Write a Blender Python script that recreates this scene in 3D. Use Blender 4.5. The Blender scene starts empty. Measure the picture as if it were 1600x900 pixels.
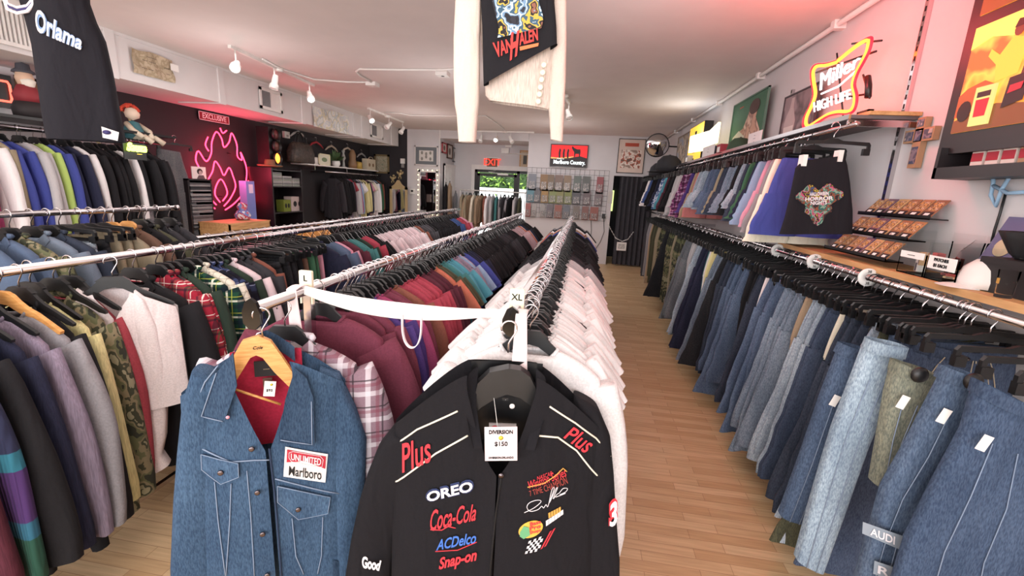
import bpy, math, random
from mathutils import Vector, Matrix
R_ = random.Random(7)
SC = bpy.context.scene
COL = SC.collection
H = 1.72
# ---------------------------------------------------------------- camera
YAW, PITCH, ROLL, FPX = math.radians(8.37), math.radians(12.53), math.radians(2.91), 700.0
_f = Vector((-math.sin(YAW)*math.cos(PITCH), math.cos(YAW)*math.cos(PITCH), -math.sin(PITCH)))
_r0 = Vector((math.cos(YAW), math.sin(YAW), 0)); _u0 = _r0.cross(_f)
_r = _r0*math.cos(ROLL)+_u0*math.sin(ROLL); _u = -_r0*math.sin(ROLL)+_u0*math.cos(ROLL)
CAM = Vector((0, 0, H))
cd = bpy.data.cameras.new('camera'); cam = bpy.data.objects.new('camera', cd); COL.objects.link(cam)
cd.sensor_width = 36; cd.lens = 36*FPX/1600; cd.clip_start = .02; cd.clip_end = 200
cam.matrix_world = Matrix(((_r.x, _u.x, -_f.x, 0), (_r.y, _u.y, -_f.y, 0), (_r.z, _u.z, -_f.z, H), (0, 0, 0, 1)))
SC.camera = cam
SC.view_settings.view_transform = 'Standard'; SC.view_settings.look = 'None'
SC.view_settings.exposure = 0.27; SC.view_settings.gamma = 1
SC.view_settings.use_curve_mapping = False
def ray(x, y): return ((x-800)*_r-(y-450)*_u+FPX*_f).normalized()
def onX(x, y, X): d = ray(x, y); return CAM+d*(X/d.x)
def onY(x, y, Y): d = ray(x, y); return CAM+d*(Y/d.y)
def onZ(x, y, Z): d = ray(x, y); return CAM+d*((Z-H)/d.z)
# ---------------------------------------------------------------- world and lights
w = bpy.data.worlds.new('daylight'); SC.world = w; w.use_nodes = True
bg = w.node_tree.nodes['Background']; bg.inputs[0].default_value = (.86, .93, 1, 1); bg.inputs[1].default_value = 1.6
def area(name, loc, rot, sx, sy, power, col=(1, 1, 1), spread=180):
    l = bpy.data.lights.new(name, 'AREA'); l.shape = 'RECTANGLE'; l.size = sx; l.size_y = sy; l.energy = power; l.color = col
    l.spread = math.radians(spread)
    o = bpy.data.objects.new(name, l); o.location = loc; o.rotation_euler = rot; COL.objects.link(o); return o
area('shop_window_daylight', (-1.6, -2.9, 1.7), (math.radians(93), 0, 0), 6.4, 2.2, 190, (1, .98, .97))
_s = bpy.data.lights.new('sun', 'SUN'); _s.energy = 7; _s.angle = .01; _so = bpy.data.objects.new('sun', _s); _so.rotation_euler = (math.radians(38), 0, math.radians(15)); COL.objects.link(_so)
area('soft_fill_front', (-1.6, 1.0, 2.97), (0, 0, 0), 5.0, 2.4, 35, (1, .95, .93))  # this and the next two: large soft fill added, no ceiling fitting there
area('soft_fill_middle', (-1.9, 5.2, 2.97), (0, 0, 0), 4.2, 4.2, 45, (1, .95, .93))
area('soft_fill_back', (-1.5, 9.3, 2.97), (0, 0, 0), 4.2, 2.6, 30, (.97, .98, 1))
def point(name, loc, power, col, r=.05):
    l = bpy.data.lights.new(name, 'POINT'); l.energy = power; l.color = col; l.shadow_soft_size = r
    o = bpy.data.objects.new(name, l); o.location = loc; COL.objects.link(o); return o
for _x, _y, _p in ((-3.6, 4.4, 17), (-1.4, 1.4, 11), (-3.2, 8.6, 15), (-1.6, 5.6, 15), (-.6, 9.4, 12), (.3, 3.4, 10), (-3.6, 1.4, 14)):
    point('room_fill_point', (_x, _y, 2.15), _p, (1, .94, .92), .35)  # unseen points added to brighten ceiling and room, not lamps of the tracks
# ---------------------------------------------------------------- colour and material helpers
def lin(c):
    return tuple((v/255/12.92 if v/255 <= .04045 else ((v/255+.055)/1.055)**2.4) for v in c)
def rgb(h):
    h = h.lstrip('#'); return lin((int(h[0:2], 16), int(h[2:4], 16), int(h[4:6], 16)))
_mats = {}
def nm(name):
    m = bpy.data.materials.new(name); m.use_nodes = True; _mats[name] = m
    nt = m.node_tree; return m, nt, nt.nodes['Principled BSDF']
def N(nt, t, **kw):
    n = nt.nodes.new(t)
    for k, v in kw.items():
        if k in n.inputs.keys() if isinstance(k, str) else False: n.inputs[k].default_value = v
        else: setattr(n, k, v)
    return n
def noise_mix(nt, c1, c2, scale, coord='Object', detail=3, stretch=None, lo=.35, hi=.65):
    tc = nt.nodes.new('ShaderNodeTexCoord'); mp = nt.nodes.new('ShaderNodeMapping')
    if stretch: mp.inputs['Scale'].default_value = stretch
    nt.links.new(tc.outputs[coord], mp.inputs[0])
    n = nt.nodes.new('ShaderNodeTexNoise'); n.inputs['Scale'].default_value = scale; n.inputs['Detail'].default_value = detail
    nt.links.new(mp.outputs[0], n.inputs['Vector'])
    cr = nt.nodes.new('ShaderNodeValToRGB'); e = cr.color_ramp.elements
    e[0].position = lo; e[0].color = (*c1, 1); e[1].position = hi; e[1].color = (*c2, 1)
    nt.links.new(n.outputs[0], cr.inputs[0]); return n, cr
def bump(nt, bsdf, src, strength, dist=.002):
    b = nt.nodes.new('ShaderNodeBump'); b.inputs['Strength'].default_value = strength; b.inputs['Distance'].default_value = dist
    nt.links.new(src, b.inputs['Height']); nt.links.new(b.outputs[0], bsdf.inputs['Normal'])
def plain(name, hexc, rough=.6, metal=0, var=.06, scale=8, bmp=0, **kw):
    if name in _mats: return _mats[name]
    m, nt, b = nm(name); c = rgb(hexc)
    n, cr = noise_mix(nt, tuple(v*(1-var) for v in c), tuple(min(1, v*(1+var)) for v in c), scale)
    nt.links.new(cr.outputs[0], b.inputs['Base Color'])
    b.inputs['Roughness'].default_value = rough; b.inputs['Metallic'].default_value = metal
    if bmp: bump(nt, b, n.outputs[0], bmp)
    for k, v in kw.items(): b.inputs[k].default_value = v
    return m
def emit(name, hexc, strength, base=None):
    if name in _mats: return _mats[name]
    m, nt, b = nm(name); c = rgb(hexc)
    b.inputs['Base Color'].default_value = (*(rgb(base) if base else (0, 0, 0)), 1)
    b.inputs['Emission Color'].default_value = (*c, 1); b.inputs['Emission Strength'].default_value = strength; return m
def wrinkle(nt, bsdf, fine, amt, tc_scale=9, dist=.022):
    tc = nt.nodes.new('ShaderNodeTexCoord'); mp = nt.nodes.new('ShaderNodeMapping'); mp.inputs['Scale'].default_value = (1.6, 1.6, .55); nt.links.new(tc.outputs['Object'], mp.inputs[0])
    oi = nt.nodes.new('ShaderNodeObjectInfo'); n = nt.nodes.new('ShaderNodeTexNoise'); n.noise_dimensions = '4D'; n.inputs['Scale'].default_value = tc_scale; n.inputs['Detail'].default_value = 2; n.inputs['Distortion'].default_value = .6
    ml = nt.nodes.new('ShaderNodeMath'); ml.operation = 'MULTIPLY'; ml.inputs[1].default_value = 30; nt.links.new(oi.outputs['Random'], ml.inputs[0]); nt.links.new(ml.outputs[0], n.inputs['W']); nt.links.new(mp.outputs[0], n.inputs['Vector'])
    b1 = nt.nodes.new('ShaderNodeBump'); b1.inputs['Strength'].default_value = .7; b1.inputs['Distance'].default_value = dist; nt.links.new(n.outputs[0], b1.inputs['Height'])
    b2 = nt.nodes.new('ShaderNodeBump'); b2.inputs['Strength'].default_value = amt; b2.inputs['Distance'].default_value = .001; nt.links.new(fine, b2.inputs['Height']); nt.links.new(b1.outputs[0], b2.inputs['Normal']); nt.links.new(b2.outputs[0], bsdf.inputs['Normal'])
def cloth(name, scale=500, rough=.92, amt=.3, lo=.86, stretch=None):
    m, nt, b = nm(name)
    oi = nt.nodes.new('ShaderNodeObjectInfo')
    n, cr = noise_mix(nt, (lo,)*3, (1, 1, 1), scale, detail=2, stretch=stretch)
    mx = nt.nodes.new('ShaderNodeMix'); mx.data_type = 'RGBA'; mx.blend_type = 'MULTIPLY'; mx.inputs[0].default_value = 1
    nt.links.new(oi.outputs['Color'], mx.inputs[6]); nt.links.new(cr.outputs[0], mx.inputs[7])
    nt.links.new(mx.outputs[2], b.inputs['Base Color']); b.inputs['Roughness'].default_value = rough
    b.inputs['Specular IOR Level'].default_value = .2
    wrinkle(nt, b, n.outputs[0], amt, tc_scale=9); return m
F_JERSEY = cloth('jersey_cotton', 350)
F_KNIT = cloth('ribbed_knit', 90, amt=.8, lo=.7, stretch=(3, 3, .25))
F_FLEECE = cloth('fleece', 160, amt=.5, lo=.85)
def denim_mat(name, wear=.55):
    m, nt, b = nm(name)
    oi = nt.nodes.new('ShaderNodeObjectInfo')
    n, cr = noise_mix(nt, (.55, .58, .64), (1.42, 1.38, 1.3), 170, detail=4, stretch=(1.8, 1, .45), lo=.36, hi=.64)
    n2, cr2 = noise_mix(nt, (.7, .72, .76), (1.35, 1.3, 1.25), 5, detail=5, stretch=(1.6, 1.6, .6), lo=.36, hi=.64)
    m1 = nt.nodes.new('ShaderNodeMix'); m1.data_type = 'RGBA'; m1.blend_type = 'MULTIPLY'; m1.inputs[0].default_value = .75
    m2 = nt.nodes.new('ShaderNodeMix'); m2.data_type = 'RGBA'; m2.blend_type = 'MULTIPLY'; m2.inputs[0].default_value = wear
    nt.links.new(oi.outputs['Color'], m1.inputs[6]); nt.links.new(cr.outputs[0], m1.inputs[7])
    nt.links.new(m1.outputs[2], m2.inputs[6]); nt.links.new(cr2.outputs[0], m2.inputs[7])
    nt.links.new(m2.outputs[2], b.inputs['Base Color']); b.inputs['Roughness'].default_value = .9
    b.inputs['Specular IOR Level'].default_value = .2
    wrinkle(nt, b, n.outputs[0], .5); return m
F_DENIM = denim_mat('denim')
def _stripe(nt, src, freq, off, width):
    a = nt.nodes.new('ShaderNodeMath'); a.operation = 'MULTIPLY_ADD'; a.inputs[1].default_value = freq; a.inputs[2].default_value = off
    nt.links.new(src, a.inputs[0])
    f = nt.nodes.new('ShaderNodeMath'); f.operation = 'FRACT'; nt.links.new(a.outputs[0], f.inputs[0])
    l = nt.nodes.new('ShaderNodeMath'); l.operation = 'LESS_THAN'; l.inputs[1].default_value = width; nt.links.new(f.outputs[0], l.inputs[0])
    return l.outputs[0]
def plaid(name, base, stripes, horizontal_only=False):
    """stripes: list of (colour, freq, offset, width, strength)"""
    m, nt, b = nm(name)
    tc = nt.nodes.new('ShaderNodeTexCoord'); sp = nt.nodes.new('ShaderNodeSeparateXYZ'); nt.links.new(tc.outputs['Object'], sp.inputs[0])
    n, cr = noise_mix(nt, tuple(v*.85 for v in rgb(base)), rgb(base), 300)
    cur = cr.outputs[0]
    for (c, fr, off, wd, st) in stripes:
        for ax in ((2,) if horizontal_only else (0, 2)):
            s = _stripe(nt, sp.outputs[ax], fr, off+10, wd)
            k = nt.nodes.new('ShaderNodeMath'); k.operation = 'MULTIPLY'; k.inputs[1].default_value = st; nt.links.new(s, k.inputs[0])
            mx = nt.nodes.new('ShaderNodeMix'); mx.data_type = 'RGBA'; mx.inputs[7].default_value = (*rgb(c), 1)
            nt.links.new(k.outputs[0], mx.inputs[0]); nt.links.new(cur, mx.inputs[6]); cur = mx.outputs[2]
    nt.links.new(cur, b.inputs['Base Color']); b.inputs['Roughness'].default_value = .95; b.inputs['Specular IOR Level'].default_value = .15
    bump(nt, b, n.outputs[0], .3, .001); return m
def blotch(name, cols, scale=12, rough=.9, coord='Object', smooth=False, detail=2.5, emis=0, stretch=None):
    if name in _mats: return _mats[name]
    m, nt, b = nm(name)
    tc = nt.nodes.new('ShaderNodeTexCoord'); n = nt.nodes.new('ShaderNodeTexNoise'); n.inputs['Scale'].default_value = scale; n.inputs['Detail'].default_value = detail
    mp = nt.nodes.new('ShaderNodeMapping'); nt.links.new(tc.outputs[coord], mp.inputs[0])
    if stretch: mp.inputs['Scale'].default_value = stretch
    nt.links.new(mp.outputs[0], n.inputs['Vector'])
    cr = nt.nodes.new('ShaderNodeValToRGB'); nt.links.new(n.outputs[0], cr.inputs[0])
    cr.color_ramp.interpolation = 'LINEAR' if smooth else 'CONSTANT'
    e = cr.color_ramp.elements
    while len(e) > 1: e.remove(e[-1])
    k = len(cols)
    for i, c in enumerate(cols):
        p = 0 if i == 0 else .32+.36*i/k
        if i == 0: e[0].position = 0; e[0].color = (*rgb(c), 1)
        else: q = e.new(p); q.color = (*rgb(c), 1)
    nt.links.new(cr.outputs[0], b.inputs['Base Color']); b.inputs['Roughness'].default_value = rough
    if emis: nt.links.new(cr.outputs[0], b.inputs['Emission Color']); b.inputs['Emission Strength'].default_value = emis
    return m
CAMO = blotch('camouflage_print', ['#2c3026', '#5c5f42', '#7d745a', '#3a3d2c', '#8d8a70'], 14)
PL_RED = plaid('red_tartan', '#a02c3e', [('#f0e0d8', 14, .1, .06, .8), ('#20242e', 14, .5, .16, .7), ('#2e5a3a', 14, .3, .05, .6)])
PL_GREEN = plaid('green_tartan', '#1f4434', [('#e8ead8', 12, .1, .12, .8), ('#16202c', 12, .5, .25, .7), ('#b9c04a', 12, .8, .04, .7)])
PL_NAVY = plaid('navy_plaid', '#222438', [('#4a5a86', 9, .1, .3, .6), ('#14141c', 9, .5, .3, .7), ('#8e93ae', 9, .85, .04, .6)])
PL_GREY = plaid('grey_flannel', '#8d7480', [('#d9d5dc', 11, .1, .18, .6), ('#3b3338', 11, .55, .06, .8), ('#7a3a4a', 11, .75, .12, .5)])
PL_BLUE = plaid('blue_check', '#5e77a0', [('#e3e6ee', 15, .1, .2, .7), ('#22304a', 15, .5, .1, .7)])
PL_PURPLE = plaid('purple_plaid', '#7a3f6a', [('#c9a7c4', 13, .1, .14, .7), ('#2b1a2c', 13, .5, .22, .7)])
STRIPE_GREY = plaid('pinstripe', '#d8d3c4', [('#8f8a7a', 30, .1, .12, .6)])
CHROME = plain('chrome', '#c9c4c6', .16, 1, .02)
CHROME_D = plain('dark_chrome', '#6f686c', .2, 1, .05)
BLACKP = plain('black_plastic', '#141416', .42, 0, .2, 20)
BLACKM = plain('black_metal', '#1b1a1c', .4, .3, .1)
BLACKG = plain('black_gloss', '#0d0d0f', .12, 0, .1)
WHITEP = plain('white_plastic', '#eceae6', .45)
WHITEPT = plain('white_paint', '#e6e3e0', .6, 0, .03)
CARD = plain('white_card', '#f1eeea', .8, 0, .02)
CREAM = plain('cream_card', '#f3efd2', .7, 0, .02)
INK = plain('black_ink', '#141414', .8, 0, .02)
GREYINK = plain('grey_ink', '#777777', .8, 0, .02)
def woodm(name, c1, c2, sc=(1, 12, 12), rough=.5, scale=4):
    m, nt, b = nm(name); n, cr = noise_mix(nt, rgb(c1), rgb(c2), scale, stretch=sc, detail=5)
    nt.links.new(cr.outputs[0], b.inputs['Base Color']); b.inputs['Roughness'].default_value = rough; return m
WOODH = woodm('varnished_wood', '#c98d4c', '#dfa766', (2, 2, 14), .35, 10)
PINE = woodm('pine_board', '#b98a58', '#d3a672', (10, 1, 10), .6)
GLASS = bpy.data.materials.new('clear_acrylic'); GLASS.use_nodes = True
_g = GLASS.node_tree; _gb = _g.nodes['Principled BSDF']; _gb.inputs['Transmission Weight'].default_value = 1; _gb.inputs['Roughness'].default_value = .02; _gb.inputs['IOR'].default_value = 1.05
_gb.inputs['Base Color'].default_value = (.93, .95, .95, 1)
# ---------------------------------------------------------------- mesh helpers
class MB:
    def __init__(s): s.v = []; s.f = []; s.m = []; s.sm = []
    def add(s, vs, fs, mi=0, smooth=False, M=None):
        b = len(s.v)
        s.v += [tuple(M @ Vector(p)) if M else tuple(p) for p in vs]
        for f in fs: s.f.append(tuple(b+i for i in f)); s.m.append(mi); s.sm.append(smooth)
        return s
    def box(s, x0, x1, y0, y1, z0, z1, mi=0, M=None, bev=0):
        if x0 > x1: x0, x1 = x1, x0
        if y0 > y1: y0, y1 = y1, y0
        if z0 > z1: z0, z1 = z1, z0
        vs = [(x, y, z) for z in (z0, z1) for y in (y0, y1) for x in (x0, x1)]
        return s.add(vs, [(0, 2, 3, 1), (4, 5, 7, 6), (0, 1, 5, 4), (2, 6, 7, 3), (0, 4, 6, 2), (1, 3, 7, 5)], mi, False, M)
    def tube(s, pts, r, n=8, mi=0, M=None, cap=True, smooth=True, closed=False):
        pts = [Vector(p) for p in pts]; K = len(pts); vs = []; fs = []
        rs = r if isinstance(r, (list, tuple)) else [r]*K
        t0 = (pts[1]-pts[0]).normalized(); a = Vector((0, 0, 1)) if abs(t0.z) < .9 else Vector((1, 0, 0))
        nrm = t0.cross(a).normalized()
        for i, p in enumerate(pts):
            if closed: t = (pts[(i+1) % K]-pts[i-1])
            else: t = pts[min(i+1, K-1)]-pts[max(i-1, 0)]
            t = t.normalized() if t.length > 1e-9 else t0
            nrm = (nrm-t*nrm.dot(t)); nrm = nrm.normalized() if nrm.length > 1e-6 else t.orthogonal().normalized()
            bn = t.cross(nrm)
            for k in range(n):
                an = 2*math.pi*k/n; vs.append(p+(nrm*math.cos(an)+bn*math.sin(an))*rs[i])
        for i in range(K if closed else K-1):
            j = (i+1) % K
            for k in range(n): fs.append((i*n+k, i*n+(k+1) % n, j*n+(k+1) % n, j*n+k))
        if cap and not closed: fs.append(tuple(range(n-1, -1, -1))); fs.append(tuple((K-1)*n+k for k in range(n)))
        return s.add(vs, fs, mi, smooth, M)
    def lathe(s, prof, n=20, mi=0, M=None, smooth=True):
        K = len(prof); vs = [(r*math.cos(2*math.pi*k/n), r*math.sin(2*math.pi*k/n), z) for r, z in prof for k in range(n)]
        fs = [(i*n+k, i*n+(k+1) % n, (i+1)*n+(k+1) % n, (i+1)*n+k) for i in range(K-1) for k in range(n)]
        if prof[0][0] > 1e-5: fs.append(tuple(range(n-1, -1, -1)))
        if prof[-1][0] > 1e-5: fs.append(tuple((K-1)*n+k for k in range(n)))
        return s.add(vs, fs, mi, smooth, M)
    def prism(s, out, y0, y1, mi=0, M=None):
        """outline in XZ, extruded along Y"""
        K = len(out); vs = [(x, y0, z) for x, z in out]+[(x, y1, z) for x, z in out]
        fs = [tuple(range(K)), tuple(range(2*K-1, K-1, -1))]+[(i, i+K, (i+1) % K+K, (i+1) % K) for i in range(K)]
        return s.add(vs, fs, mi, False, M)
    def loft(s, rings, mi=0, M=None, cap0=False, cap1=False, smooth=True):
        n = len(rings[0]); K = len(rings); vs = [p for r in rings for p in r]
        fs = [(i*n+k, i*n+(k+1) % n, (i+1)*n+(k+1) % n, (i+1)*n+k) for i in range(K-1) for k in range(n)]
        if cap0: fs.append(tuple(range(n-1, -1, -1)))
        if cap1: fs.append(tuple((K-1)*n+k for k in range(n)))
        return s.add(vs, fs, mi, smooth, M)
    def grid(s, fn, nu, nv, mi=0, M=None):
        vs = [fn(i/nu, j/nv) for j in range(nv+1) for i in range(nu+1)]
        fs = [(j*(nu+1)+i, j*(nu+1)+i+1, (j+1)*(nu+1)+i+1, (j+1)*(nu+1)+i) for j in range(nv) for i in range(nu)]
        return s.add(vs, fs, mi, True, M)
    def mesh(s, name, mats):
        me = bpy.data.meshes.new(name); me.from_pydata([tuple(v) for v in s.v], [], s.f)
        for m in (mats if isinstance(mats, (list, tuple)) else [mats]): me.materials.append(m)
        me.polygons.foreach_set('material_index', s.m); me.polygons.foreach_set('use_smooth', s.sm); me.update(); return me
    def build(s, name, mats, parent=None, label=None, loc=None, rot=None):
        return mk(name, s.mesh(name, mats), parent, label, loc, rot)
def mk(name, me, parent=None, label=None, loc=None, rot=None, color=None):
    o = bpy.data.objects.new(name, me); COL.objects.link(o)
    if parent: o.parent = parent
    if label: o['label'] = label
    if loc is not None: o.location = loc
    if rot is not None: o.rotation_euler = rot
    if color: o.color = (*color, 1)
    return o
def tag(o, label, cat, group=None, kind=None):
    o['label'] = label; o['category'] = cat
    if group: o['group'] = group
    if kind: o['kind'] = kind
    return o
def thing(name, label, cat, loc=(0, 0, 0), rotz=0, group=None, rot=None):
    o = bpy.data.objects.new(name, None); COL.objects.link(o); o.location = loc
    o.rotation_euler = rot if rot else (0, 0, rotz); o.empty_display_size = .05
    return tag(o, label, cat, group)
def struct(name, mb, mats, label=None):
    o = mb.build(name, mats); o['kind'] = 'structure'
    if label: o['label'] = label
    return o
def fr(o, xd, up=(0, 0, 1)):
    xd = Vector(xd).normalized(); up = Vector(up).normalized(); n = xd.cross(up)
    return Matrix(((xd.x, up.x, n.x, o[0]), (xd.y, up.y, n.y, o[1]), (xd.z, up.z, n.z, o[2]), (0, 0, 0, 1)))
def text_mesh(name, s, size, mat, M=None, shear=0, ext=.001, bold=0, align='CENTER', warp=None, sx=1, outline=None):
    c = bpy.data.curves.new('t', 'FONT'); c.body = s; c.size = size; c.extrude = ext; c.shear = shear; c.offset = bold
    c.align_x = align; c.align_y = 'CENTER'; c.resolution_u = 3
    o = bpy.data.objects.new('t', c); COL.objects.link(o)
    dg = bpy.context.evaluated_depsgraph_get(); dg.update()
    me = bpy.data.meshes.new_from_object(o.evaluated_get(dg)); COL.objects.unlink(o); bpy.data.objects.remove(o)
    me.name = name; me.materials.clear(); me.materials.append(mat)
    for v in me.vertices:
        p = Vector((v.co.x*sx, v.co.y, v.co.z))
        v.co = warp(p) if warp else (M @ p if M else p)
    return me
def text(name, s, size, mat, parent, M=None, label=None, **k):
    return mk(name, text_mesh(name, s, size, mat, M, **k), parent, label)
def arc(cx, cy, r, a0, a1, n, ry=None):
    ry = ry or r
    return [(cx+r*math.cos(math.radians(a0+(a1-a0)*i/n)), cy+ry*math.sin(math.radians(a0+(a1-a0)*i/n))) for i in range(n+1)]
def sgp(v, p): return math.copysign(abs(v)**p, v)
# ================================================================ the room
XW, XL, YB, YF, ZC, YR = 1.77, -5.5, 11.2, -3.1, 3.03, 12.4
def wallmat(name, c, bm=.15):
    m, nt, b = nm(name); n, cr = noise_mix(nt, tuple(v*.96 for v in rgb(c)), rgb(c), 3, detail=4)
    nt.links.new(cr.outputs[0], b.inputs['Base Color']); b.inputs['Roughness'].default_value = .8
    n2 = nt.nodes.new('ShaderNodeTexNoise'); n2.inputs['Scale'].default_value = 90; bump(nt, b, n2.outputs[0], bm, .003); return m
WALLW = wallmat('white_wall_paint', '#d2cfd1'); WALLK = wallmat('charcoal_wall_paint', '#2b282c'); CEILM = wallmat('ceiling_paint', '#e2d8d6', .4)
DUCTM = wallmat('duct_paint', '#dcd8d8', .1)
# plank floor
FLOORM, nt, b = nm('laminate_planks')
tc = nt.nodes.new('ShaderNodeTexCoord'); br = nt.nodes.new('ShaderNodeTexBrick'); br.offset = .37; br.squash = 1
br.inputs['Color1'].default_value = (*rgb('#bc9870'), 1); br.inputs['Color2'].default_value = (*rgb('#d0b28c'), 1); br.inputs['Mortar'].default_value = (*rgb('#967353'), 1)
br.inputs['Scale'].default_value = 1; br.inputs['Mortar Size'].default_value = .0012; br.inputs['Mortar Smooth'].default_value = .1
br.inputs['Brick Width'].default_value = .42; br.inputs['Row Height'].default_value = .066; br.inputs['Bias'].default_value = 0
nt.links.new(tc.outputs['Object'], br.inputs['Vector'])
n, cr = noise_mix(nt, (.84, .82, .8), (1.04, 1.04, 1.04), 4, detail=6, stretch=(1, 14, 1))
mx = nt.nodes.new('ShaderNodeMix'); mx.data_type = 'RGBA'; mx.blend_type = 'MULTIPLY'; mx.inputs[0].default_value = 1
nt.links.new(br.outputs[0], mx.inputs[6]); nt.links.new(cr.outputs[0], mx.inputs[7]); nt.links.new(mx.outputs[2], b.inputs['Base Color'])
b.inputs['Roughness'].default_value = .42
struct('floor', MB().box(XL-.1, XW+.1, YF, YR+.1, -.1, 0), FLOORM)
struct('ceiling', MB().box(XL-.1, XW+.1, YF, YB+.1, ZC, ZC+.1), CEILM)
struct('wall_right', MB().box(XW, XW+.1, YF, YR, 0, ZC), WALLW)
_yk = onX(172, 180, XL).y
struct('wall_left', MB().box(XL-.1, XL, YF, _yk, 0, ZC, 0).box(XL-.1, XL, _yk, YB+.1, 0, ZC, 1), [WALLW, WALLK])
xa, xb = -4.48, -3.62     # grey pier between the dark wall and the recess
struct('wall_back', MB().box(XL-.1, xa, YB, YB+.1, 0, ZC, 1).box(xa, xb, YB-.02, YB+.1, 0, ZC, 0), [WALLW, WALLK])
cxa, cxb = onY(957, 300, YB).x, onY(1004, 300, YB).x; czt = 2.12
struct('wall_back_right', MB().box(-1.42, cxa, YB, YB+.1, 0, ZC).box(cxa, cxb+.25, YB, YB+.1, czt, ZC).box(cxb+.25, XW, YB, YB+.1, 0, ZC), WALLW)
# recess with the street door
RX0, RX1, RZ = xb, -1.42, 2.84
struct('trim_1', MB().box(RX0, RX1, YB-.02, YB+.06, RZ, ZC), WALLW)
struct('ceiling_recess', MB().box(RX0-.1, RX1+.1, YB+.06, YR+.1, RZ, RZ+.1), CEILM)
struct('wall_recess_left', MB().box(RX0-.1, RX0, YB+.1, YR+.1, 0, RZ), WALLW)
struct('wall_recess_right', MB().box(RX1, RX1+.1, YB+.1, YR+.1, 0, RZ), WALLW)
dL, dR = onY(742, 270, YR).x, RX1-.02
dT = onY(780, 266, YR).z
struct('wall_exit', MB().box(RX0, dL, YR, YR+.1, 0, RZ).box(dL, RX1, YR, YR+.1, dT, RZ), WALLW)
struct('trim_2', MB().box(dL-.09, RX1, YR-.03, YR, dT, dT+.12).box(dL-.09, dL, YR-.03, YR, 0, dT), WHITEPT)
# glass street door
d = thing('door_1', 'dark metal framed glass street door below the exit sign', 'door', (dL, YR, 0)); d['kind'] = 'structure'
wd = dR-dL; mxx = wd*.74
MB().box(0, .07, 0, .06, 0, dT).box(wd-.05, wd, 0, .06, 0, dT).box(0, wd, 0, .06, dT-.07, dT).box(mxx, mxx+.08, 0, .06, 0, dT).build('door_frame', BLACKM, d)
MB().box(.07, .14, .01, .05, .02, dT-.1).box(mxx-.07, mxx, .01, .05, .02, dT-.1).box(.07, mxx, .01, .05, dT-.17, dT-.1).box(.07, mxx, .01, .05, .02, .25).build('door_stile', BLACKM, d)
MB().box(.14, mxx-.07, .025, .03, .25, dT-.17).build('glass', GLASS, d); MB().box(mxx+.08, wd-.05, .025, .03, .02, dT-.07).build('glass', GLASS, d)
MB().box(mxx*.55, mxx*.8, -.05, -.0, dT-.13, dT-.08).tube([(mxx*.6, -.03, dT-.09), (mxx*.35, -.1, dT-.06), (mxx*.5, -.02, dT-.02)], .01).build('door_closer', WHITEP, d)
MB().tube([(.17, -.03, 1.0), (mxx-.1, -.03, 1.0)], .018).box(.17, .2, -.03, .02, .98, 1.02).box(mxx-.13, mxx-.1, -.03, .02, .98, 1.02).build('push_bar', CHROME_D, d)
# outdoors: pavement, white van-height wall and hedge
struct('ground', MB().box(-14, 14, YR+.1, 34, -.15, -.05), plain('pavement_concrete', '#c9c6c0', .9))
struct('terrain', MB().box(-14, 14, -18, YF-.1, -.15, -.05), plain('pavement_concrete', '#c9c6c0', .9))
wl = MB().box(-9, 4, 17.0, 17.25, -.1, 1.62).box(-9, 4, 16.95, 17.3, 1.62, 1.7).build('garden_wall', plain('white_render', '#f4f2ef', .8))
tag(wl, 'low white rendered wall outside behind the street door', 'wall')
hg = MB(); rr = random.Random(3)
for i in range(3800):
    a = rr.uniform(0, 6.28); p = Vector((rr.uniform(-9, 4), 17.9+rr.gauss(0, .35), 1.2+rr.random()*1.9+.25*math.sin(i)))
    s = rr.uniform(.05, .12); u = Vector((rr.uniform(-1, 1), rr.uniform(-1, 1), rr.uniform(-1, 1))).normalized(); v = u.orthogonal().normalized()
    hg.add([p-u*s, p+v*s*.5, p+u*s, p-v*s*.5], [(0, 1, 2, 3)])
ho = hg.build('hedge', blotch('leaf_green', ['#4c6b2a', '#6f9438', '#8fb04a', '#58803a'], 6)); tag(ho, 'leafy green hedge outside above the white wall', 'hedge')
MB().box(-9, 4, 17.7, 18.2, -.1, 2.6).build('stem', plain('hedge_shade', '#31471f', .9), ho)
# curtained doorway
ca = MB()
ca.box(cxa-.04, cxa+.3, YB+.5, YB+.55, 0, czt).build('x', BLACKM) if False else None
struct('wall_passage', MB().box(cxa-.3, XW+.1, YR+.3, YR+.4, 0, ZC).box(cxa-.12, cxa-.02, YB+.1, YR+.3, 0, ZC), WALLK)
struct('floor_passage', MB().box(cxa-.3, XW+.1, YB+.1, YR+.4, -.1, 0.002), FLOORM)
struct('ceiling_passage', MB().box(cxa-.3, XW+.1, YB+.1, YR+.4, czt+.3, czt+.4), CEILM)
def cur(u, v): return (cxa+.14+u*(cxb+.25-cxa-.14), YB-.06+.028*math.sin(u*46)+.01*math.sin(u*90+v*4), .03+v*(czt-.03))
cu = MB().grid(cur, 110, 12).build('door_curtain', plain('curtain_cloth', '#3a393f', .9)); tag(cu, 'dark grey pleated curtain hanging in the back doorway', 'curtain')
MB().tube([(cxa, YB-.06, czt), (cxb+.27, YB-.06, czt)], .012).build('curtain_rod', BLACKM, cu)
wn = MB().box(cxa+.0, cxa+.13, YR+.26, YR+.29, 1.25, 1.8).build('window_pane', emit('daylit_pane', '#cfe08a', 1.6))
tag(wn, 'small bright window seen past the curtain', 'window', kind='structure')
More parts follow.
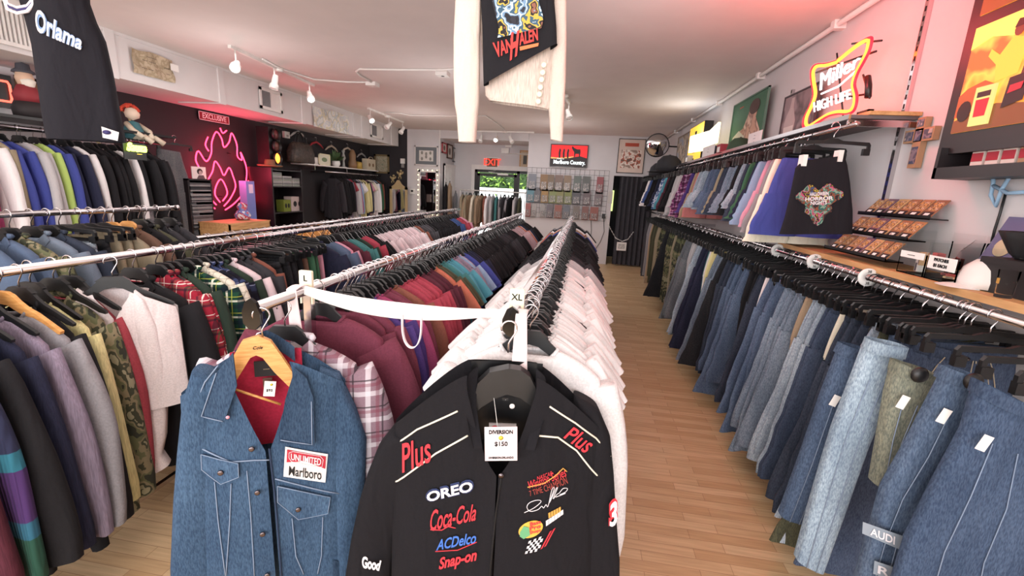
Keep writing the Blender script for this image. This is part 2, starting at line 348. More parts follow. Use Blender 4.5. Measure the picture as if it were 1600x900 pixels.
# front of the shop behind the camera: shop window
struct('wall_front', MB().box(XL-.1, XW+.1, YF-.1, YF, 0, .55).box(XL-.1, XW+.1, YF-.1, YF, 2.85, ZC).box(XL-.1, -4.9, YF-.1, YF, .55, 2.85).box(1.7, XW+.1, YF-.1, YF, .55, 2.85), WALLW)
# ceiling soffit (duct box) on the left, boxed in sections
DX, DZ = -4.68, 2.6
dk = MB().box(XL, DX, YF, 11.1, DZ, ZC, 0)
struct('trim_3', dk, [DUCTM])
seam = MB()
for (px, py) in ((172, 85), (345, 138), (473, 178), (553, 200), (566, 208), (612, 220)):
    y = onX(px, py, DX).y; seam.box(DX-.6, DX+.02, y-.045, y+.045, DZ-.015, ZC)
seam.box(DX-.01, DX+.012, YF, 11.1, ZC-.03, ZC)
struct('trim_4', seam, DUCTM)
def vent(q0, q1, label, slat_h):
    a = onX(*q0, DX); c = onX(*q1, DX); y0, y1 = a.y, c.y; z1 = (a.z+onX(q1[0], q0[1]+ (q1[0]-q0[0])*.3, DX).z)/2; z0 = c.z
    z0, z1 = 2.66, 2.95
    t = thing('air_vent', label, 'vent', (DX+.012, y0, z0)); W = y1-y0; h = z1-z0
    MB().box(0, .015, 0, W, 0, .04).box(0, .015, 0, W, h-.04, h).box(0, .015, 0, .04, 0, h).box(0, .015, W-.04, W, 0, h).box(0, .012, W*.5-.02, W*.5+.02, 0, h).build('vent_frame', WHITEPT, t)
    MB().box(0, .004, .04, W*.5, .04, h-.04).build('duct_opening', INK, t)
    m = MB()
    for k in range(14): m.box(0, .01, .04+(W/2-.05)*k/14, .046+(W/2-.05)*k/14, .04, h-.04)
    for k in range(10): m.box(0, .012, .04, W/2, .04+(h-.08)*k/10, .045+(h-.08)*k/10)
    m.build('louvre', plain('grille_grey', '#8b8a8c', .5), t)
    MB().box(0, .008, W/2+.02, W-.04, .04, h-.04).build('cover_plate', WHITEPT, t)
vent((403, 140), (440, 182), 'square air vent on the duct left of the patterned scarf', 1)
vent((578, 196), (597, 222), 'small air vent at the far end of the duct', 1)
# big slatted vent at the very left
a = onX(2, 40, DX); t = thing('wall_grille', 'large slatted white return grille on the near duct', 'vent', (DX+.012, a.y-.5, 2.64))
MB().box(0, .02, 0, .98, 0, .03).box(0, .02, 0, .98, .32, .36).box(0, .02, .94, .98, 0, .35).build('grille_frame', WHITEPT, t)
m = MB()
for k in range(30): m.box(0, .02, .0+k*.031, .012+k*.031, .03, .32)
m.build('slat', WHITEPT, t)
# ceiling edge conduit on the right wall
cn = MB().tube([(XW-.05, -1, ZC-.03), (XW-.05, YB-.02, ZC-.03)], .02).build('pipe', WHITEPT); tag(cn, 'white conduit along the right wall and ceiling corner', 'pipe')
for k in range(6): MB().box(XW-.08, XW, 2.4+k*1.5, 2.46+k*1.5, ZC-.06, ZC).build('pipe_clip', WHITEPT, cn)
struct('trim_5', MB().box(xb-.02, xb+.0, YB-.04, YB-.02, 0, ZC), WHITEPT)
# slotted wall standards on right wall
for i, (px, py, z0, z1) in enumerate(((1455, 10, .9, 2.85), (1240, 150, .9, 2.7))):
    y = onX(px, py, XW).y
    s = thing('wall_standard', ('chrome slotted wall upright between the neon sign and the light box', 'chrome slotted wall upright left of the neon sign')[i], 'wall standard', (XW-.012, y, z0))
    MB().box(-.012, .012, -.014, .014, 0, z1-z0).build('channel', CHROME, s)
    m = MB()
    for k in range(int((z1-z0)/.05)): m.box(-.014, -.011, -.004, .004, .02+k*.05, .045+k*.05)
    m.build('slot', INK, s)
# ---------------------------------------------------------------- track lights and conduits
def spot_head(root, loc, aim, on):
    L = Vector(loc); d = Vector(aim).normalized(); q = d.to_track_quat('Z', 'Y').to_matrix().to_4x4(); M = Matrix.Translation(L+Vector((0, 0, -.14)))@q
    h = MB().lathe([(.0, -.075), (.028, -.07), (.034, -.02), (.036, .03), (.05, .05), (.052, .1), (.047, .1), (.04, .06), (0, .055)], 18, 0, M).build('spot_head', WHITEP, root)
    MB().tube([L, L+Vector((0, 0, -.08)), L+Vector((0, 0, -.14))], .008).build('stem', WHITEP, root)
    MB().lathe([(0, .07), (.03, .075), (.043, .085), (.03, .094), (0, .097)], 14, 0, M).build('bulb', BULB_ON if on else BULB_OFF, h)
    if on:
        l = bpy.data.lights.new('spot_lamp', 'SPOT'); l.energy = 28; l.color = (1, .9, .82); l.spot_size = math.radians(100); l.spot_blend = .8; l.shadow_soft_size = .04
        o = bpy.data.objects.new('spot_lamp', l); COL.objects.link(o); o.matrix_world = Matrix.Translation(L+Vector((0, 0, -.14))+d*.11)@(-d).to_track_quat('Z', 'Y').to_matrix().to_4x4()
BULB_ON = emit('lit_bulb', '#fff6ea', 14); BULB_OFF = plain('bulb_glass', '#efe6e4', .2)
def track(label, a, b_, heads):
    A = onZ(*a, ZC); B = onZ(*b_, ZC); A.z = B.z = 0
    t = thing('track_light', label, 'track light', (0, 0, ZC)); D = (B-A).normalized(); S = Vector((-D.y, D.x, 0))
    def P(p, s, z): return p+S*s+Vector((0, 0, z))
    m = MB(); m.add([P(A, -.018, 0), P(B, -.018, 0), P(B, .018, 0), P(A, .018, 0), P(A, -.018, -.03), P(B, -.018, -.03), P(B, .018, -.03), P(A, .018, -.03)], [(0, 1, 2, 3), (4, 7, 6, 5), (0, 4, 5, 1), (1, 5, 6, 2), (2, 6, 7, 3), (3, 7, 4, 0)])
    m.build('track_bar', WHITEP, t); C = (A+B)/2
    MB().lathe([(.06, 0), (.06, -.03), (.05, -.045), (0, -.045)][::-1], 18, 0, Matrix.Translation(C)).build('canopy_box', WHITEP, t)
    for (f, aim, on) in heads:
        p = A+(B-A)*f; spot_head(t, (p.x, p.y, -.03), aim, on)
    return t
track('long white track light with a lit spot above the left duct', (358, 70), (490, 132), [(.05, (.5, -.9, -.6), True), (.45, (-.1, -.2, -1), False), (.93, (.6, -.6, -.8), True)])
track('white three-spot track light near the patterned scarf', (575, 168), (630, 190), [(.05, (.7, -.6, -.7), True), (.55, (-.4, -.6, -.7), False), (.98, (-.3, -.5, -.8), False)])
track('white track light in front of the exit sign', (745, 204), (835, 206), [(.08, (-.1, -.4, -1), False), (.35, (0, -.8, -.5), True), (.6, (.5, -.3, -.8), False)])
track('white track light behind the cream cardigan', (872, 133), (890, 160), [(.1, (.5, -.3, -.8), False), (.95, (.3, -.5, -.8), False)])
def conduit(pix, label, r=.011):
    pts = [onZ(x, y, ZC-.012) for x, y in pix]
    o = MB().tube(pts, r).build('conduit', WHITEPT); return tag(o, label, 'conduit')
conduit([(410, 92), (440, 108), (490, 124), (540, 128), (580, 129)], 'white surface conduit from the long track to the ceiling box')
conduit([(580, 128), (562, 118), (556, 112), (562, 108), (620, 109), (692, 109), (716, 107)], 'looping white conduit between the ceiling box and the junction box')
conduit([(600, 176), (625, 177), (640, 180), (700, 181), (758, 181), (775, 192), (788, 202)], 'white conduit running from the three-spot track toward the exit')
for q, l in (((582, 129), 'square white ceiling box at the end of the conduit loop'), ((692, 112), 'white junction box with a dark knockout left of the cardigan')):
    p = onZ(*q, ZC); b0 = MB().box(-.07, .07, -.07, .07, -.05, 0).build('junction_box', WHITEPT, None, None, p); tag(b0, l, 'junction box')
    MB().lathe([(0, -.052), (.02, -.052), (.02, -.05)], 12).build('knockout', INK if '692' in str(q) else WHITEP, b0)
# ================================================================ hangers and garments
def hook_pts(r=.023, zb=-.075):
    return [(r*math.cos(math.radians(a)), 0, r*math.sin(math.radians(a))) for a in range(200, -41, -20)]+[(.006, 0, -.034), (0, 0, -.045), (0, 0, zb)]
def hook_mb(M=None, mi=0, n=6): return MB().tube(hook_pts(), .0028, n, mi, M)
def hanger_out(hw=.205, drop=.085):
    top = [(0, -.066), (.03, -.068), (.05, -.08), (.07, -.103), (.095, -.125), (.13, -.145), (hw-.01, -.100-drop), (hw, -.108-drop)]
    bot = [(hw-.004, -.118-drop), (hw-.03, -.112-drop), (.12, -.165), (.07, -.145), (.03, -.118), (0, -.112)]
    h = top+bot; return h+[(-x, z) for x, z in h[::-1] if x > 0]
ME_HANG = {}
ME_HANG['black'] = MB().prism(hanger_out(), -.006, .006).prism([(-.035, -.064), (.035, -.064), (.06, -.084), (-.06, -.084)], -.009, .009).mesh('shirt_hanger', BLACKP)
ME_HANG['wood'] = MB().prism(hanger_out(.21, .1), -.008, .008).mesh('wooden_hanger', WOODH)
cl = [(-.2, -.098), (-.19, -.083), (-.05, -.078), (-.02, -.066), (.02, -.066), (.05, -.078), (.19, -.083), (.2, -.098), (.2, -.14), (.186, -.14), (.184, -.103), (.05, -.095), (-.05, -.095), (-.184, -.103), (-.186, -.14), (-.2, -.14)]
ME_HANG['clip'] = MB().prism(cl, -.007, .007).box(-.2, -.165, -.011, .011, -.155, -.118).box(.165, .2, -.011, .011, -.155, -.118).mesh('clip_hanger', BLACKP)
ME_HOOK = hook_mb().mesh('hook', CHROME)
ME_HOOKD = hook_mb().mesh('hook', BLACKM)
def fold_fn(rd, amp, kx=(18, 45)):
    ks = [(rd.uniform(*kx), rd.uniform(0, 6.3), rd.uniform(-4, 4), rd.uniform(.4, 1)) for _ in range(3)]
    return lambda x, z: amp*sum(a*math.sin(k*x+p+q*z) for k, p, q, a in ks)
def shirt_mb(seed, hw=.205, wB=.235, L=.70, D=.017, sleeve=.2, sr=(.08, .075), fold=.005, nw=.085, n=28, ang=35, zn=-.112, drop=.075, hoodie=False, lean=.0):
    rd = random.Random(seed); m = MB(); f = fold_fn(rd, fold); g2 = fold_fn(rd, fold*1.6, (10, 22))
    rings = []
    zt = zn-drop
    Z = [(zn, nw, .6), (zn-.012, nw+.03, .8), (zn-drop*.4, nw+(hw-nw)*.5, 1), (zn-drop*.7, nw+(hw-nw)*.78, 1.1), (zt, hw, 1.2), (zt-.05, hw+.012, 1.25), (zt-.12, hw+.006, 1.3)]
    zb = zn-L; z0 = zt-.12; K = 8
    for i in range(1, K+1): t = i/K; Z.append((z0+(zb-z0)*t, hw+.006+(wB-hw)*t+.006*math.sin(3*t+seed), 1.3+.3*t))
    for i, (z, w_, dk) in enumerate(Z):
        r = []; down = min(1, max(0, (zt-z)/.3))
        for j in range(n):
            a = 2*math.pi*j/n; c, s = math.cos(a), math.sin(a)
            x = w_*sgp(c, .75); y = D*dk*sgp(s, .55)
            zz = z
            if i == 0: zz -= (.055 if s < -.2 else .01)*(1-abs(c)**1.5)
            y += f(x, z)*(.25+.75*down)+g2(x, z)*down*.8
            x += lean*down*(zt-z)
            if i == len(Z)-1: zz += .01*math.sin(9*x+seed)
            r.append((x, y, zz))
        rings.append(r)
    m.loft(rings)
    for sg in (-1, 1):
        aa = math.radians(ang+rd.uniform(-6, 6)); p0 = Vector((sg*(hw-.03), 0, zt-.035)); pts = []
        segs = max(3, int(sleeve/.06)); cur = p0.copy(); a1 = math.radians(rd.uniform(3, 10)) if sleeve > .3 else aa*.85; wob = rd.uniform(-.02, .02)
        for i in range(segs+1):
            t = i/segs; an = aa+(a1-aa)*min(1, t*2.2); pts.append((cur.copy(), an)); cur = cur+Vector((sg*math.sin(an), 0, -math.cos(an)))*sleeve/segs
        rr = []
        for i, (p, an) in enumerate(pts):
            t = i/segs; ra = sr[0]+(sr[1]-sr[0])*t
            if sleeve > .3 and t > .9: ra *= .8
            px = Vector((sg*math.cos(an), 0, math.sin(an))); ring = []
            for j in range(14):
                b_ = 2*math.pi*j/14; q = p+px*(ra*math.cos(b_))+Vector((0, D*1.35*sgp(math.sin(b_), .6)+f(p.x+ra*math.cos(b_), p.z*1.5)*(.5+t)+wob*t, 0))
                ring.append(q)
            rr.append(ring)
        m.loft(rr, cap0=True)
    return m
def neckband_mb(nw=.085, D=.012, zn=-.112):
    pts = []
    for j in range(24):
        a = 2*math.pi*j/24; c, s = math.cos(a), math.sin(a); pts.append((nw*sgp(c, .75), D*sgp(s, .55), zn-(.055 if s < -.2 else .01)*(1-abs(c)**1.5)+.002))
    return MB().tube(pts, .006, 6, closed=True)
def hood_mb():
    def h(u, v):
        a = (u-.5)*math.pi*1.1; r = .105-.03*v; return (r*math.sin(a)*(1.05), .02+.07*math.cos(a)*(.4+.6*math.sin(math.pi*v*.8+.3)), -.115-.12*v*(.6+.4*math.cos(a))+.02)
    m = MB().grid(h, 18, 8)
    def h2(u, v): x, y, z = h(u, v); return (x*.93, y*.85-.004, z+.003)
    m.grid(h2, 18, 8); return m
def collar_mb():
    m = MB()
    for sg in (-1, 1):
        m.add([(sg*.015, -.026, -.165), (sg*.085, -.02, -.10), (sg*.115, -.026, -.135), (sg*.06, -.032, -.205), (sg*.015, -.02, -.167), (sg*.085, -.012, -.102), (sg*.115, -.02, -.137), (sg*.06, -.026, -.207)],
              [(0, 1, 2, 3), (4, 7, 6, 5), (0, 4, 5, 1), (1, 5, 6, 2), (2, 6, 7, 3), (3, 7, 4, 0)])
    m.tube([(.085*sgp(math.cos(a), .75), .014*sgp(math.sin(a), .6), -.1) for a in [i*math.pi/8 for i in range(-1, 10)]], .013, 6)
    return m
TEES = [shirt_mb(s, nw=.088, wB=.235+.01*(s % 3), L=.68+.03*(s % 3), sleeve=.2, ang=38+4*(s % 3)).mesh('t_shirt', F_JERSEY) for s in range(6)]
LONGS = [shirt_mb(20+s, hw=.215, wB=.245, L=.66+.03*(s % 3), D=.021, sleeve=.58, sr=(.085, .055), ang=22+4*(s % 3), fold=.007).mesh('sweatshirt', F_FLEECE) for s in range(6)]
COATS = [shirt_mb(40+s, hw=.225, wB=.26, L=.74+.05*(s % 3), D=.026, sleeve=.62, sr=(.095, .065), ang=18+5*(s % 3), fold=.007, nw=.075).mesh('jacket', F_JERSEY) for s in range(6)]
ME_BAND = neckband_mb().mesh('neckband', F_KNIT); ME_COLLAR = collar_mb().mesh('collar', F_JERSEY); ME_HOOD = hood_mb().mesh('hood', F_FLEECE)
def cuff_me(base, kind):
    pass
def pants_mb(seed, w0=.17, L=1.0, hem=.11, D=.02, lean=0.0, zt=-.145, folded=False, fold=.006):
    rd = random.Random(seed); m = MB(); f = fold_fn(rd, fold, (14, 30)); n = 26
    cz = zt-.28; rings = []
    def lx(z): return -lean*max(0, (zt-z))**1.3
    for i in range(6):
        t = i/5; z = zt+(cz-zt)*t; w_ = w0+(.05 if not folded else .03)*math.sin(t*1.5); r = []
        for j in range(n):
            a = 2*math.pi*j/n; c, s = math.cos(a), math.sin(a); x = w_*sgp(c, .75)
            r.append((x+lx(z), D*(.8+.35*t)*sgp(s, .5)+f(x, z)*t, z-(.03 if (i == 0 and s < 0) else 0)*(1-abs(c))))
        rings.append(r)
    m.loft(rings)
    legs = (-1, 1) if not folded else (0,)
    for sg in legs:
        rr = []; K = 10; wt = (w0+.05)/2+.008 if sg else w0+.03
        yo = .012*sg
        for i in range(K+1):
            t = i/K; z = cz+.05+(zt-L-cz-.05)*t; w_ = wt+((hem if sg else hem*1.5)-wt)*t; cx = sg*(wt*.98+(.02+.03*rd.random())*t); r = []
            for j in range(18):
                a = 2*math.pi*j/18; c, s = math.cos(a), math.sin(a); x = cx+w_*sgp(c, .75)
                r.append((x+lx(z), yo+D*1.1*sgp(s, .6)+f(x, z)*(1+t), z))
            rr.append(r)
        m.loft(rr)
    return m
def waistband_mb(w0=.17, D=.02, zt=-.145):
    rings = []
    for z, k in ((zt+.004, .0), (zt+.004, .002), (zt-.018, .004), (zt-.036, .004), (zt-.038, .0)):
        r = []
        for j in range(26):
            a = 2*math.pi*j/26; c, s = math.cos(a), math.sin(a)
            r.append(((w0+k+.004)*sgp(c, .75), (D*.82+k)*sgp(s, .5), z-(.03 if s < 0 else 0)*(1-abs(c))))
        rings.append(r)
    m = MB().loft(rings)
    for x in (-.12, -.05, .05, .12): m.box(x-.005, x+.005, -D-.008, -D+.004, zt-.058, zt-.016)
    return m
def pocket_mb(w0=.17, D=.02, zt=-.145):
    m = MB()
    for sg in (-1, 1):
        m.tube([(sg*(.075+.0*k)+sg*.02*k, -D*.95-.006, zt-.045-.028*k-.01*k*k) for k in range(4)], .0018, 5)
        m.tube([(sg*.03, -D-.006, zt-.05), (sg*.03, -D-.008, zt-.06)], .002, 5)
    m.tube([(.02, -D*1.0-.007, zt-.05), (.022, -D-.009, zt-.13), (.004, -D-.011, zt-.19)], .0016, 5)
    return m
ME_WB = waistband_mb().mesh('waistband', F_DENIM); ME_STITCH = pocket_mb().mesh('pocket_seam', plain('gold_thread', '#a99c86', .8))
ME_BTN = MB().lathe([(0, .004), (.007, .003), (.008, 0), (0, -.001)][::-1], 12, 0, Matrix.Translation((0, -.026, -.19))@Matrix.Rotation(math.radians(90), 4, 'X')).mesh('fly_button', CHROME_D)
PANTS = [pants_mb(60+s, L=.98+.04*(s % 3), hem=.105+.03*(s % 4), lean=.04+.03*(s % 3)).mesh('jeans', F_DENIM) for s in range(7)]
TROUS = [pants_mb(75+s, L=1.0+.04*(s % 3), hem=.10, lean=.05, folded=True, fold=.004).mesh('trousers', F_JERSEY) for s in range(4)]
SHORTS = [pants_mb(80+s, L=.46+.04*(s % 3), hem=.15, D=.024, lean=.03).mesh('shorts', F_JERSEY) for s in range(5)]
SHORTD = [pants_mb(90+s, L=.40+.04*(s % 3), hem=.15, D=.024, lean=.03).mesh('denim_shorts', F_DENIM) for s in range(4)]
ANTI = MB().lathe([(0, -.01), (.02, -.009), (.026, 0), (.02, .009), (.006, .012), (0, .012)], 16, 0, Matrix.Rotation(math.radians(90), 4, 'X')).mesh('security_tag', BLACKP)
ME_TAG = MB().box(-.013, .013, -.002, 0, -.045, 0).mesh('price_tag', CARD)
# ---- palette
CN = dict(white='#e9e3e4', cream='#e6dcc0', yellow='#dccf7c', grey='#8d8a90', light_grey='#b9b5b8', dark_grey='#45444a', charcoal='#35343a', black='#1f1e22', navy='#262a45',
          blue='#33518f', royal_blue='#3a4aa8', light_blue='#7f9fc4', teal='#2a7f80', turquoise='#2b93a8', green='#2f6a48', dark_green='#26392d', olive='#4c4c34', lime='#b8e03c',
          red='#a8273a', crimson='#b02444', maroon='#5c1f33', berry='#7b2a45', pink='#d98aa6', pale_pink='#dcc3ca', dusty_pink='#b28d94', magenta='#a82a6a', purple='#4b3282', mauve='#8a7a93',
          orange='#c8603a', rust='#8e4a34', brown='#6d4c3a', tan='#a98a66', khaki='#9a8a6a', coral='#d56a66', mid_denim='#4c6282', pale_denim='#90a2b4', dark_denim='#2f394c', washed_denim='#6d7f95', black_denim='#26272c', indigo_denim='#3a4a66', grey_denim='#6c727a')
def _mute(c, k=.72):
    g = .3*c[0]+.59*c[1]+.11*c[2]; return tuple(g+(v-g)*k for v in c)
CN = {k: _mute(rgb(v)) for k, v in CN.items()}
_m, _nt, _b = nm('banded_knit'); _tc = _nt.nodes.new('ShaderNodeTexCoord'); _sp = _nt.nodes.new('ShaderNodeSeparateXYZ'); _nt.links.new(_tc.outputs['Object'], _sp.inputs[0])
_ma = _nt.nodes.new('ShaderNodeMath'); _ma.operation = 'MULTIPLY'; _ma.inputs[1].default_value = -1; _nt.links.new(_sp.outputs[2], _ma.inputs[0]); _cr = _nt.nodes.new('ShaderNodeValToRGB'); _cr.color_ramp.interpolation = 'CONSTANT'; _e = _cr.color_ramp.elements
_e[0].position = 0; _e[0].color = (*rgb('#232844'), 1); _e[1].position = .40; _e[1].color = (*rgb('#2a6c80'), 1)
for _p, _c in ((.45, '#452a60'), (.60, '#2a6078'), (.65, '#1f4a3c')): _q = _e.new(_p); _q.color = (*rgb(_c), 1)
_nt.links.new(_ma.outputs[0], _cr.inputs[0]); _nt.links.new(_cr.outputs[0], _b.inputs['Base Color']); _b.inputs['Roughness'].default_value = .95
_w = _nt.nodes.new('ShaderNodeTexWave'); _w.inputs['Scale'].default_value = 26; _w.bands_direction = 'X'; _nt.links.new(_tc.outputs['Object'], _w.inputs[0]); bump(_nt, _b, _w.outputs[1], .8, .003)
SPECIAL = dict(banded=_m, camo=CAMO, red_tartan=PL_RED, green_tartan=PL_GREEN, navy_plaid=PL_NAVY, grey_plaid=PL_GREY, blue_check=PL_BLUE, purple_plaid=PL_PURPLE, pinstripe=STRIPE_GREY)
KIND = dict(tee=('t_shirt', 't-shirt', TEES), long=('sweatshirt', 'sweatshirt', LONGS), coat=('jacket', 'jacket', COATS), hood=('hoodie', 'hoodie', LONGS), flannel=('flannel_shirt', 'checked shirt', COATS), shirt=('shirt', 'shirt', COATS),
            jeans=('jeans', 'jeans', PANTS), trou=('trousers', 'trousers', TROUS), shorts=('shorts', 'shorts', SHORTS), dshorts=('denim_shorts', 'denim shorts', SHORTD))
USED = {}
HANGQ = []   # (distance, type, matrix data, rail, hook)
def garment(kind, col, loc, rotz, label, group=None, near=False, hang='black', rail='', tilt=0, sc=1):
    name, word, pool = KIND[kind]
    me = R_.choice(pool); o = mk(name, me, None, None, loc, (tilt, 0, rotz)); o.scale = (sc*R_.uniform(.94, 1.06), 1, R_.uniform(.95, 1.06))
    c = CN.get(col, (.8, .8, .8)); j = 1+R_.uniform(-.10, .10); c = tuple(min(1, v*j) for v in c); o.color = (*c, 1)
    tag(o, label, word, group); mat = SPECIAL.get(col)
    if mat is None and kind == 'hood': mat = F_FLEECE
    def setm(ob, mt):
        ob.material_slots[0].link = 'OBJECT'; ob.material_slots[0].material = mt
    if mat: setm(o, mat)
    if near:
        if kind in ('tee', 'long'): mk('neckband', ME_BAND, o, color=tuple(v*.85 for v in c))
        if kind in ('coat', 'flannel', 'shirt'):
            k = mk('collar', ME_COLLAR, o, color=c)
            if mat: setm(k, mat)
        if kind == 'hood': mk('hood', ME_HOOD, o, color=c)
        if kind == 'jeans':
            mk('waistband', ME_WB, o, color=tuple(v*.9 for v in c)); mk('pocket_seam', ME_STITCH, o); mk('fly_button', ME_BTN, o)
    if kind == 'jeans' and near and R_.random() < .4:
        k = mk('price_tag', ME_TAG, o); k.location = (R_.uniform(-.15, -.05), -.03, -.2)
    if kind == 'jeans' and near and R_.random() < .4:
        k = mk('security_tag', ANTI, o); k.location = (-.14, -.035, -.19)
    d = math.hypot(loc[0], loc[1]); HANGQ.append((d, hang, loc, rotz, rail)); return o
def words(c): return c.replace('_', ' ')
def run(rail, X, z, y0, y1, seq, xf=None, hang='black', nearY=3.2, jit=.11, gap_grow=1.0, rz=0, sc=1):
    """seq: [(kind, colour, count[, hanger])]; fills the rail from y0 to y1"""
    tot = sum(s[2] for s in seq); k = 0; nm_ = [f"{words(s[1])} {KIND[s[0]][1]}" for s in seq]
    for i, s in enumerate(seq):
        kd, co, n = s[:3]; hg = s[3] if len(s) > 3 else ('clip' if kd in ('jeans', 'trou', 'shorts', 'dshorts') else hang)
        pv = words(seq[i-1][1]) if i else None; nx = words(seq[i+1][1]) if i < len(seq)-1 else None
        if pv and nx: lab = f"{nm_[i]} between {pv} and {nx} on {rail}"
        elif nx: lab = f"{nm_[i]} at the front end of {rail} beside {nx}"
        else: lab = f"{nm_[i]} at the far end of {rail} past {pv}"
        q = USED.get(lab, 0); USED[lab] = q+1
        if q: lab = lab.replace(' on '+rail, [' further along ', ' farther down ', ' toward the door on ', ' near the back of ', ' deep along '][min(q-1, 4)]+rail)
        grp = None if n == 1 else f"{nm_[i]} run {['', 'again ', 'repeated ', 'farther ', 'last ', 'rear '][min(q, 5)]}{'after '+pv if pv else 'at the front'} on {rail}"
        for _ in range(n):
            t = (k+.5)/tot; t = t**gap_grow; y = y0+(y1-y0)*t; k += 1
            x = X if not xf else X+(xf-X)*t
            x += R_.uniform(-.012, .012); y += R_.uniform(-.35, .35)*(y1-y0)/tot
            garment(kd, co, (x, y, z), rz+R_.uniform(-jit, jit), lab, grp, near=y < nearY, hang=hg, rail=rail, sc=sc)
# ================================================================ rails and racks
ZL = 1.33; XLX, LX, AX, CX = -.19, -.95, -2.07, -2.75; JX, JZ = 1.47, 1.365; UX, UZ = 1.45, 2.16
def floor_rack(label, X, y0, y1, z, r=.017, cap=True, posts=True):
    t = thing('garment_rack', label, 'clothes rail', (X, y0, 0), 0, None); L = y1-y0
    MB().tube([(0, 0, z), (0, L, z)], r, 14).build('rail', CHROME, t)
    for y in ((.28, L-.2) if posts else ()):
        MB().box(-.014, .014, y-.014, y+.014, .05, z-.012).build('upright', CHROME, t)
        MB().box(-.28, .28, y-.016, y+.016, .03, .06).build('foot_bar', CHROME, t)
        for sx in (-.26, .26): MB().lathe([(.0, .0), (.022, .004), (.022, .026), (.008, .035)], 12, 0, Matrix.Translation((sx, y, 0))).build('caster', BLACKP, t)
    MB().box(-.012, .012, .25, L-.2, .10, .125).build('base_bar', CHROME, t)
    if cap: MB().lathe([(0, -.008), (.03, -.008), (.034, 0), (.03, .01), (.018, .012), (.018, .03)], 18, 0, Matrix.Translation((0, -.0, z))@Matrix.Rotation(math.radians(-90), 4, 'X')).build('end_cap', BLACKP, t)
    return t
rkL = floor_rack('chrome clothes rail carrying the L size tag', LX, 1.16, 7.1, ZL, .018, False)
rkX = floor_rack('chrome clothes rail carrying the XL size tag', XLX, 1.33, 7.1, ZL, .018, False)
for rk, s in ((rkL, (1.5, 1)), (rkX, (1.5, 1))):
    MB().prism([(.0, .034), (.018, .022), (.03, -.01), (.028, -.045), (.01, -.062), (-.01, -.062), (-.028, -.045), (-.03, -.01), (-.018, .022)], -.006, .006, 0, Matrix.Translation((0, -.004, ZL))).build('end_cap', BLACKG, rk)
cb = thing('cross_bar', 'black gloss cross bar joining the L and XL rails', 'bar', (LX, 1.62, .78))
MB().box(.02, XLX-LX-.02, -.012, .012, -.015, .02).build('bar', BLACKG, cb); MB().lathe([(0, 0), (.028, .001), (.03, .01), (.022, .018), (0, .02)], 18, 0, Matrix.Translation((.46, -.0, .02))).build('clear_knob', plain('frosted_plastic', '#c9c6c4', .2), cb)
rkA = floor_rack('chrome clothes rail of the jacket aisle', AX, .85, 7.5, ZL, .018, False)
rkC = floor_rack('chrome clothes rail behind the jacket aisle rail', CX, 2.75, 7.7, 1.255, .016)
rkB = floor_rack('higher short chrome rail with denim jackets at far left', CX, .9, 2.72, 1.475, .016, False)
MB().tube([(0, 1.81, 1.475), (0, 1.83, 1.475)], .019, 14).build('end_cap', CHROME, rkB)
# wall rails on the right: upper rail on brackets under a shelf, lower rail under a pine counter
t = thing('wall_rail', 'upper chrome wall rail with shorts under the narrow shelf', 'clothes rail', (UX, 2.86, UZ))
MB().tube([(0, 0, 0), (0, 8.2, 0)], .014, 12).build('rail', CHROME, t)
for y in (.0, 2.4, 4.9, 7.4): MB().box(0, XW-UX, y+.02, y+.035, -.01, .02).build('bracket', CHROME, t)
t = thing('wall_rail', 'lower chrome wall rail holding the jeans', 'clothes rail', (JX, 1.0, JZ))
MB().tube([(0, 0, 0), (0, 10.0, 0)], .015, 12).build('rail', CHROME, t)
for y in (.6, 2.9, 5.4, 8): MB().box(0, XW-JX, y, y+.015, -.015, .02).build('bracket', CHROME, t)
# left wall high rail and left back shelf rail
t = thing('wall_rail', 'high dark wall rail on the left with long coats', 'clothes rail', (-4.9, 2.0, 2.02))
MB().tube([(0, 0, 0), (0, 2.75, 0)], .02, 12).build('rail', CHROME_D, t)
for y in (.3, 1.5, 2.6): MB().box(XL+4.9, 0, y, y+.02, -.02, .0).build('bracket', BLACKM, t)
t = thing('wall_rail', 'chrome wall rail under the left back shelf', 'clothes rail', (-5.12, 8.5, 1.86))
MB().tube([(0, 0, 0), (0, 2.5, 0)], .014, 12).build('rail', CHROME, t)
for y in (.1, 2.4): MB().box(XL+5.12, 0, y, y+.02, -.02, .0).build('bracket', BLACKM, t)
t = thing('garment_rack', 'white clothes rail of coats in front of the street door', 'clothes rail', (-3.2, 11.5, 0))
MB().tube([(0, 0, 1.62), (1.75, 0, 1.62)], .014, 12).build('rail', WHITEP, t)
for x in (.03, 1.72): MB().tube([(x, 0, .02), (x, 0, 1.62)], .012).build('upright', WHITEP, t)
MB().box(0, 1.75, -.02, .02, .02, .05).build('base_bar', WHITEP, t)
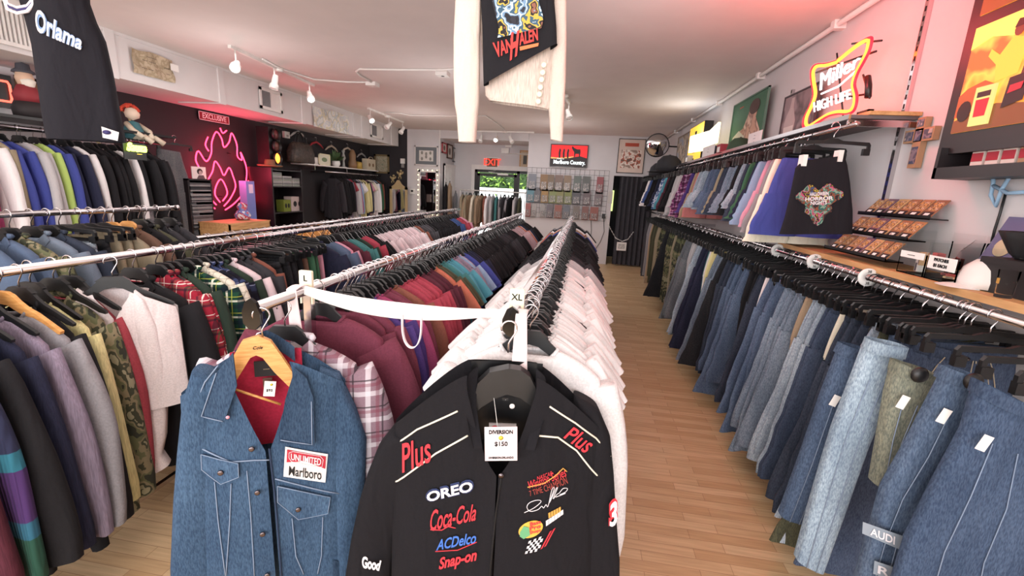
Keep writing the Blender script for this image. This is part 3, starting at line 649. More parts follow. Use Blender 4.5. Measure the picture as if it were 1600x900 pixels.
# ================================================================ the runs of clothes
run('the XL rail', XLX+.035, ZL, 1.47, 7.0, [('tee', 'white', 40), ('tee', 'light_grey', 7), ('tee', 'charcoal', 5), ('tee', 'black', 30), ('tee', 'dark_grey', 3), ('tee', 'black', 9), ('tee', 'royal_blue', 4),
    ('tee', 'tan', 2), ('tee', 'green', 1), ('tee', 'orange', 2), ('tee', 'white', 3), ('tee', 'red', 1), ('tee', 'black', 8), ('tee', 'grey', 4)], gap_grow=1.12)
run('the L rail', LX, ZL, 1.62, 7.0, [('long', 'berry', 3), ('long', 'purple', 3), ('long', 'magenta', 2), ('long', 'berry', 3), ('long', 'rust', 2), ('long', 'crimson', 7), ('long', 'maroon', 5), ('tee', 'orange', 2), ('tee', 'olive', 2),
    ('tee', 'teal', 2), ('tee', 'turquoise', 4), ('tee', 'mauve', 3), ('tee', 'light_blue', 1), ('tee', 'dusty_pink', 1), ('tee', 'royal_blue', 3), ('tee', 'navy', 3), ('tee', 'black', 26), ('tee', 'charcoal', 8), ('tee', 'black', 9), ('tee', 'dusty_pink', 13),
    ('tee', 'orange', 2), ('tee', 'light_grey', 2), ('tee', 'navy', 2), ('tee', 'black', 9), ('tee', 'dusty_pink', 3)], gap_grow=1.1)
run('the aisle rail', AX, ZL, 1.86, 2.5, [('flannel', 'red_tartan', 2), ('coat', 'dark_green', 1), ('flannel', 'green_tartan', 1), ('shirt', 'pinstripe', 1), ('flannel', 'navy_plaid', 2), ('coat', 'dark_green', 1), ('shirt', 'pale_pink', 1), ('coat', 'charcoal', 2), ('coat', 'rust', 1)], nearY=4)
run('the aisle rail', AX, ZL, 2.56, 3.1, [('jeans', 'black_denim', 3), ('trou', 'black', 2), ('trou', 'brown', 1), ('trou', 'green', 2), ('trou', 'pink', 1)], nearY=4)
run('the aisle rail', AX, ZL, 3.15, 7.3, [('coat', 'navy', 2), ('coat', 'mid_denim', 2), ('coat', 'pink', 1), ('coat', 'maroon', 2), ('coat', 'teal', 2), ('coat', 'dark_green', 1), ('coat', 'crimson', 2), ('tee', 'black', 2), ('tee', 'pale_pink', 14), ('tee', 'light_grey', 2), ('tee', 'rust', 2),
    ('long', 'dark_grey', 4), ('long', 'black', 15), ('long', 'blue', 4), ('long', 'brown', 1), ('long', 'crimson', 3), ('long', 'pink', 2)])
run('the far floor rail', CX, 1.255, 2.85, 7.5, [('coat', 'black', 3), ('coat', 'orange', 1), ('trou', 'white', 1), ('shorts', 'purple', 1), ('dshorts', 'pale_denim', 6), ('coat', 'brown', 4, 'wood'), ('coat', 'tan', 2, 'wood'), ('coat', 'black', 9), ('coat', 'camo', 3), ('coat', 'grey', 5), ('coat', 'black', 14)])
run('the short rail', CX, 1.475, 1.62, 2.68, [('coat', 'mid_denim', 2), ('coat', 'camo', 1), ('coat', 'washed_denim', 1), ('coat', 'dark_denim', 1), ('jeans', 'pale_denim', 1), ('jeans', 'black_denim', 1), ('trou', 'khaki', 2), ('coat', 'khaki', 1, 'wood'), ('coat', 'brown', 1, 'wood'), ('coat', 'black', 1), ('coat', 'olive', 1), ('coat', 'charcoal', 2)], nearY=4)
run('the high wall rail', -4.9, 2.02, 2.85, 4.55, [('coat', 'magenta', 2), ('coat', 'white', 1), ('coat', 'khaki', 1), ('coat', 'royal_blue', 2), ('coat', 'light_grey', 2), ('coat', 'lime', 1), ('coat', 'royal_blue', 1), ('coat', 'navy', 2), ('coat', 'white', 1), ('coat', 'black', 4), ('coat', 'white', 1), ('coat', 'black', 5)], nearY=0)
run('the back wall rail', -5.12, 1.86, 8.75, 10.85, [('coat', 'charcoal', 1), ('coat', 'black', 5), ('shirt', 'mauve', 2), ('tee', 'red', 1), ('shirt', 'light_grey', 2), ('shirt', 'magenta', 1), ('shirt', 'light_blue', 1), ('tee', 'white', 2), ('shirt', 'yellow', 3), ('coat', 'navy', 1), ('tee', 'pink', 2), ('tee', 'cream', 2), ('shirt', 'white', 3), ('shirt', 'light_blue', 1), ('coat', 'green', 2), ('coat', 'rust', 1), ('coat', 'black', 2)], nearY=0, sc=.82)
for i, c in enumerate(['khaki', 'khaki', 'tan', 'cream', 'tan', 'tan', 'rust', 'white', 'light_grey', 'teal', 'grey', 'dark_grey', 'grey', 'black', 'light_grey', 'olive']):
    garment('coat' if i < 6 else 'shirt', c, (-3.1+.1*i, 11.5, 1.62), math.pi/2+R_.uniform(-.4, .1), f"{words(c)} garment in place {['first','second','third','fourth','fifth','sixth','seventh','eighth','ninth','tenth','eleventh','twelfth','thirteenth','fourteenth','fifteenth','sixteenth'][i]} from the left before the street door", None, hang='black', rail='the door rail')
# jeans wall
seqJ = [('jeans', 'indigo_denim', 2), ('jeans', 'washed_denim', 1), ('jeans', 'mid_denim', 2), ('jeans', 'olive', 1), ('jeans', 'pale_denim', 3), ('jeans', 'dark_denim', 3), ('trou', 'cream', 1), ('jeans', 'indigo_denim', 2), ('jeans', 'pale_denim', 3), ('trou', 'tan', 1),
        ('jeans', 'washed_denim', 5), ('jeans', 'mid_denim', 3), ('trou', 'white', 1), ('jeans', 'dark_denim', 2), ('trou', 'black', 2), ('jeans', 'mid_denim', 4), ('jeans', 'dark_denim', 3), ('jeans', 'black_denim', 1), ('jeans', 'washed_denim', 3), ('trou', 'yellow', 2),
        ('trou', 'white', 1), ('trou', 'teal', 1), ('jeans', 'navy', 3), ('jeans', 'pale_denim', 3), ('trou', 'light_grey', 2), ('jeans', 'grey_denim', 4), ('trou', 'camo', 5), ('trou', 'khaki', 2), ('trou', 'camo', 4), ('jeans', 'black_denim', 3), ('trou', 'camo', 4), ('trou', 'khaki', 3),
        ('trou', 'olive', 5), ('trou', 'tan', 2), ('trou', 'grey', 4), ('trou', 'dark_grey', 4)]
run('the jeans rail', JX, JZ, 1.85, 9.6, seqJ, nearY=4.2, gap_grow=1.35, jit=.05)
seqU = [('shorts', 'royal_blue', 1), ('shorts', 'cream', 1), ('shorts', 'grey', 1), ('shorts', 'pink', 1), ('shorts', 'light_blue', 1), ('shorts', 'navy', 1), ('shorts', 'green', 1), ('dshorts', 'dark_denim', 1), ('dshorts', 'pale_denim', 1), ('shorts', 'black', 1), ('dshorts', 'washed_denim', 2), ('dshorts', 'dark_denim', 2),
        ('shorts', 'khaki', 1), ('dshorts', 'mid_denim', 3), ('dshorts', 'pale_denim', 3), ('shorts', 'coral', 1), ('shorts', 'tan', 1), ('shorts', 'purple', 1), ('shorts', 'purple_plaid', 4), ('shorts', 'pink', 1), ('shorts', 'light_grey', 3), ('shorts', 'black', 3), ('shorts', 'maroon', 2), ('shorts', 'turquoise', 1), ('shorts', 'blue_check', 3),
        ('shorts', 'navy', 3), ('shorts', 'black', 4), ('shorts', 'blue', 3), ('shorts', 'white', 2), ('shorts', 'black', 5)]
run('the upper rail', UX, UZ, 3.3, 10.6, seqU, nearY=0, gap_grow=1.15)
# ================================================================ front garments traced to their own depth
class Plane:
    """a vertical plane through O turned by ang about z; local x along it, y behind it"""
    def __init__(s, O, ang, yl=-.03):
        s.O = Vector(O); a = math.radians(ang); s.ang = a
        s.ex = Vector((math.cos(a), math.sin(a), 0)); s.ey = Vector((-math.sin(a), math.cos(a), 0)); s.yl = yl
    def L(s, px, py, yl=None):
        P0 = s.O+s.ey*(s.yl if yl is None else yl); d = ray(px, py); t = ((P0-CAM) @ s.ey)/(d @ s.ey) if False else (P0-CAM).dot(s.ey)/d.dot(s.ey)
        q = CAM+d*t-s.O; return (q.dot(s.ex), q.z)
    def root(s, name, label, cat, group=None): return thing(name, label, cat, s.O, s.ang, group)
def rowloft(pl, rows, D, seed=1, fold=.004, n=30, kx=(12, 30), sub=3, y0=0, cap0=False, cap1=False, pw=.55):
    """rows: (left px, py, right px, py) top to bottom -> closed garment shell around the plane"""
    rd = random.Random(seed); f = fold_fn(rd, fold, kx)
    R0 = [(Vector((*pl.L(a, b),)), Vector((*pl.L(c, d),))) for a, b, c, d in rows]; rows2 = []
    for i in range(len(R0)-1):
        for k in range(sub):
            t = k/sub; rows2.append((R0[i][0].lerp(R0[i+1][0], t), R0[i][1].lerp(R0[i+1][1], t)))
    rows2.append(R0[-1]); rings = []
    for i, (A, B) in enumerate(rows2):
        c = (A+B)/2; h = (B-A)/2; r = []
        for j in range(n):
            a = 2*math.pi*j/n; p = c+h*sgp(math.cos(a), .8); r.append((p.x, y0+D*sgp(math.sin(a), pw)+f(p.x, p.y), p.y))
        rings.append(r)
    return MB().loft(rings, cap0=cap0, cap1=cap1), (lambda x, z: f(x, z)+y0)
class Coat:
    def __init__(s, pl, root, hw, nw, zn, zt, L, D, gap, mat, color, wb=None, seed=5, fold=.004, kx=(9, 22), cx=0):
        s.cx = cx
        s.pl = pl; s.root = root; s.D = D; rd = random.Random(seed); s.f = fold_fn(rd, fold, kx); s.hw = hw; wb = wb or hw+.02; s.zt = zt
        s.W = lambda z: hw+(wb-hw)*min(1, max(0, (zt-z)/(L+zt)))+.004
        def ztop(x): x = abs(x); return zn+(zt-zn)*min(1, max(0, (x-nw)/(hw-nw)))**1.25
        m = MB()
        for sg in (-1, 1):
            def fn(u, v, sg=sg):
                xt = hw+(nw-hw)*u; zz = ztop(xt); z = zz+(-L-zz)*v; W = s.W(z); g = gap(z)
                x = W+(g-W)*u if v > .08 else (xt*(1-v/.08)+(W+(g-W)*u)*v/.08)
                return (sg*x+cx, s.Fy(sg*x+cx, z), z)
            m.grid(fn, 26, 30)
        def fb(u, v):
            x0 = -hw+2*hw*u; zz = ztop(x0) if abs(x0) > nw else zn+.0; z = zz+(-L-zz)*v; W = s.W(z); x = x0*W/hw; return (x+cx, s.D*math.sqrt(max(0, 1-(x/(W+.002))**2))+.0, z)
        m.grid(fb, 30, 20)
        s.body = m.build('body', mat, root); s.body.color = (*color, 1)
        s.ztop = ztop
    def Fy(s, x, z, off=0):
        x = x-s.cx; W = s.W(z); return -s.D*math.sqrt(max(0, 1-min(1, abs(x)/(W+.002))**2))+s.f(x, z)*min(1, max(0, (s.zt+.1-z)*4))*max(0, 1-(abs(x)/W)**6)-off
    def S(s, px, py, off=.004): x, z = s.pl.L(px, py); return Vector((x, s.Fy(x, z)-off, z))
    def quad(s, q, off=.004):
        Q = [Vector((*s.pl.L(*p),)) for p in q]   # TL TR BR BL
        def w(u, v): a = Q[0].lerp(Q[1], u); b = Q[3].lerp(Q[2], u); p = a.lerp(b, 1-v); return Vector((p.x, s.Fy(p.x, p.y)-off, p.y))
        return w
    def patch(s, name, q, mat, off=.004, label=None, color=None, parent=None, nu=8, nv=6, th=.002):
        w = s.quad(q, off); m = MB().grid(lambda u, v: w(u, 1-v), nu, nv); w2 = s.quad(q, off-th)
        o = m.build(name, mat, parent or s.root, label)
        if color: o.color = (*color, 1)
        return o
    def text(s, t, q, mat, off=.007, bold=0, shear=0, name='lettering', parent=None):
        me = text_mesh(name, t, 1, mat, None, shear=shear, ext=.0, bold=bold); xs = [v.co.x for v in me.vertices]; ys = [v.co.y for v in me.vertices]
        a, b_, c, d = min(xs), max(xs), min(ys), max(ys); w = s.quad(q, off)
        for v in me.vertices: v.co = w((v.co.x-a)/(b_-a), (v.co.y-c)/(d-c))
        return mk(name, me, parent or s.root)
    def line(s, name, pix, r, mat, off=.003, n=6, sub=4, parent=None):
        pts = []
        if name == 'signature':
            q = []
            for i in range(len(pix)-1):
                g = lambda j: pix[max(0, min(len(pix)-1, j))]
                for k in range(4):
                    u = k/4; q.append(tuple(.5*((2*g(i)[c])+(g(i+1)[c]-g(i-1)[c])*u+(2*g(i-1)[c]-5*g(i)[c]+4*g(i+1)[c]-g(i+2)[c])*u*u+(3*g(i)[c]-g(i-1)[c]-3*g(i+1)[c]+g(i+2)[c])*u**3) for c in (0, 1)))
            pix = q+[pix[-1]]; sub = 1
        for i in range(len(pix)-1):
            for k in range(sub): t = k/sub; pts.append((pix[i][0]+(pix[i+1][0]-pix[i][0])*t, pix[i][1]+(pix[i+1][1]-pix[i][1])*t))
        pts.append(pix[-1]); return MB().tube([s.S(*p, off) for p in pts], r, n).build(name, mat, parent or s.root)
    def poly(s, name, pix, mat, off=.004, th=.003, label=None, color=None, parent=None):
        P = [s.S(*p, off) for p in pix]; K = len(P); Q = [p+Vector((0, -th, 0)) for p in P]
        o = MB().add(P+Q, [tuple(range(K)), tuple(range(2*K-1, K-1, -1))]+[(i, i+K, (i+1) % K+K, (i+1) % K) for i in range(K)]).build(name, mat, parent or s.root, label)
        if color: o.color = (*color, 1)
        return o
def coat_sleeves(co, paths, mat, color, D=.05, seed=3, fold=.005, kx=(10, 26)):
    rd = random.Random(seed); out = []
    for rows, y0 in paths:
        m, _ = rowloft(co.pl, rows, D, seed+len(out), fold, 24, kx, 4, y0, cap0=True)
        o = m.build('sleeve', mat, co.root); o.color = (*color, 1); out.append(o)
    return out
THREADW = plain('pale_thread', '#7f90a8', .8); REDT = plain('red_embroidery', '#d2323e', .7); WHITET = plain('white_embroidery', '#ece6ea', .7); BLUET = plain('blue_embroidery', '#3f6fc4', .7); NAVYT = plain('navy_embroidery', '#20305a', .7); PIPE = plain('ivory_piping', '#efe8d4', .6)
# ---------------------------------------------------------------- blue denim jacket
pl = Plane((-.93, 1.17, 1.312), 28, -.06)
dj = pl.root('denim_jacket', 'blue denim jacket with red lining and chest patch on the wooden hanger', 'jacket')
DC = rgb('#3a516b'); DC2 = rgb('#33475f')
vz = pl.L(405, 705)[1]
def gapd(z): return .006+.085*min(1, max(0, (z-vz)/(-.16-vz)))**.9
dc = Coat(pl, dj, .225, .075, -.135, -.235, 1.0, .06, gapd, F_DENIM, DC, wb=.235, seed=11, fold=.006)
# keep the jacket centre where the photo shows it
def coat_shift(co, dx): pass
coat_sleeves(dc, [([(292, 588, 330, 600), (276, 640, 340, 640), (268, 720, 338, 720), (262, 800, 335, 800), (258, 905, 330, 905), (262, 1000, 325, 1000)], .01), ([(497, 590, 530, 600), (492, 640, 556, 650), (505, 700, 574, 700), (512, 770, 572, 770), (520, 850, 566, 850), (520, 950, 560, 950)], .02)], F_DENIM, DC, .05, 31, .006)
dc.line('shoulder_seam', [(340, 572), (318, 600), (300, 640)], .002, THREADW); 
RED = plain('red_blanket_lining', '#a81f3c', .95, 0, .12, 120, .4)
lin_ = MB().grid(lambda u, v: (-.10+.2*u, .03+.012*math.sin(3.1*u), -.125-v*.33), 12, 10).build('lining', RED, dj)
w0, z0 = pl.L(418, 625)
m = MB().box(-.034, .034, .012, .018, -.205, -.155).build('neck_label', plain('black_label', '#1d1a1c', .8), dj)
text('label_lettering', '-----', .011, plain('label_gold', '#b9a888', .8), m, fr((0, .011, -.18), (1, 0, 0)))
MB().box(-.012, .014, .008, .012, -.24, -.21).build('care_label', plain('brown_label', '#5a4038', .9), dj)
# collar, back and two flaps
ck = MB().grid(lambda u, v: (-.082+.164*u, .035-.0*u+.014*math.sin(math.pi*u)-.02*abs(2*u-1), -.085-.05*v+.02*math.sin(math.pi*u)-.03*abs(2*u-1)), 12, 4).build('collar', F_DENIM, dj); ck.color = (*DC2, 1)
dc.poly('collar_flap', [(366, 548), (340, 580), (313, 652), (352, 657), (372, 600)], F_DENIM, .012, .008, color=DC2)
dc.poly('collar_flap', [(462, 572), (447, 620), (436, 686), (492, 696), (490, 620), (480, 590)], F_DENIM, .012, .008, color=DC2)
dc.line('stitching', [(340, 580), (315, 650), (350, 655)], .0016, THREADW, .022); dc.line('stitching', [(440, 682), (488, 692), (487, 625)], .0016, THREADW, .022)
dc.line('yoke_seam', [(313, 707), (360, 722), (398, 718), (421, 718)], .0022, THREADW); dc.line('yoke_seam', [(430, 748), (475, 762), (530, 778)], .0022, THREADW)
for q, b0 in (([(312, 714), (373, 722), (374, 743), (345, 756), (313, 738)], (345, 738)), ([(434, 758), (516, 780), (512, 805), (466, 812), (434, 783)], (466, 796))):
    o = dc.poly('pocket_flap', q, F_DENIM, .005, .004, color=rgb('#415974'))
    dc.line('stitching', q+[q[0]], .0012, THREADW, .010, parent=o, sub=2)
    p = dc.S(*b0, .010); MB().lathe([(0, -.001), (.0085, 0), (.0085, .003), (.006, .005), (0, .004)], 14, 0, Matrix.Translation(p)@Matrix.Rotation(math.radians(90), 4, 'X')).build('button', CHROME_D, o)
    dc.line('pocket_seam', [(q[0][0]+22, q[3][1]), (q[0][0]+28, q[3][1]+60), (q[0][0]+40, 900)], .0016, THREADW); dc.line('pocket_seam', [(q[1][0]-12, q[3][1]), (q[1][0]-14, q[3][1]+60), (q[1][0]-20, 900)], .0016, THREADW)
for b0 in ((394, 699), (403, 767), (411, 832), (418, 896)):
    p = dc.S(*b0, .008); MB().lathe([(0, -.001), (.0085, 0), (.0085, .003), (.006, .005), (0, .004)], 14, 0, Matrix.Translation(p)@Matrix.Rotation(math.radians(90), 4, 'X')).build('button', CHROME_D, dj)
dc.line('placket_seam', [(386, 735), (392, 800), (398, 900)], .0016, THREADW); dc.line('placket_edge', [(421, 700), (430, 780), (440, 905)], .003, plain('dark_seam', '#22324c', .9))
dc.patch('breast_pocket_edge', [(519, 880), (532, 884), (536, 930), (522, 930)], F_DENIM, .004, color=DC2)
pt = dc.patch('chest_patch', [(446, 697), (512, 713), (508, 757), (443, 744)], plain('white_patch', '#efecea', .7), .006, 'white and red sewn chest patch')
dc.poly('patch_band', [(449, 701), (509, 716), (508, 735), (478, 721), (448, 721)], plain('patch_red', '#b8283c', .7), .008, .001, parent=pt)
dc.text('UNLIMITED', [(455, 707), (502, 718), (501, 729), (455, 717)], WHITET, .0105, .015, parent=pt); dc.line('patch_outline', [(452, 706), (458, 704), (500, 714), (505, 720), (503, 731), (497, 731), (456, 720), (452, 714), (452, 706)], .0008, WHITET, .010, parent=pt)
dc.text('Marlboro', [(452, 727), (502, 736), (502, 752), (451, 742)], INK, .0085, .012, parent=pt)
tgd = MB().box(-.016, .016, -.008, -.006, -.05, 0).build('swing_tag', CARD, dj, None, (0.012, -.0, -.215), (0, .15, 0)); text('tag_lettering', '$95', .012, INK, tgd, fr((0, -.009, -.03), (1, 0, 0))); MB().lathe([(0, 0), (.004, .001), (0, .002)], 8, 0, Matrix.Translation((.004, -.009, -.01))@Matrix.Rotation(1.57, 4, 'X')).build('lemon_mark', plain('lemon', '#e8d44a'), tgd)
MB().lathe([(0, 0), (.005, .001), (.005, .003), (0, .004)], 12, 0, Matrix.Translation(dc.S(358, 648, .02))@Matrix.Rotation(1.57, 4, 'X')).build('collar_pin', plain('pink_pin', '#e2a0b0'), dj)
# its wooden hanger
wh = thing('wooden_hanger', 'varnished wooden hanger with a handwritten name holding the denim jacket', 'hanger', pl.O+pl.ey*-.01, pl.ang)
P_ = [pl.L(*q, 0) for q in [(405, 522), (380, 530), (367, 553), (360, 585), (345, 610), (352, 618), (372, 590), (393, 556), (402, 552), (412, 556), (430, 578), (470, 618), (478, 615), (462, 585), (442, 555), (424, 530)]]
MB().prism(P_, -.008, .010).build('body', WOODH, wh); hk = hook_mb(None, 0, 8).build('hook', CHROME, wh)
zz = pl.L(360, 606, 0); z2 = pl.L(440, 634, 0); MB().tube([(zz[0]+.01, 0, zz[1]), (z2[0], 0, z2[1]+.01)], .004).build('trouser_bar', WOODH, wh)
q = pl.L(403, 542, -.01); text('handwriting', 'Cole', .014, INK, wh, fr((q[0], -.0095, q[1]), (1, 0, 0)), shear=.3)
# ---------------------------------------------------------------- black racing jacket
pl = Plane((-.185, 1.245, 1.318), 10, -.06)
rj = pl.root('racing_jacket', 'black racing jacket with embroidered sponsor lettering and price tag', 'jacket')
BC = rgb('#1c1b1f'); cx_ = 0
vz2 = pl.L(790, 738)[1]
def gapr(z): return .003+.10*min(1, max(0, (z-vz2)/(-.15-vz2)))**.6
rc = Coat(pl, rj, .315, .10, -.125, -.31, 1.0, .065, gapr, F_FLEECE, BC, wb=.335, seed=17, fold=.008, kx=(6, 15), cx=-.015)
coat_sleeves(rc, [([(604, 690, 640, 705), (580, 720, 640, 735), (564, 760, 635, 765), (552, 800, 625, 805), (539, 862, 612, 864), (527, 940, 600, 940), (520, 1020, 595, 1020)], .03), ([(905, 640, 945, 660), (900, 690, 962, 700), (902, 750, 968, 760), (905, 820, 972, 830), (908, 900, 977, 900), (910, 1000, 975, 1000)], .03)], F_FLEECE, BC, .055, 51, .008)
MB().grid(lambda u, v: (-.11+.22*u, .035+.012*math.sin(3.1*u), -.12-v*.27), 12, 10).build('lining', plain('black_satin', '#121214', .35), rj)
for sg in (-1, 1):
    cm = MB()
    def cf(u, v, sg=sg):
        x = sg*(.088-.035*u*0+.012*math.sin(v*3.1)-.05*max(0, u-.5)); z = -.128-.215*u; y = -.02-.05*u; return (sg*(abs(x)+.026*v), y+.045*(1-u)*(1-v)-.006-.004*v, z-.03*v*(1-u)+.0)
    o = cm.grid(cf, 10, 4).grid(lambda u, v: tuple(a-b for a, b in zip(cf(u, 1-v), (0, .006, 0))), 10, 4).build('collar', F_FLEECE, rj); o.color = (*BC, 1)
rc.line('shoulder_piping', [(715, 642), (650, 676), (603, 714), (590, 745), (587, 763)], .0028, PIPE, .003); rc.line('chest_piping', [(731, 680), (680, 712), (640, 744), (594, 782)], .0028, PIPE, .003)
rc.line('shoulder_piping', [(859, 635), (900, 664), (935, 694), (950, 715), (961, 730)], .0028, PIPE, .003); rc.line('chest_piping', [(840, 679), (872, 684), (902, 708), (925, 740), (947, 768)], .0028, PIPE, .003)
rc.text('Plus', [(618, 704), (668, 682), (677, 722), (626, 747)], REDT, .008, .012, .35, 'shoulder_lettering'); rc.text('Plus', [(890, 664), (935, 694), (918, 716), (880, 684)], REDT, .008, .012, .35, 'shoulder_lettering')
rc.text('OREO', [(663, 771), (740, 746), (741, 768), (665, 790)], NAVYT, .006, .06, 0, 'sponsor_outline'); rc.text('OREO', [(665, 773), (738, 750), (739, 766), (667, 788)], WHITET, .0085, .03, 0, 'sponsor_lettering')
rc.text('Coca-Cola', [(671, 800), (744, 786), (744, 812), (672, 833)], REDT, .007, .012, .4, 'sponsor_lettering'); rc.line('swash', [(672, 830), (690, 830), (700, 824), (712, 826)], .0016, REDT, .007)
rc.text('ACDelco', [(681, 846), (744, 830), (744, 848), (681, 862)], BLUET, .007, .02, .3, 'sponsor_lettering'); rc.line('underline', [(680, 863), (715, 860), (745, 846)], .0014, REDT, .007)
rc.text('Snap-on', [(685, 873), (745, 856), (745, 880), (686, 896)], REDT, .007, .03, .25, 'sponsor_lettering')
rc.text('NASCAR', [(838, 741), (862, 734), (863, 741), (839, 747)], REDT, .007, .0, .2, 'series_lettering'); rc.text('Winston Series', [(824, 748), (882, 731), (886, 745), (826, 760)], REDT, .007, .004, .2, 'series_lettering'); rc.text('7 TIME CHAMPION', [(826, 763), (884, 745), (888, 757), (828, 771)], plain('rust_embroidery', '#a8433a', .7), .007, -.004, 0, 'series_lettering')
rc.line('series_swoosh', [(824, 757), (850, 752), (868, 742), (880, 732), (886, 738)], .0016, plain('gold_embroidery', '#d9a04a', .6), .007)
rc.line('signature', [(819, 797), (834, 790), (845, 781), (840, 778), (828, 781), (823, 788), (828, 795), (840, 793), (846, 788), (849, 791), (853, 786), (856, 789), (862, 764), (866, 762), (858, 784), (868, 764), (871, 762), (864, 778), (870, 772), (874, 770), (880, 764), (887, 765), (884, 770), (874, 773), (884, 772), (868, 776)], .0011, WHITET, .006, 5, 2)
ov = rc.poly('oval_patch', [(829+19*math.cos(a)-0, 824+13*math.sin(a)-4*math.cos(a)) for a in [i*math.pi/12 for i in range(24)]], plain('yellow_patch', '#e0b54a', .7), .004, .001, 'yellow oval sponsor patch')
rc.poly('green_fish', [(812, 828), (818, 818), (826, 820), (828, 832), (818, 838), (812, 834)], plain('green_embroidery', '#66a878', .7), .0065, .001, parent=ov)
for i, t_ in enumerate(('Bass', 'Pro', 'Shops')): rc.text(t_, [(827, 812+i*7), (844, 808+i*7), (845, 814+i*7), (828, 818+i*7)], REDT, .0085, .03, parent=ov)
rc.text('-----', [(856, 800), (876, 792), (877, 800), (857, 808)], plain('gold_embroidery', '#d9a04a', .6), .006, .01, .3); rc.text('------', [(852, 812), (880, 797), (881, 804), (853, 820)], WHITET, .006, .02, .3)
ck = MB()
fl = rc.quad([(826, 842), (850, 834), (842, 858), (820, 862)], .006)
for i in range(6):
    for j in range(5):
        if (i+j) % 2 == 0: ck.add([fl(i/6, j/5), fl((i+1)/6, j/5), fl((i+1)/6, (j+1)/5), fl(i/6, (j+1)/5)], [(0, 1, 2, 3)])
ck.build('chequered_flag', WHITET, rj); rc.text('//', [(850, 834), (868, 824), (862, 846), (844, 856)], REDT, .006, .04, .3)
rc.text('Good', [(560, 880), (592, 888), (590, 905), (562, 900)], WHITET, .03, .04, .2, 'sleeve_lettering')
sl = MB(); 
o3 = rc.text('3', [(951, 800), (968, 785), (972, 835), (955, 838)], REDT, .028, .10, .2, 'sleeve_number'); rc.text('3', [(953, 803), (967, 789), (970, 831), (956, 834)], WHITET, .032, .03, .2, 'sleeve_number')
p = rc.S(783, 739, .006); MB().lathe([(0, 0), (.009, .001), (.008, .004), (0, .005)], 14, 0, Matrix.Translation(p)@Matrix.Rotation(1.57, 4, 'X')).build('snap_button', CHROME_D, rj)
rc.line('zip_edge', [(783, 745), (775, 800), (765, 900)], .003, plain('black_edge', '#0c0c0e', .8), .002)
x, z = pl.L(785, 668, .01); lb = MB().box(x-.042, x+.042, -.008, -.002, z-.022, z+.022).build('neck_label', plain('silver_label', '#bdb8b8', .5), rj)
text('label_lettering', 'CHASE', .022, INK, lb, fr((x+.008, -.009, z+.004), (1, 0, 0)), bold=.001); text('label_mark', 'C', .03, REDT, lb, fr((x-.026, -.010, z+.004), (1, 0, 0)), bold=.001)
x, z = pl.L(800, 629, .01); MB().lathe([(0, 0), (.008, .001), (.008, .003), (0, .004)], 14, 0, Matrix.Translation((x, -.012, z))@Matrix.Rotation(1.57, 4, 'X')).build('white_sticker', CARD, rj)
x, z = pl.L(790, 622, .01); text('size_label', '-', .008, WHITET, MB().box(x-.01, x+.008, .0, .003, z-.004, z+.006).build('size_tab', BLACKP, rj), fr((x, -.001, z), (1, 0, 0)))
A, B = pl.L(757, 668, -.085), pl.L(805, 722, -.085); wT, hT = B[0]-A[0], A[1]-B[1]
tg = MB().box(0, wT, -.001, .001, -hT, 0).build('price_tag', plain('pink_card', '#f3dfe0', .8), rj, 'pink white price tag reading $150', (A[0], -.088, A[1]+.003), (0, math.radians(-3), 0))
F_ = lambda x, z: fr((x, -.0016, z), (1, 0, 0))
text('tag_lettering', 'DIVERSION', .0165, INK, tg, F_(wT/2, -.016), bold=.0006, sx=.85); text('tag_lettering', '$150', .019, INK, tg, F_(wT/2, -.054), bold=.0004); text('tag_lettering', 'DIVERSION.ORLANDO', .0085, INK, tg, F_(wT/2, -hT+.010), bold=.0003, sx=.85)
MB().lathe([(0, 0), (.007, .001), (0, .002)], 14, 0, Matrix.Translation((wT/2, -.0014, -.034))@Matrix.Rotation(1.57, 4, 'X')).build('lemon_mark', plain('lemon', '#e8d44a'), tg)
MB().tube([(A[0]+wT*.4, -.08, A[1]), (A[0]+wT*.3, -.04, A[1]+.04), (A[0]+wT*.2, .0, A[1]+.08)], .0007).build('tag_string', WHITEP, rj)
bh = thing('shirt_hanger', 'broad black plastic hanger holding the black racing jacket', 'hanger', pl.O, pl.ang)
P_ = [pl.L(*q, 0) for q in [(795, 572), (765, 578), (747, 595), (740, 625), (737, 650), (752, 632), (775, 618), (792, 612), (812, 617), (830, 630), (845, 640), (840, 610), (828, 585), (814, 575)]]
MB().prism(P_, -.02, .02).build('body', BLACKP, bh); hook_mb(None, 0, 8).build('hook', CHROME, bh)
# ---------------------------------------------------------------- grey flannel and berry sweatshirt at the L rail's front end
def hang_near(kind, col, loc, rotdeg, label, seed=1, sc=(1, 1, 1), hang='black', **kw):
    pool = {'tee': TEES, 'long': LONGS, 'hood': LONGS}.get(kind, COATS); me = pool[seed % len(pool)]
    nmn = KIND[kind][0]; o = mk(nmn, me, None, None, loc, (0, 0, math.radians(rotdeg))); o.scale = sc; o.color = (*CN.get(col, (.5, .5, .5)), 1); tag(o, label, KIND[kind][1])
    mat = SPECIAL.get(col); parts = []
    if kind in ('tee', 'long'): parts.append(mk('neckband', ME_BAND, o))
    if kind in ('coat', 'flannel', 'shirt'): parts.append(mk('collar', ME_COLLAR, o))
    if kind == 'hood': parts.append(mk('hood', ME_HOOD, o))
    for p in parts: p.color = o.color
    if mat:
        for p in [o]+parts: p.material_slots[0].link = 'OBJECT'; p.material_slots[0].material = mat
    if kw.get('knit'): o.material_slots[0].link = 'OBJECT'; o.material_slots[0].material = F_KNIT
    HANGQ.append((0, hang, loc, math.radians(rotdeg), kw.get('rail', 'a rail'))); return o
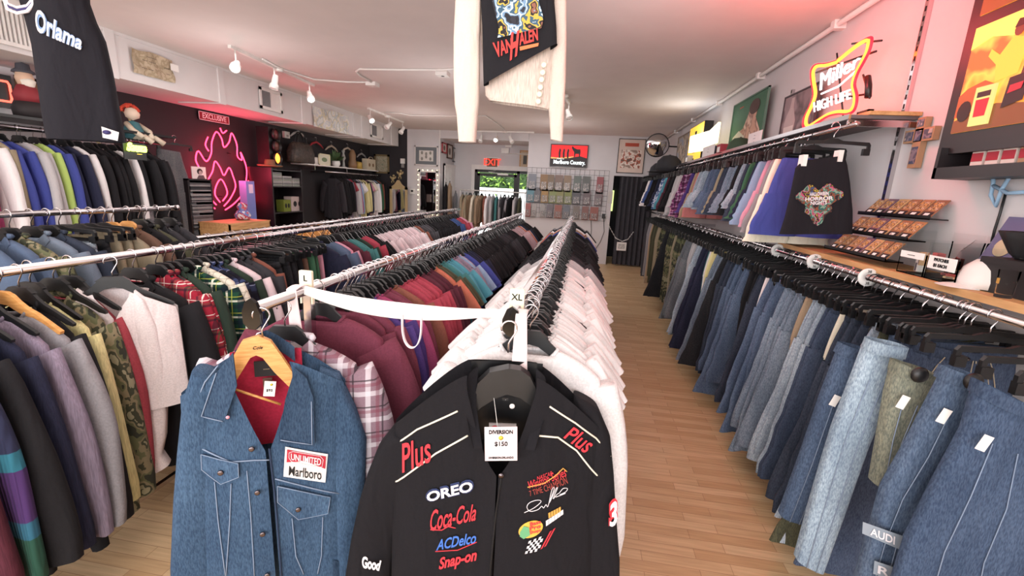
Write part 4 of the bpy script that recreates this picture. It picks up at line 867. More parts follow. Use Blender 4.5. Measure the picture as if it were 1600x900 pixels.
hang_near('flannel', 'grey_plaid', (LX, 1.30, ZL-.03), 12, 'grey and pink checked flannel shirt just behind the blue denim jacket', 1, (1.02, 1.2, 1.05), rail='the L rail')
hang_near('long', 'berry', (LX, 1.5, ZL), 8, 'berry sweatshirt facing the aisle behind the grey flannel shirt', 2, (1.12, 1.4, 1.05), rail='the L rail')
hang_near('long', 'white', (XLX+.05, 1.41, ZL), 2, 'frontmost white shirt behind the black racing jacket', 3, (1.12, 1.5, 1.12), rail='the XL rail')
# ---------------------------------------------------------------- near clothes on the aisle rail, each its own
nr = [('long', 'maroon', .93, 'maroon sweater at the front end of the aisle rail', 0), ('long', 'banded', 1.0, 'navy sweater with teal and purple bands on its sleeve', 1), ('long', 'black', 1.08, 'black sweater beside the banded navy sweater', 2), ('long', 'navy', 1.15, 'navy blue sweater between the black sweater and the taupe one', 3),
      ('long', 'mauve', 1.22, 'taupe knit sweater with ribbed cuff on the aisle rail', 4), ('long', 'grey', 1.28, 'grey blue sweater beside the taupe knit sweater', 5), ('coat', 'black', 1.34, 'black jacket left of the yellow sweater', 1), ('long', 'yellow', 1.41, 'pale yellow sweater on the aisle rail', 0), ('coat', 'camo', 1.49, 'camouflage jacket with a yellow shoulder badge', 4), ('long', 'red', 1.55, 'red sweatshirt tucked between camouflage jacket and white hoodie', 5)]
for kd, co, y, lb, sd in nr: hang_near(kd, co, (AX-(.05 if y > 1.4 else 0), y, ZL), R_.uniform(2, 8), lb, sd, ({1.34: .8, 1.41: 1.0}.get(y, .78 if y > 1.4 else 1.04), 1, 1.28), 'wood' if y == 1.28 else 'black', rail='the aisle rail', knit=co in ('mauve', 'navy', 'yellow', 'maroon'))
hang_near('coat', 'black', (AX, 1.78, ZL), 6, 'long black coat between the white hoodie and the red tartan shirt', 2, (1.05, 1.2, 1.12), rail='the aisle rail')
# white hoodie turned to the aisle
pl = Plane((AX+.10, 1.60, ZL), 36, -.04)
hd = pl.root('hoodie', 'white zip hoodie turned toward the aisle on the aisle rail', 'hoodie'); WC = rgb('#e6dcdc')
hc = Coat(pl, hd, .21, .06, -.13, -.21, .68, .05, lambda z: .004+.05*max(0, min(1, (z+.24)/.1)), F_FLEECE, WC, wb=.22, seed=3, fold=.006)
coat_sleeves(hc, [([(112, 455, 140, 470), (108, 500, 140, 500), (112, 560, 150, 560), (120, 640, 150, 640), (125, 720, 150, 720)], 0.02), ([(208, 455, 228, 470), (205, 500, 246, 510), (212, 560, 257, 570), (217, 620, 260, 625), (224, 690, 258, 685), (224, 715, 252, 712), (228, 746, 264, 728)], -.01)], F_FLEECE, WC, .045, 71, .006)
ho = mk('hood', ME_HOOD, hd, color=WC); ho.location = (0, -.01, -.005); ho.scale = (1.05, 1.3, 1.3)
MB().tube([(0, -.056, -.25), (.0, -.06, -.4), (0, -.056, -.58)], .003).build('zip', CHROME_D, hd); HANGQ.append((0, 'black', tuple(pl.O), pl.ang, 'the aisle rail'))
# ---------------------------------------------------------------- strap, size cards
def onrail(px, X): 
    d = ray(px, 450); return d.y*(X/d.x)
yl_ = 1.40; L0 = Vector((LX, yl_, ZL+.02)); X0 = Vector((XLX, 1.36, ZL+.012))
sm = MB(); K = 24
def strap(u, v):
    c = L0.lerp(X0, u); c.z -= .035*math.sin(math.pi*u); h = .02+.022*math.sin(math.pi*min(1, u*1.15)); return (c.x, c.y-.006*math.sin(9*u)-v*.01, c.z+.004+.012*math.sin(3.1*u)-h*v*1.3)
sm.grid(strap, 40, 5); 
so = sm.build('strap', plain('white_cotton_tape', '#ece8e4', .9, 0, .05, 60, .3), None); tag(so, 'white cotton strap stretched between the L rail and the XL rail', 'strap')
so.modifiers.new('thickness', 'SOLIDIFY').thickness = .003
lp = MB().grid(lambda u, v: (L0.lerp(X0, .55).x+.032*math.cos(math.pi*(1+u))+.0, L0.lerp(X0, .55).y-.012+(v-.5)*.014, L0.lerp(X0, .55).z-.055-.11*math.sin(math.pi*u)**.6), 24, 2)
lo = lp.build('strap_loop', WHITET, so); lo.modifiers.new('thickness', 'SOLIDIFY').thickness = .003
for (P, ln, lbl) in ((L0+Vector((-.0, -.02, 0)), .24, 1), (X0+Vector((.03, -.01, 0)), .2, 2)):
    e = MB().grid(lambda u, v: (P.x+.022*(u-.5)*2*(.8+.4*v)+.03*v*(1 if lbl == 1 else .2), P.y-.035+.02*math.cos(3*v)*0-.02*v, P.z+.0-ln*v), 4, 10).grid(lambda u, v: (P.x+.022*(u-.5)*1.6, P.y-.035+.07*v, P.z+.001+.006*math.sin(3.14*v)), 4, 6).build('strap_end', plain('pinkish_cotton_tape', '#ecd9da', .9), so)
    e.modifiers.new('thickness', 'SOLIDIFY').thickness = .003
for (px, X, y, tx) in ((474, LX, 1.43, 'L'), (811, XLX, 1.42, 'XL')):
    t = thing('size_card', f'cream plastic size card reading {tx} clipped over its rail', 'size tag', (X, y, ZL), 0)
    MB().prism([(-.022, .07), (.022, .07), (.024, .066), (.024, -.05), (.018, -.05), (.018, -.005), (.014, .014), (-.014, .014), (-.018, -.005), (-.018, -.05), (-.024, -.05), (-.024, .066)] , -.006, .006).build('card', CREAM, t)
    text('size_lettering', tx, .03, INK, t, fr((0, -.0075, .042), (1, 0, 0)), bold=.0004)
# ---------------------------------------------------------------- garments hung from the ceiling
pl = Plane(onY(800, 100, 2.35), 2, -.03); pl.O.z = ZC-.35
cg = pl.root('cardigan', 'cream buttoned cardigan with long sleeves hung from the ceiling', 'cardigan'); CC = rgb('#dccbc0')
b, bf = rowloft(pl, [(740, -60, 850, -60), (742, 0, 868, 0), (750, 60, 866, 60), (756, 120, 864, 120), (757, 148, 862, 165), (764, 156, 858, 170)], .04, 5, .006, 34, (10, 24), 4); bo = b.build('body', F_KNIT, cg); bo.color = (*CC, 1)
for rows, sd in (([(718, -60, 755, -60), (712, 0, 752, 0), (709, 60, 750, 60), (709, 120, 750, 120), (711, 165, 748, 165), (714, 180, 746, 182), (717, 222, 743, 222)], 3), ([(862, -60, 885, -60), (860, 0, 885, 0), (863, 60, 885, 60), (860, 120, 884, 120), (856, 165, 882, 160), (858, 185, 881, 182), (860, 217, 879, 221)], 9)):
    m, _ = rowloft(pl, rows, .03, sd, .005, 22, (10, 24), 4, -.03 if sd == 3 else 0); o = m.build('sleeve', F_JERSEY, cg); o.color = (*CC, 1)
for py in (102, 114, 125, 137, 148, 159):
    x, z = pl.L(850-(py-102)*.15, py, -.045); MB().lathe([(0, 0), (.012, .001), (.014, .004), (.006, .003), (0, .003)], 14, 0, Matrix.Translation((x, -.05, z))@Matrix.Rotation(1.57, 4, 'X')).build('button', plain('pearl_button', '#e6e2cc', .3), cg)
pb = Plane(pl.O+Vector((0, -.05, 0)), 2, -.03)
vt = pb.root('band_t_shirt', 'black cropped band t-shirt layered over the cream cardigan', 't-shirt')
m, vf = rowloft(pb, [(748, -60, 868, -60), (750, 0, 866, 0), (752, 40, 869, 35), (753, 85, 870, 66), (754, 132, 871, 66)], .03, 8, .004, 34, (10, 22), 5, 0, pw=.35)
o = m.build('body', F_JERSEY, vt); o.color = (*rgb('#222125'), 1)
def vq(Q, off=.036):
    Q = [Vector((*pb.L(*p),)) for p in Q]
    return lambda u, v: Vector(((Q[0].lerp(Q[1], u).lerp(Q[3].lerp(Q[2], u), 1-v)).x, -off+vf(*(Q[0].lerp(Q[1], u).lerp(Q[3].lerp(Q[2], u), 1-v))), (Q[0].lerp(Q[1], u).lerp(Q[3].lerp(Q[2], u), 1-v)).y))
def vtext(s, Q, mat, bold=.03, shear=0, off=.042):
    me = text_mesh('print_lettering', s, 1, mat, None, shear=shear, ext=0, bold=bold); xs = [v.co.x for v in me.vertices]; ys = [v.co.y for v in me.vertices]; w_ = vq(Q, off)
    for v in me.vertices: v.co = w_((v.co.x-min(xs))/(max(xs)-min(xs)), (v.co.y-min(ys))/(max(ys)-min(ys)))
    mk('print_lettering', me, vt)
PR = plain('red_print', '#d4403c', .8)
vtext('VAN', [(770, 68), (800, 60), (801, 80), (776, 92)], PR); vtext('H', [(799, 52), (812, 48), (808, 88), (797, 96)], PR, .05); vtext('ALEN', [(811, 52), (840, 45), (841, 64), (812, 72)], PR)
vtext('VAN HALEN', [(770, 66), (770.5, 66), (770.5, 66.4), (770, 66.4)], PR) if False else None
w_ = vq([(772, -60), (848, -60), (844, 45), (776, 60)], .038)
MB().grid(lambda u, v: w_(u+.06*math.sin(9*v), 1-v), 12, 14).build('front_print', blotch('airbrush_print', ['#1d1d24', '#2a2c36', '#6f8fae', '#b4c8d6', '#3a5a70', '#c8a848', '#1d1d24', '#8a5a48', '#7fa0bc'], 13, .8), vt)
w2 = vq([(812, 74), (842, 68), (841, 73), (813, 80)], .042); MB().grid(lambda u, v: w2(u, 1-v), 3, 1).build('print_bar', plain('orange_print', '#e07a4a', .8), vt)
hz = ZC-pl.O.z
for r_, lb in ((cg, 'wire hanger under the ceiling carrying the cream cardigan'),):
    h = thing('wire_hanger', lb, 'hanger', pl.O, pl.ang); MB().tube([(-.2, 0, -.02), (0, 0, .09), (.2, 0, -.02), (-.2, 0, -.02)], .002, 6).build('body', CHROME, h); MB().tube([(0, 0, .09), (0, 0, .35)], .0015, 6).build('hook', CHROME, h)
# black basketball jersey top left
pl = Plane(onY(105, 100, 2.45), 25, -.03); pl.O.z = ZC-.3
js = pl.root('basketball_jersey', 'black sleeveless jersey with white lettering hung at top left', 'jersey'); JC = rgb('#25242a')
m, jf = rowloft(pl, [(28, -60, 128, -60), (25, 0, 131, 0), (36, 30, 141, 30), (48, 70, 155, 60), (56, 120, 167, 110), (64, 170, 177, 160), (70, 205, 185, 200), (74, 217, 190, 222)], .07, 6, .016, 40, (10, 20), 5, pw=.5); o = m.build('body', F_JERSEY, js); o.color = (*JC, 1)
for rr_, mt, k in ((.009, WHITET, 0), (.006, plain('purple_trim', '#3a3568', .8), -6), (.007, WHITET, -11)):
    pts = [pl.L(x, y+k*.8) for x, y in [(20, -20), (19, 5), (24, 20), (38, 26), (54, 23), (63, 12), (64, -8), (60, -25)]]; MB().tube([(p[0], -.085, p[1]) for p in pts], rr_, 8).build('armhole_trim', mt, js)
def jq(Q, off=.074):
    Q = [Vector((*pl.L(*p),)) for p in Q]
    def g(u, v): p = Q[0].lerp(Q[1], u).lerp(Q[3].lerp(Q[2], u), 1-v); return Vector((p.x, -off+jf(p.x, p.y), p.y))
    return g
for mt, bo_, off in ((plain('blue_twill', '#7f9ec8', .8), .06, .078), (WHITET, .015, .082)):
    me = text_mesh('chest_lettering', 'Orlama', 1, mt, None, shear=.2, ext=0, bold=bo_); xs = [v.co.x for v in me.vertices]; ys = [v.co.y for v in me.vertices]; g = jq([(69, 18), (136, 60), (134, 82), (72, 56)], off)
    for v in me.vertices: v.co = g((v.co.x-min(xs))/(max(xs)-min(xs)), (v.co.y-min(ys))/(max(ys)-min(ys)))
    mk('chest_lettering', me, js)
p = [pl.L(x, y) for x, y in ((165, 199), (192, 208), (190, 221), (167, 216))]
jt = MB().add([(a, -.075, b) for a, b in p], [(0, 1, 2, 3)]).build('hem_label', CARD, js); c0 = pl.L(174, 208); MB().lathe([(0, 0), (.02, .001), (.022, .003), (0, .004)], 16, 0, Matrix.Translation((c0[0], -.079, c0[1]))@Matrix.Rotation(1.57, 4, 'X')@Matrix.Scale(.6, 4, (0, 1, 0))).build('label_mark', plain('purple_trim', '#3a3568', .8), jt)
h = thing('wire_hanger', 'wire hanger under the ceiling carrying the black jersey', 'hanger', pl.O, pl.ang); MB().tube([(-.2, 0, .02), (0, 0, .09), (.2, 0, .02), (-.2, 0, .02)], .002, 6).build('body', CHROME, h); MB().tube([(0, 0, .09), (0, 0, .3)], .0015, 6).build('hook', CHROME, h)
# black tote of shorts with printed picture on the upper rail
pl = Plane((UX-.1, 2.98, UZ), 0, -.02)
bt = pl.root('shorts', 'black shorts with a colourful horror event print, nearest on the upper rail', 'shorts')
m, gf = rowloft(pl, [(1258, 250, 1322, 243), (1246, 262, 1326, 258), (1238, 300, 1330, 285), (1228, 340, 1334, 330), (1219, 366, 1334, 366)], .03, 4, .006, 30, (8, 18), 4); o = m.build('body', F_JERSEY, bt); o.color = (*rgb('#242126'), 1)
Q = [Vector((*pl.L(*p),)) for p in [(1244, 280), (1316, 275), (1314, 350), (1240, 352)]]
def gq(u, v): p = Q[0].lerp(Q[1], u).lerp(Q[3].lerp(Q[2], u), 1-v); return Vector((p.x, -.035+gf(p.x, p.y), p.y))
GP = blotch('poster_print', ['#241f24', '#8a4a34', '#2f5d5a', '#7fa08c', '#b8506e', '#241f24', '#b8a43c', '#4a2a22', '#3f4f7a'], 22, .85)
def blob(u, v): a = 2*math.pi*u; r = (.36+.09*math.sin(3*a)+.05*math.sin(7*a))*v; return gq(.5+r*math.cos(a)*1.15, .5+r*math.sin(a)*1.05)
MB().grid(blob, 36, 5).build('front_print', GP, bt)
for s, z0_, sz in (('HALLOWEEN', .62, .4), ('HORROR', .52, .6), ('NIGHTS', .43, .35)):
    me = text_mesh('print_lettering', s, 1, WHITET, None, ext=0, bold=.03); xs = [v.co.x for v in me.vertices]; ys = [v.co.y for v in me.vertices]
    for v in me.vertices: q = gq(.5+((v.co.x-min(xs))/(max(xs)-min(xs))-.5)*sz, z0_+(v.co.y-min(ys))/(max(ys)-min(ys))*.08); v.co = q+Vector((0, -.004, 0))
    mk('print_lettering', me, bt)
for px in ((1257, 250), (1313, 243)): x, z = pl.L(*px); MB().box(x-.012, x+.012, -.03, .03, z-.035, z+.03).build('white_clip', WHITEP, bt)
HANGQ.append((0, 'clip', (UX-.05, 2.98, UZ), 0, 'the upper rail'))
# ================================================================ things on the walls, shelves and counters
class Panel:
    """upright rectangle on a wall; quad = TL TR BR BL as seen; axis X (right wall), L (left wall) or Y (back wall)"""
    def __init__(s, ax, val, q, name, label, cat, off=.0):
        f = (lambda x, y: onX(x, y, val)) if ax in 'XL' else (lambda x, y: onY(x, y, val))
        c = [f(*p) for p in q]
        if ax == 'X': s.xd = Vector((0, -1, 0)); a = lambda p: -p.y
        elif ax == 'L': s.xd = Vector((0, 1, 0)); a = lambda p: p.y
        else: s.xd = Vector((1, 0, 0)); a = lambda p: p.x
        l = (a(c[0])+a(c[3]))/2; r = (a(c[1])+a(c[2]))/2; t = (c[0].z+c[1].z)/2; b = (c[2].z+c[3].z)/2
        s.w = r-l; s.h = t-b; s.n = s.xd.cross(Vector((0, 0, 1)))
        o = {'X': Vector((val, -l, b)), 'L': Vector((val, l, b)), 'Y': Vector((l, val, b))}[ax]
        s.M = fr((0, 0, 0), s.xd); s.root = thing(name, label, cat, o) if name else None; s.o = o
    def box(s, name, x0, x1, z0, z1, d0, d1, mat, parent=None):
        m = MB().box(x0, x1, z0, z1, d0, d1, 0, s.M); return m.build(name, mat, parent or s.root)
    def frame(s, fw, d, mat, name='frame'):
        m = MB(); 
        for a in ((0, s.w, 0, fw), (0, s.w, s.h-fw, s.h), (0, fw, 0, s.h), (s.w-fw, s.w, 0, s.h)): m.box(*a, 0, d, 0, s.M)
        return m.build(name, mat, s.root)
    def poly(s, name, uv, mat, d=.012, parent=None, th=.0015):
        P = [(u*s.w, v*s.h) for u, v in uv]; K = len(P)
        m = MB().add([(x, y, d) for x, y in P]+[(x, y, d-th) for x, y in P], [tuple(range(K)), tuple(range(2*K-1, K-1, -1))]+[(i, (i+1) % K, (i+1) % K+K, i+K) for i in range(K)][::1], 0, False, s.M)
        return m.build(name, mat, parent or s.root)
    def text(s, t, u, v, size, mat, d=.014, parent=None, name='lettering', **k): return text(name, t, size, mat, parent or s.root, fr(s.xd*(u*s.w)+Vector((0, 0, v*s.h))+s.n*d, s.xd), **k)
    def lift(s, u, v, d): return s.xd*(u*s.w)+Vector((0, 0, v*s.h))+s.n*d
def ell(cx, cy, rx, ry, n=20, a0=0, a1=360): return [(cx+rx*math.cos(math.radians(a0+(a1-a0)*i/n)), cy+ry*math.sin(math.radians(a0+(a1-a0)*i/n))) for i in range(n)]
C = lambda h, r=.7: plain('paint_'+h.strip('#'), h, r, 0, .03)
# ---- back wall
p = Panel('Y', YR-.01, [(760, 246), (779, 246), (779, 262), (760, 262)], 'exit_sign', 'lit red EXIT sign above the street door', 'exit sign')
p.box('sign_box', 0, p.w, 0, p.h, 0, .04, WHITEP); p.box('face', .02, p.w-.02, .02, p.h-.02, .04, .044, plain('exit_face', '#7a5a4a', .6)); p.text('EXIT', .5, .5, p.h*.92, emit('exit_red', '#ff3a26', 1.6), .047, bold=.002, sx=.95)
p = Panel('Y', YB-.02, [(860, 226), (919, 226), (918, 262), (860, 261)], 'television', 'flat screen showing a red sunset with riders on the back wall', 'television')
p.box('housing', 0, p.w, 0, p.h, 0, .05, BLACKG); sc = p.box('screen', .02, p.w-.02, .02, p.h-.02, .05, .054, emit('screen_red', '#e8191c', 1.1, '#200808'))
p.poly('dark_hill', [(.02, .03), (.98, .03), (.98, .42), (.8, .5), (.66, .46), (.5, .40), (.3, .38), (.15, .36), (.02, .38)], emit('screen_dark', '#2a1a1c', .5), .057, sc); p.poly('glow', [(.02, .36), (.15, .36), (.3, .38), (.5, .40), (.62, .45), (.62, .48), (.4, .43), (.2, .40), (.02, .42)], emit('screen_glow', '#ffb060', 1.2), .0575, sc)
SD = emit('screen_black', '#0c0406', .2)
for x in (.25, .36, .47): p.poly('rider', [(x-.02, .40), (x+.025, .40), (x+.02, .66), (x+.03, .72), (x+.015, .80), (x-.01, .80), (x-.02, .72), (x-.03, .62)], SD, .058, sc)
p.poly('horse', [(.64, .46), (.66, .46), (.67, .6), (.76, .6), (.77, .46), (.79, .46), (.8, .68), (.79, .8), (.7, .8), (.62, .86), (.58, .94), (.56, .85), (.6, .74), (.63, .68)], SD, .058, sc)
p.text('Marlboro Country.', .52, .21, p.h*.24, emit('screen_white', '#f6ffff', 1.5), .059, sc, bold=.004, sx=.78); p.text('Come to', .28, .36, p.h*.09, emit('screen_white', '#f6ffff', 1.5), .059, sc)
p = Panel('Y', YB-.005, [(966, 217), (1008, 217), (1006, 272), (964, 270)], 'framed_poster', 'framed poster of cartoonish figures beside the convex mirror', 'poster')
p.frame(.015, .02, BLACKM); p.box('print', .015, p.w-.015, .015, p.h-.015, 0, .01, C('#d8c4b8')); p.box('artwork', .08, p.w-.08, .12, p.h*.68, .01, .012, blotch('sepia_art', ['#9a8478', '#c8b8ac', '#e8dcd2', '#b06a58', '#6a5850'], 9)); p.box('title', .15, p.w-.15, p.h*.78, p.h*.88, .01, .012, C('#b8503c'))
p = Panel('Y', YR-.005, [(812, 235), (826, 235), (826, 262), (812, 262)], 'framed_picture', 'small tan mounted picture right of the exit sign', 'picture'); p.frame(.03, .02, PINE); p.box('mount', .03, p.w-.03, .03, p.h-.03, 0, .01, C('#c8b49a')); p.box('print', p.w*.4, p.w-.05, p.h*.2, p.h*.7, .01, .012, C('#5a5a58'))
p = Panel('Y', YR-.005, [(790, 221), (800, 221), (800, 240), (790, 240)], 'emergency_light', 'white emergency lamp box with conduit over the street door', 'emergency light'); p.box('case', 0, p.w, p.h*.5, p.h, 0, .08, WHITEP); p.box('battery_box', -.1, p.w*.6, 0, p.h*.42, 0, .07, WHITEP)
MB().tube([(0, -.03, 0), (1.2, -.03, 0)], .012).build('conduit', WHITEP, p.root)
# wire grid with blister packs
p = Panel('Y', YB-.06, [(822, 264), (950, 264), (948, 342), (822, 342)], 'wire_grid_panel', 'black wire grid of packaged trinkets below the screen', 'display grid')
m = MB()
for i in range(18): x = p.w*i/17; m.tube([(x, 0, 0), (x, 0, p.h)], .003, 5)
for i in range(11): z = p.h*i/10; m.tube([(0, 0, z), (p.w, 0, z)], .003, 5)
m.build('wire', BLACKM, p.root)
packs = [(12, .0, .13), (33, 0, .25), (43, 0, .25), (56, 0, .25), (70, 0, .22), (84, 0, .25), (96, .0, .25), (107, 0, .27)]
cols = ['#8f97a8', '#a8763c', '#8a6a4a', '#8c6a5a', '#a07c58', '#5f6f68', '#5a625e', '#b8404a', '#58a0b8', '#6a6a72', '#c8903c', '#8fa04a', '#9a9a48', '#8f9a3a', '#4a4a50', '#6f5a60', '#8a7478', '#c8605a', '#d8d0cc', '#c8c4c0', '#7a7078', '#b85a48', '#707888', '#8a7a72', '#9a5a50', '#b8584a', '#a8443c']
rowsP = [(.84, [(.02, .1), (.17, .09), (.26, .08), (.35, .10), (.46, .09), (.58, .09), (.69, .09), (.86, .08)], .28), (.56, [(.01, .09), (.10, .08), (.19, .09), (.29, .09), (.38, .09), (.48, .09), (.58, .10), (.71, .09), (.85, .09)], .24), (.24, [(.0, .07), (.08, .06), (.19, .06), (.27, .08), (.37, .09), (.48, .08), (.60, .08), (.71, .08), (.81, .1)], .22)]
ci = 0; where = ['top', 'middle', 'bottom']
ordn = ['first', 'second', 'third', 'fourth', 'fifth', 'sixth', 'seventh', 'eighth', 'ninth']
for ri, (v, lst, hh) in enumerate(rowsP):
    for k, (u, wd) in enumerate(lst):
        o = thing('blister_pack', f'packaged trinket, {ordn[k]} along the {where[ri]} row of the wire grid', 'package', p.o+Vector((u*p.w, -.012, v*p.h-.02)), 0, 'packages on the wire grid')
        W_, H_ = wd*p.w, hh*p.h; c = cols[ci % len(cols)]; ci += 1
        c = '#%02x%02x%02x' % tuple(int(.55*int(c[k:k+2], 16)+.45*100) for k in (1, 3, 5)); MB().box(0, W_, -.01, 0, -H_, .06).build('backing_card', C(c, .5), o); MB().box(W_*.12, W_*.88, -.035, -.011, -H_*.9, -H_*.35).build('blister', blotch('pack_'+c[1:], ['#3a3438', c, '#b8aea8', '#4a4448', c, '#8a8078'], 22, .3), o)
for (pts, lb) in (([(923, 338), (924, 360), (921, 385), (918, 395)], 'thin black cable hanging under the grid, nearer the garments'), ([(943, 338), (944, 362), (938, 378), (930, 390)], 'thin black cable hanging at the right end of the grid')):
    tag(MB().tube([onY(x, y, YB-.015) for x, y in pts], .006, 6).build('power_cable', BLACKP), lb, 'cable')
    q = onY(*pts[0], YB-.03); tag(MB().box(-.04, .04, -.04, .0, -.05, .06).build('power_adapter', BLACKP, None, None, q), lb.replace('thin black cable hanging', 'black plug adapter of the cable'), 'adapter')
# chain with notice over the doorway
cpts = [(946, 336), (953, 356), (962, 372), (972, 377), (981, 374), (990, 362)]
ch = thing('barrier_chain', 'pale chain strung across the curtained doorway', 'chain', (0, 0, 0)); P3 = [onY(x, y, YB-.12) for x, y in cpts]; lk = MB(); 
for i in range(len(P3)-1):
    for k in range(7):
        c = P3[i].lerp(P3[i+1], (k+.5)/7); d = (P3[i+1]-P3[i]).normalized(); up = Vector((0, 1, 0)) if k % 2 else d.cross(Vector((0, 1, 0)))
        lk.tube([c+d*(.016*math.cos(a))+up*(.009*math.sin(a)) for a in [j*math.pi/4 for j in range(8)]], .004, 5, closed=True)
lk.build('links', WHITEP, ch)
p = Panel('Y', YB-.13, [(964, 378), (979, 379), (978, 392), (963, 391)], 'notice_card', 'small white notice hanging from the doorway chain', 'notice'); p.box('card', 0, p.w, 0, p.h, 0, .01, CARD); p.box('print', .03, p.w-.03, .04, p.h-.04, .01, .012, blotch('small_print', ['#ece8e4', '#8a8684', '#ece8e4'], 60))
p = Panel('Y', YB-.01, [(950, 299), (957, 299), (957, 318), (950, 318)], 'paper_notice', 'pale paper notice taped beside the curtained doorway', 'notice'); p.box('sheet', 0, p.w, 0, p.h, 0, .004, C('#c9c4c0'))
# grey pier and dark corner
p = Panel('Y', YB-.03, [(648, 228), (685, 228), (684, 260), (648, 258)], 'framed_picture', 'grey mounted picture of small figures on the pale pier', 'picture'); p.frame(.03, .025, C('#d8d4d2')); p.box('mount', .03, p.w-.03, .03, p.h-.03, 0, .012, C('#6c7276')); p.box('print', .12, p.w-.12, .11, p.h-.11, .012, .015, C('#d6d2cc'))
for u, v in ((.32, .65), (.5, .6), (.5, .45), (.68, .65), (.32, .35), (.68, .35)): p.poly('figure', ell(u, v, .05, .09, 8), C('#8a8880'), .017)
p = Panel('Y', YB-.03, [(654, 266), (684, 266), (684, 335), (654, 335)], 'wall_mirror', 'mirror edged with fairy lights on the pale pier', 'mirror'); p.frame(.05, .03, WHITEPT); p.box('glass', .05, p.w-.05, .05, p.h-.05, 0, .015, plain('mirror_silver', '#d8d8da', .03, 1, .0))
m = MB()
for i in range(26):
    t = i/26*2*(p.w+p.h); x, y = (t, p.h) if t < p.w else (p.w, p.h-(t-p.w)) if t < p.w+p.h else (p.w-(t-p.w-p.h), 0) if t < 2*p.w+p.h else (0, t-2*p.w-p.h)
    m.lathe([(0, -.012), (.012, 0), (0, .012)], 6, 0, Matrix.Translation(p.M @ Vector((x, y, .04))))
m.build('fairy_light', emit('fairy_glow', '#fff0b8', 5), p.root)
p = Panel('Y', YB-.03, [(641, 295), (648, 295), (648, 303), (641, 303)], 'thermostat', 'small white thermostat left of the fairy light mirror', 'thermostat'); p.box('case', 0, p.w, 0, p.h, 0, .03, WHITEP); p.box('display', p.w*.25, p.w*.75, p.h*.4, p.h*.75, .03, .032, INK)
p = Panel('Y', YB-.01, [(586, 241), (609, 242), (608, 272), (585, 270)], 'framed_picture', 'gold framed pale sampler on the dark back corner', 'picture'); p.frame(.045, .03, C('#7a6a4c', .4)); p.box('print', .045, p.w-.045, .045, p.h-.045, 0, .015, blotch('sampler_print', ['#a8a08a', '#98907c', '#b8b09a', '#7f8470'], 25))
p = Panel('Y', YB-.01, [(627, 248), (633, 248), (633, 262), (627, 262)], 'motion_sensor', 'white sensor box on the dark back corner', 'sensor'); p.box('case', 0, p.w, p.h*.45, p.h, 0, .06, WHITEP); p.box('lens', p.w*.2, p.w*.8, 0, p.h*.45, 0, .05, C('#8a8a88'))
GOLD = plain('antique_gold', '#b8a47a', .45, .2)
for q, lb, s in (((614, 279), 'left gold cherub ornament on the dark back corner', .11), ((625, 272), 'right gold cherub ornament, higher than its companion', .12)):
    c = onY(*q, YB-.05); o = thing('cherub_ornament', lb, 'ornament', c)
    m = MB().lathe([(0, -s*.5), (s*.25, -s*.35), (s*.3, 0), (s*.22, s*.3), (.0, s*.42)], 12, 0, Matrix.Rotation(.4, 4, 'Y')); m.build('body', GOLD, o)
    MB().lathe([(0, -s*.25), (s*.22, -s*.15), (s*.26, 0), (s*.2, s*.2), (0, s*.27)], 12, 0, Matrix.Translation((.02, 0, s*.65))).build('head', GOLD, o)
    for sg in (-1, 1): MB().prism([(0, s*.1), (sg*s*.7, s*.6), (sg*s*.75, s*.2), (sg*s*.4, -s*.1)], .0, .015).build('wing', GOLD, o); MB().tube([(sg*s*.1, 0, -s*.4), (sg*s*.3, -.02, -s*.8), (sg*s*.15, 0, -s*1.1)], [s*.13, s*.11, s*.05], 8).build('leg', GOLD, o)
p = Panel('Y', YB-.4, [(610, 292), (637, 292), (637, 360), (610, 360)], 'standing_mirror', 'gold framed standing mirror in the dark back corner', 'mirror'); p.h += p.o.z; p.root.location.z = 0; p.frame(.06, .04, GOLD); p.box('glass', .06, p.w-.06, .06, p.h-.06, 0, .02, plain('mirror_silver', '#d8d8da', .03, 1, .0)); p.poly('crest', [(.1, 1), (.9, 1), (.7, 1.04), (.55, 1.1), (.45, 1.1), (.3, 1.04)], GOLD, .05, th=.03)
# recess left wall
for q, lb, c in (([(690, 222), (697, 224), (697, 240), (690, 239)], 'small red and black frame nearest in the recess', '#a84048'), ([(698, 224), (706, 227), (706, 249), (698, 247)], 'dark wooden frame in the middle of the recess row', '#5a4438'), ([(707, 230), (712, 232), (712, 254), (707, 253)], 'narrow grey frame deepest in the recess row', '#8a8e94')):
    p = Panel('L', RX0+.005, q, 'framed_picture', lb, 'picture'); p.frame(.03, .03, C(c)); p.box('print', .03, p.w-.03, .03, p.h-.03, 0, .012, C('#d2ccc6')); p.poly('motif', ell(.5, .5, .2, .25, 10), C('#6a5a54'), .014)
p = Panel('L', RX0+.005, [(692, 256), (710, 258), (710, 345), (692, 345)], 'door_2', 'white panelled closet door in the recess', 'door'); p.root['kind'] = 'structure'; p.box('panel', 0, p.w, 0, p.h, 0, .03, WHITEPT); p.frame(.05, .05, WHITEPT, 'casing')
for u in (.12, .55): p.box('raised_panel', p.w*u, p.w*(u+.33), p.h*.4, p.h*.92, .03, .04, WHITEPT)
p = Panel('L', RX0+.02, [(713, 235), (727, 238), (727, 325), (713, 325)], 'wire_grid_panel', 'black wire grid on the recess wall near the street door', 'display grid'); m = MB()
for i in range(6): m.tube([(0, p.w*i/5, 0), (0, p.w*i/5, p.h)], .005, 5)
for i in range(14): m.tube([(0, 0, p.h*i/13), (0, p.w, p.h*i/13)], .005, 5)
m.build('wire', BLACKM, p.root)
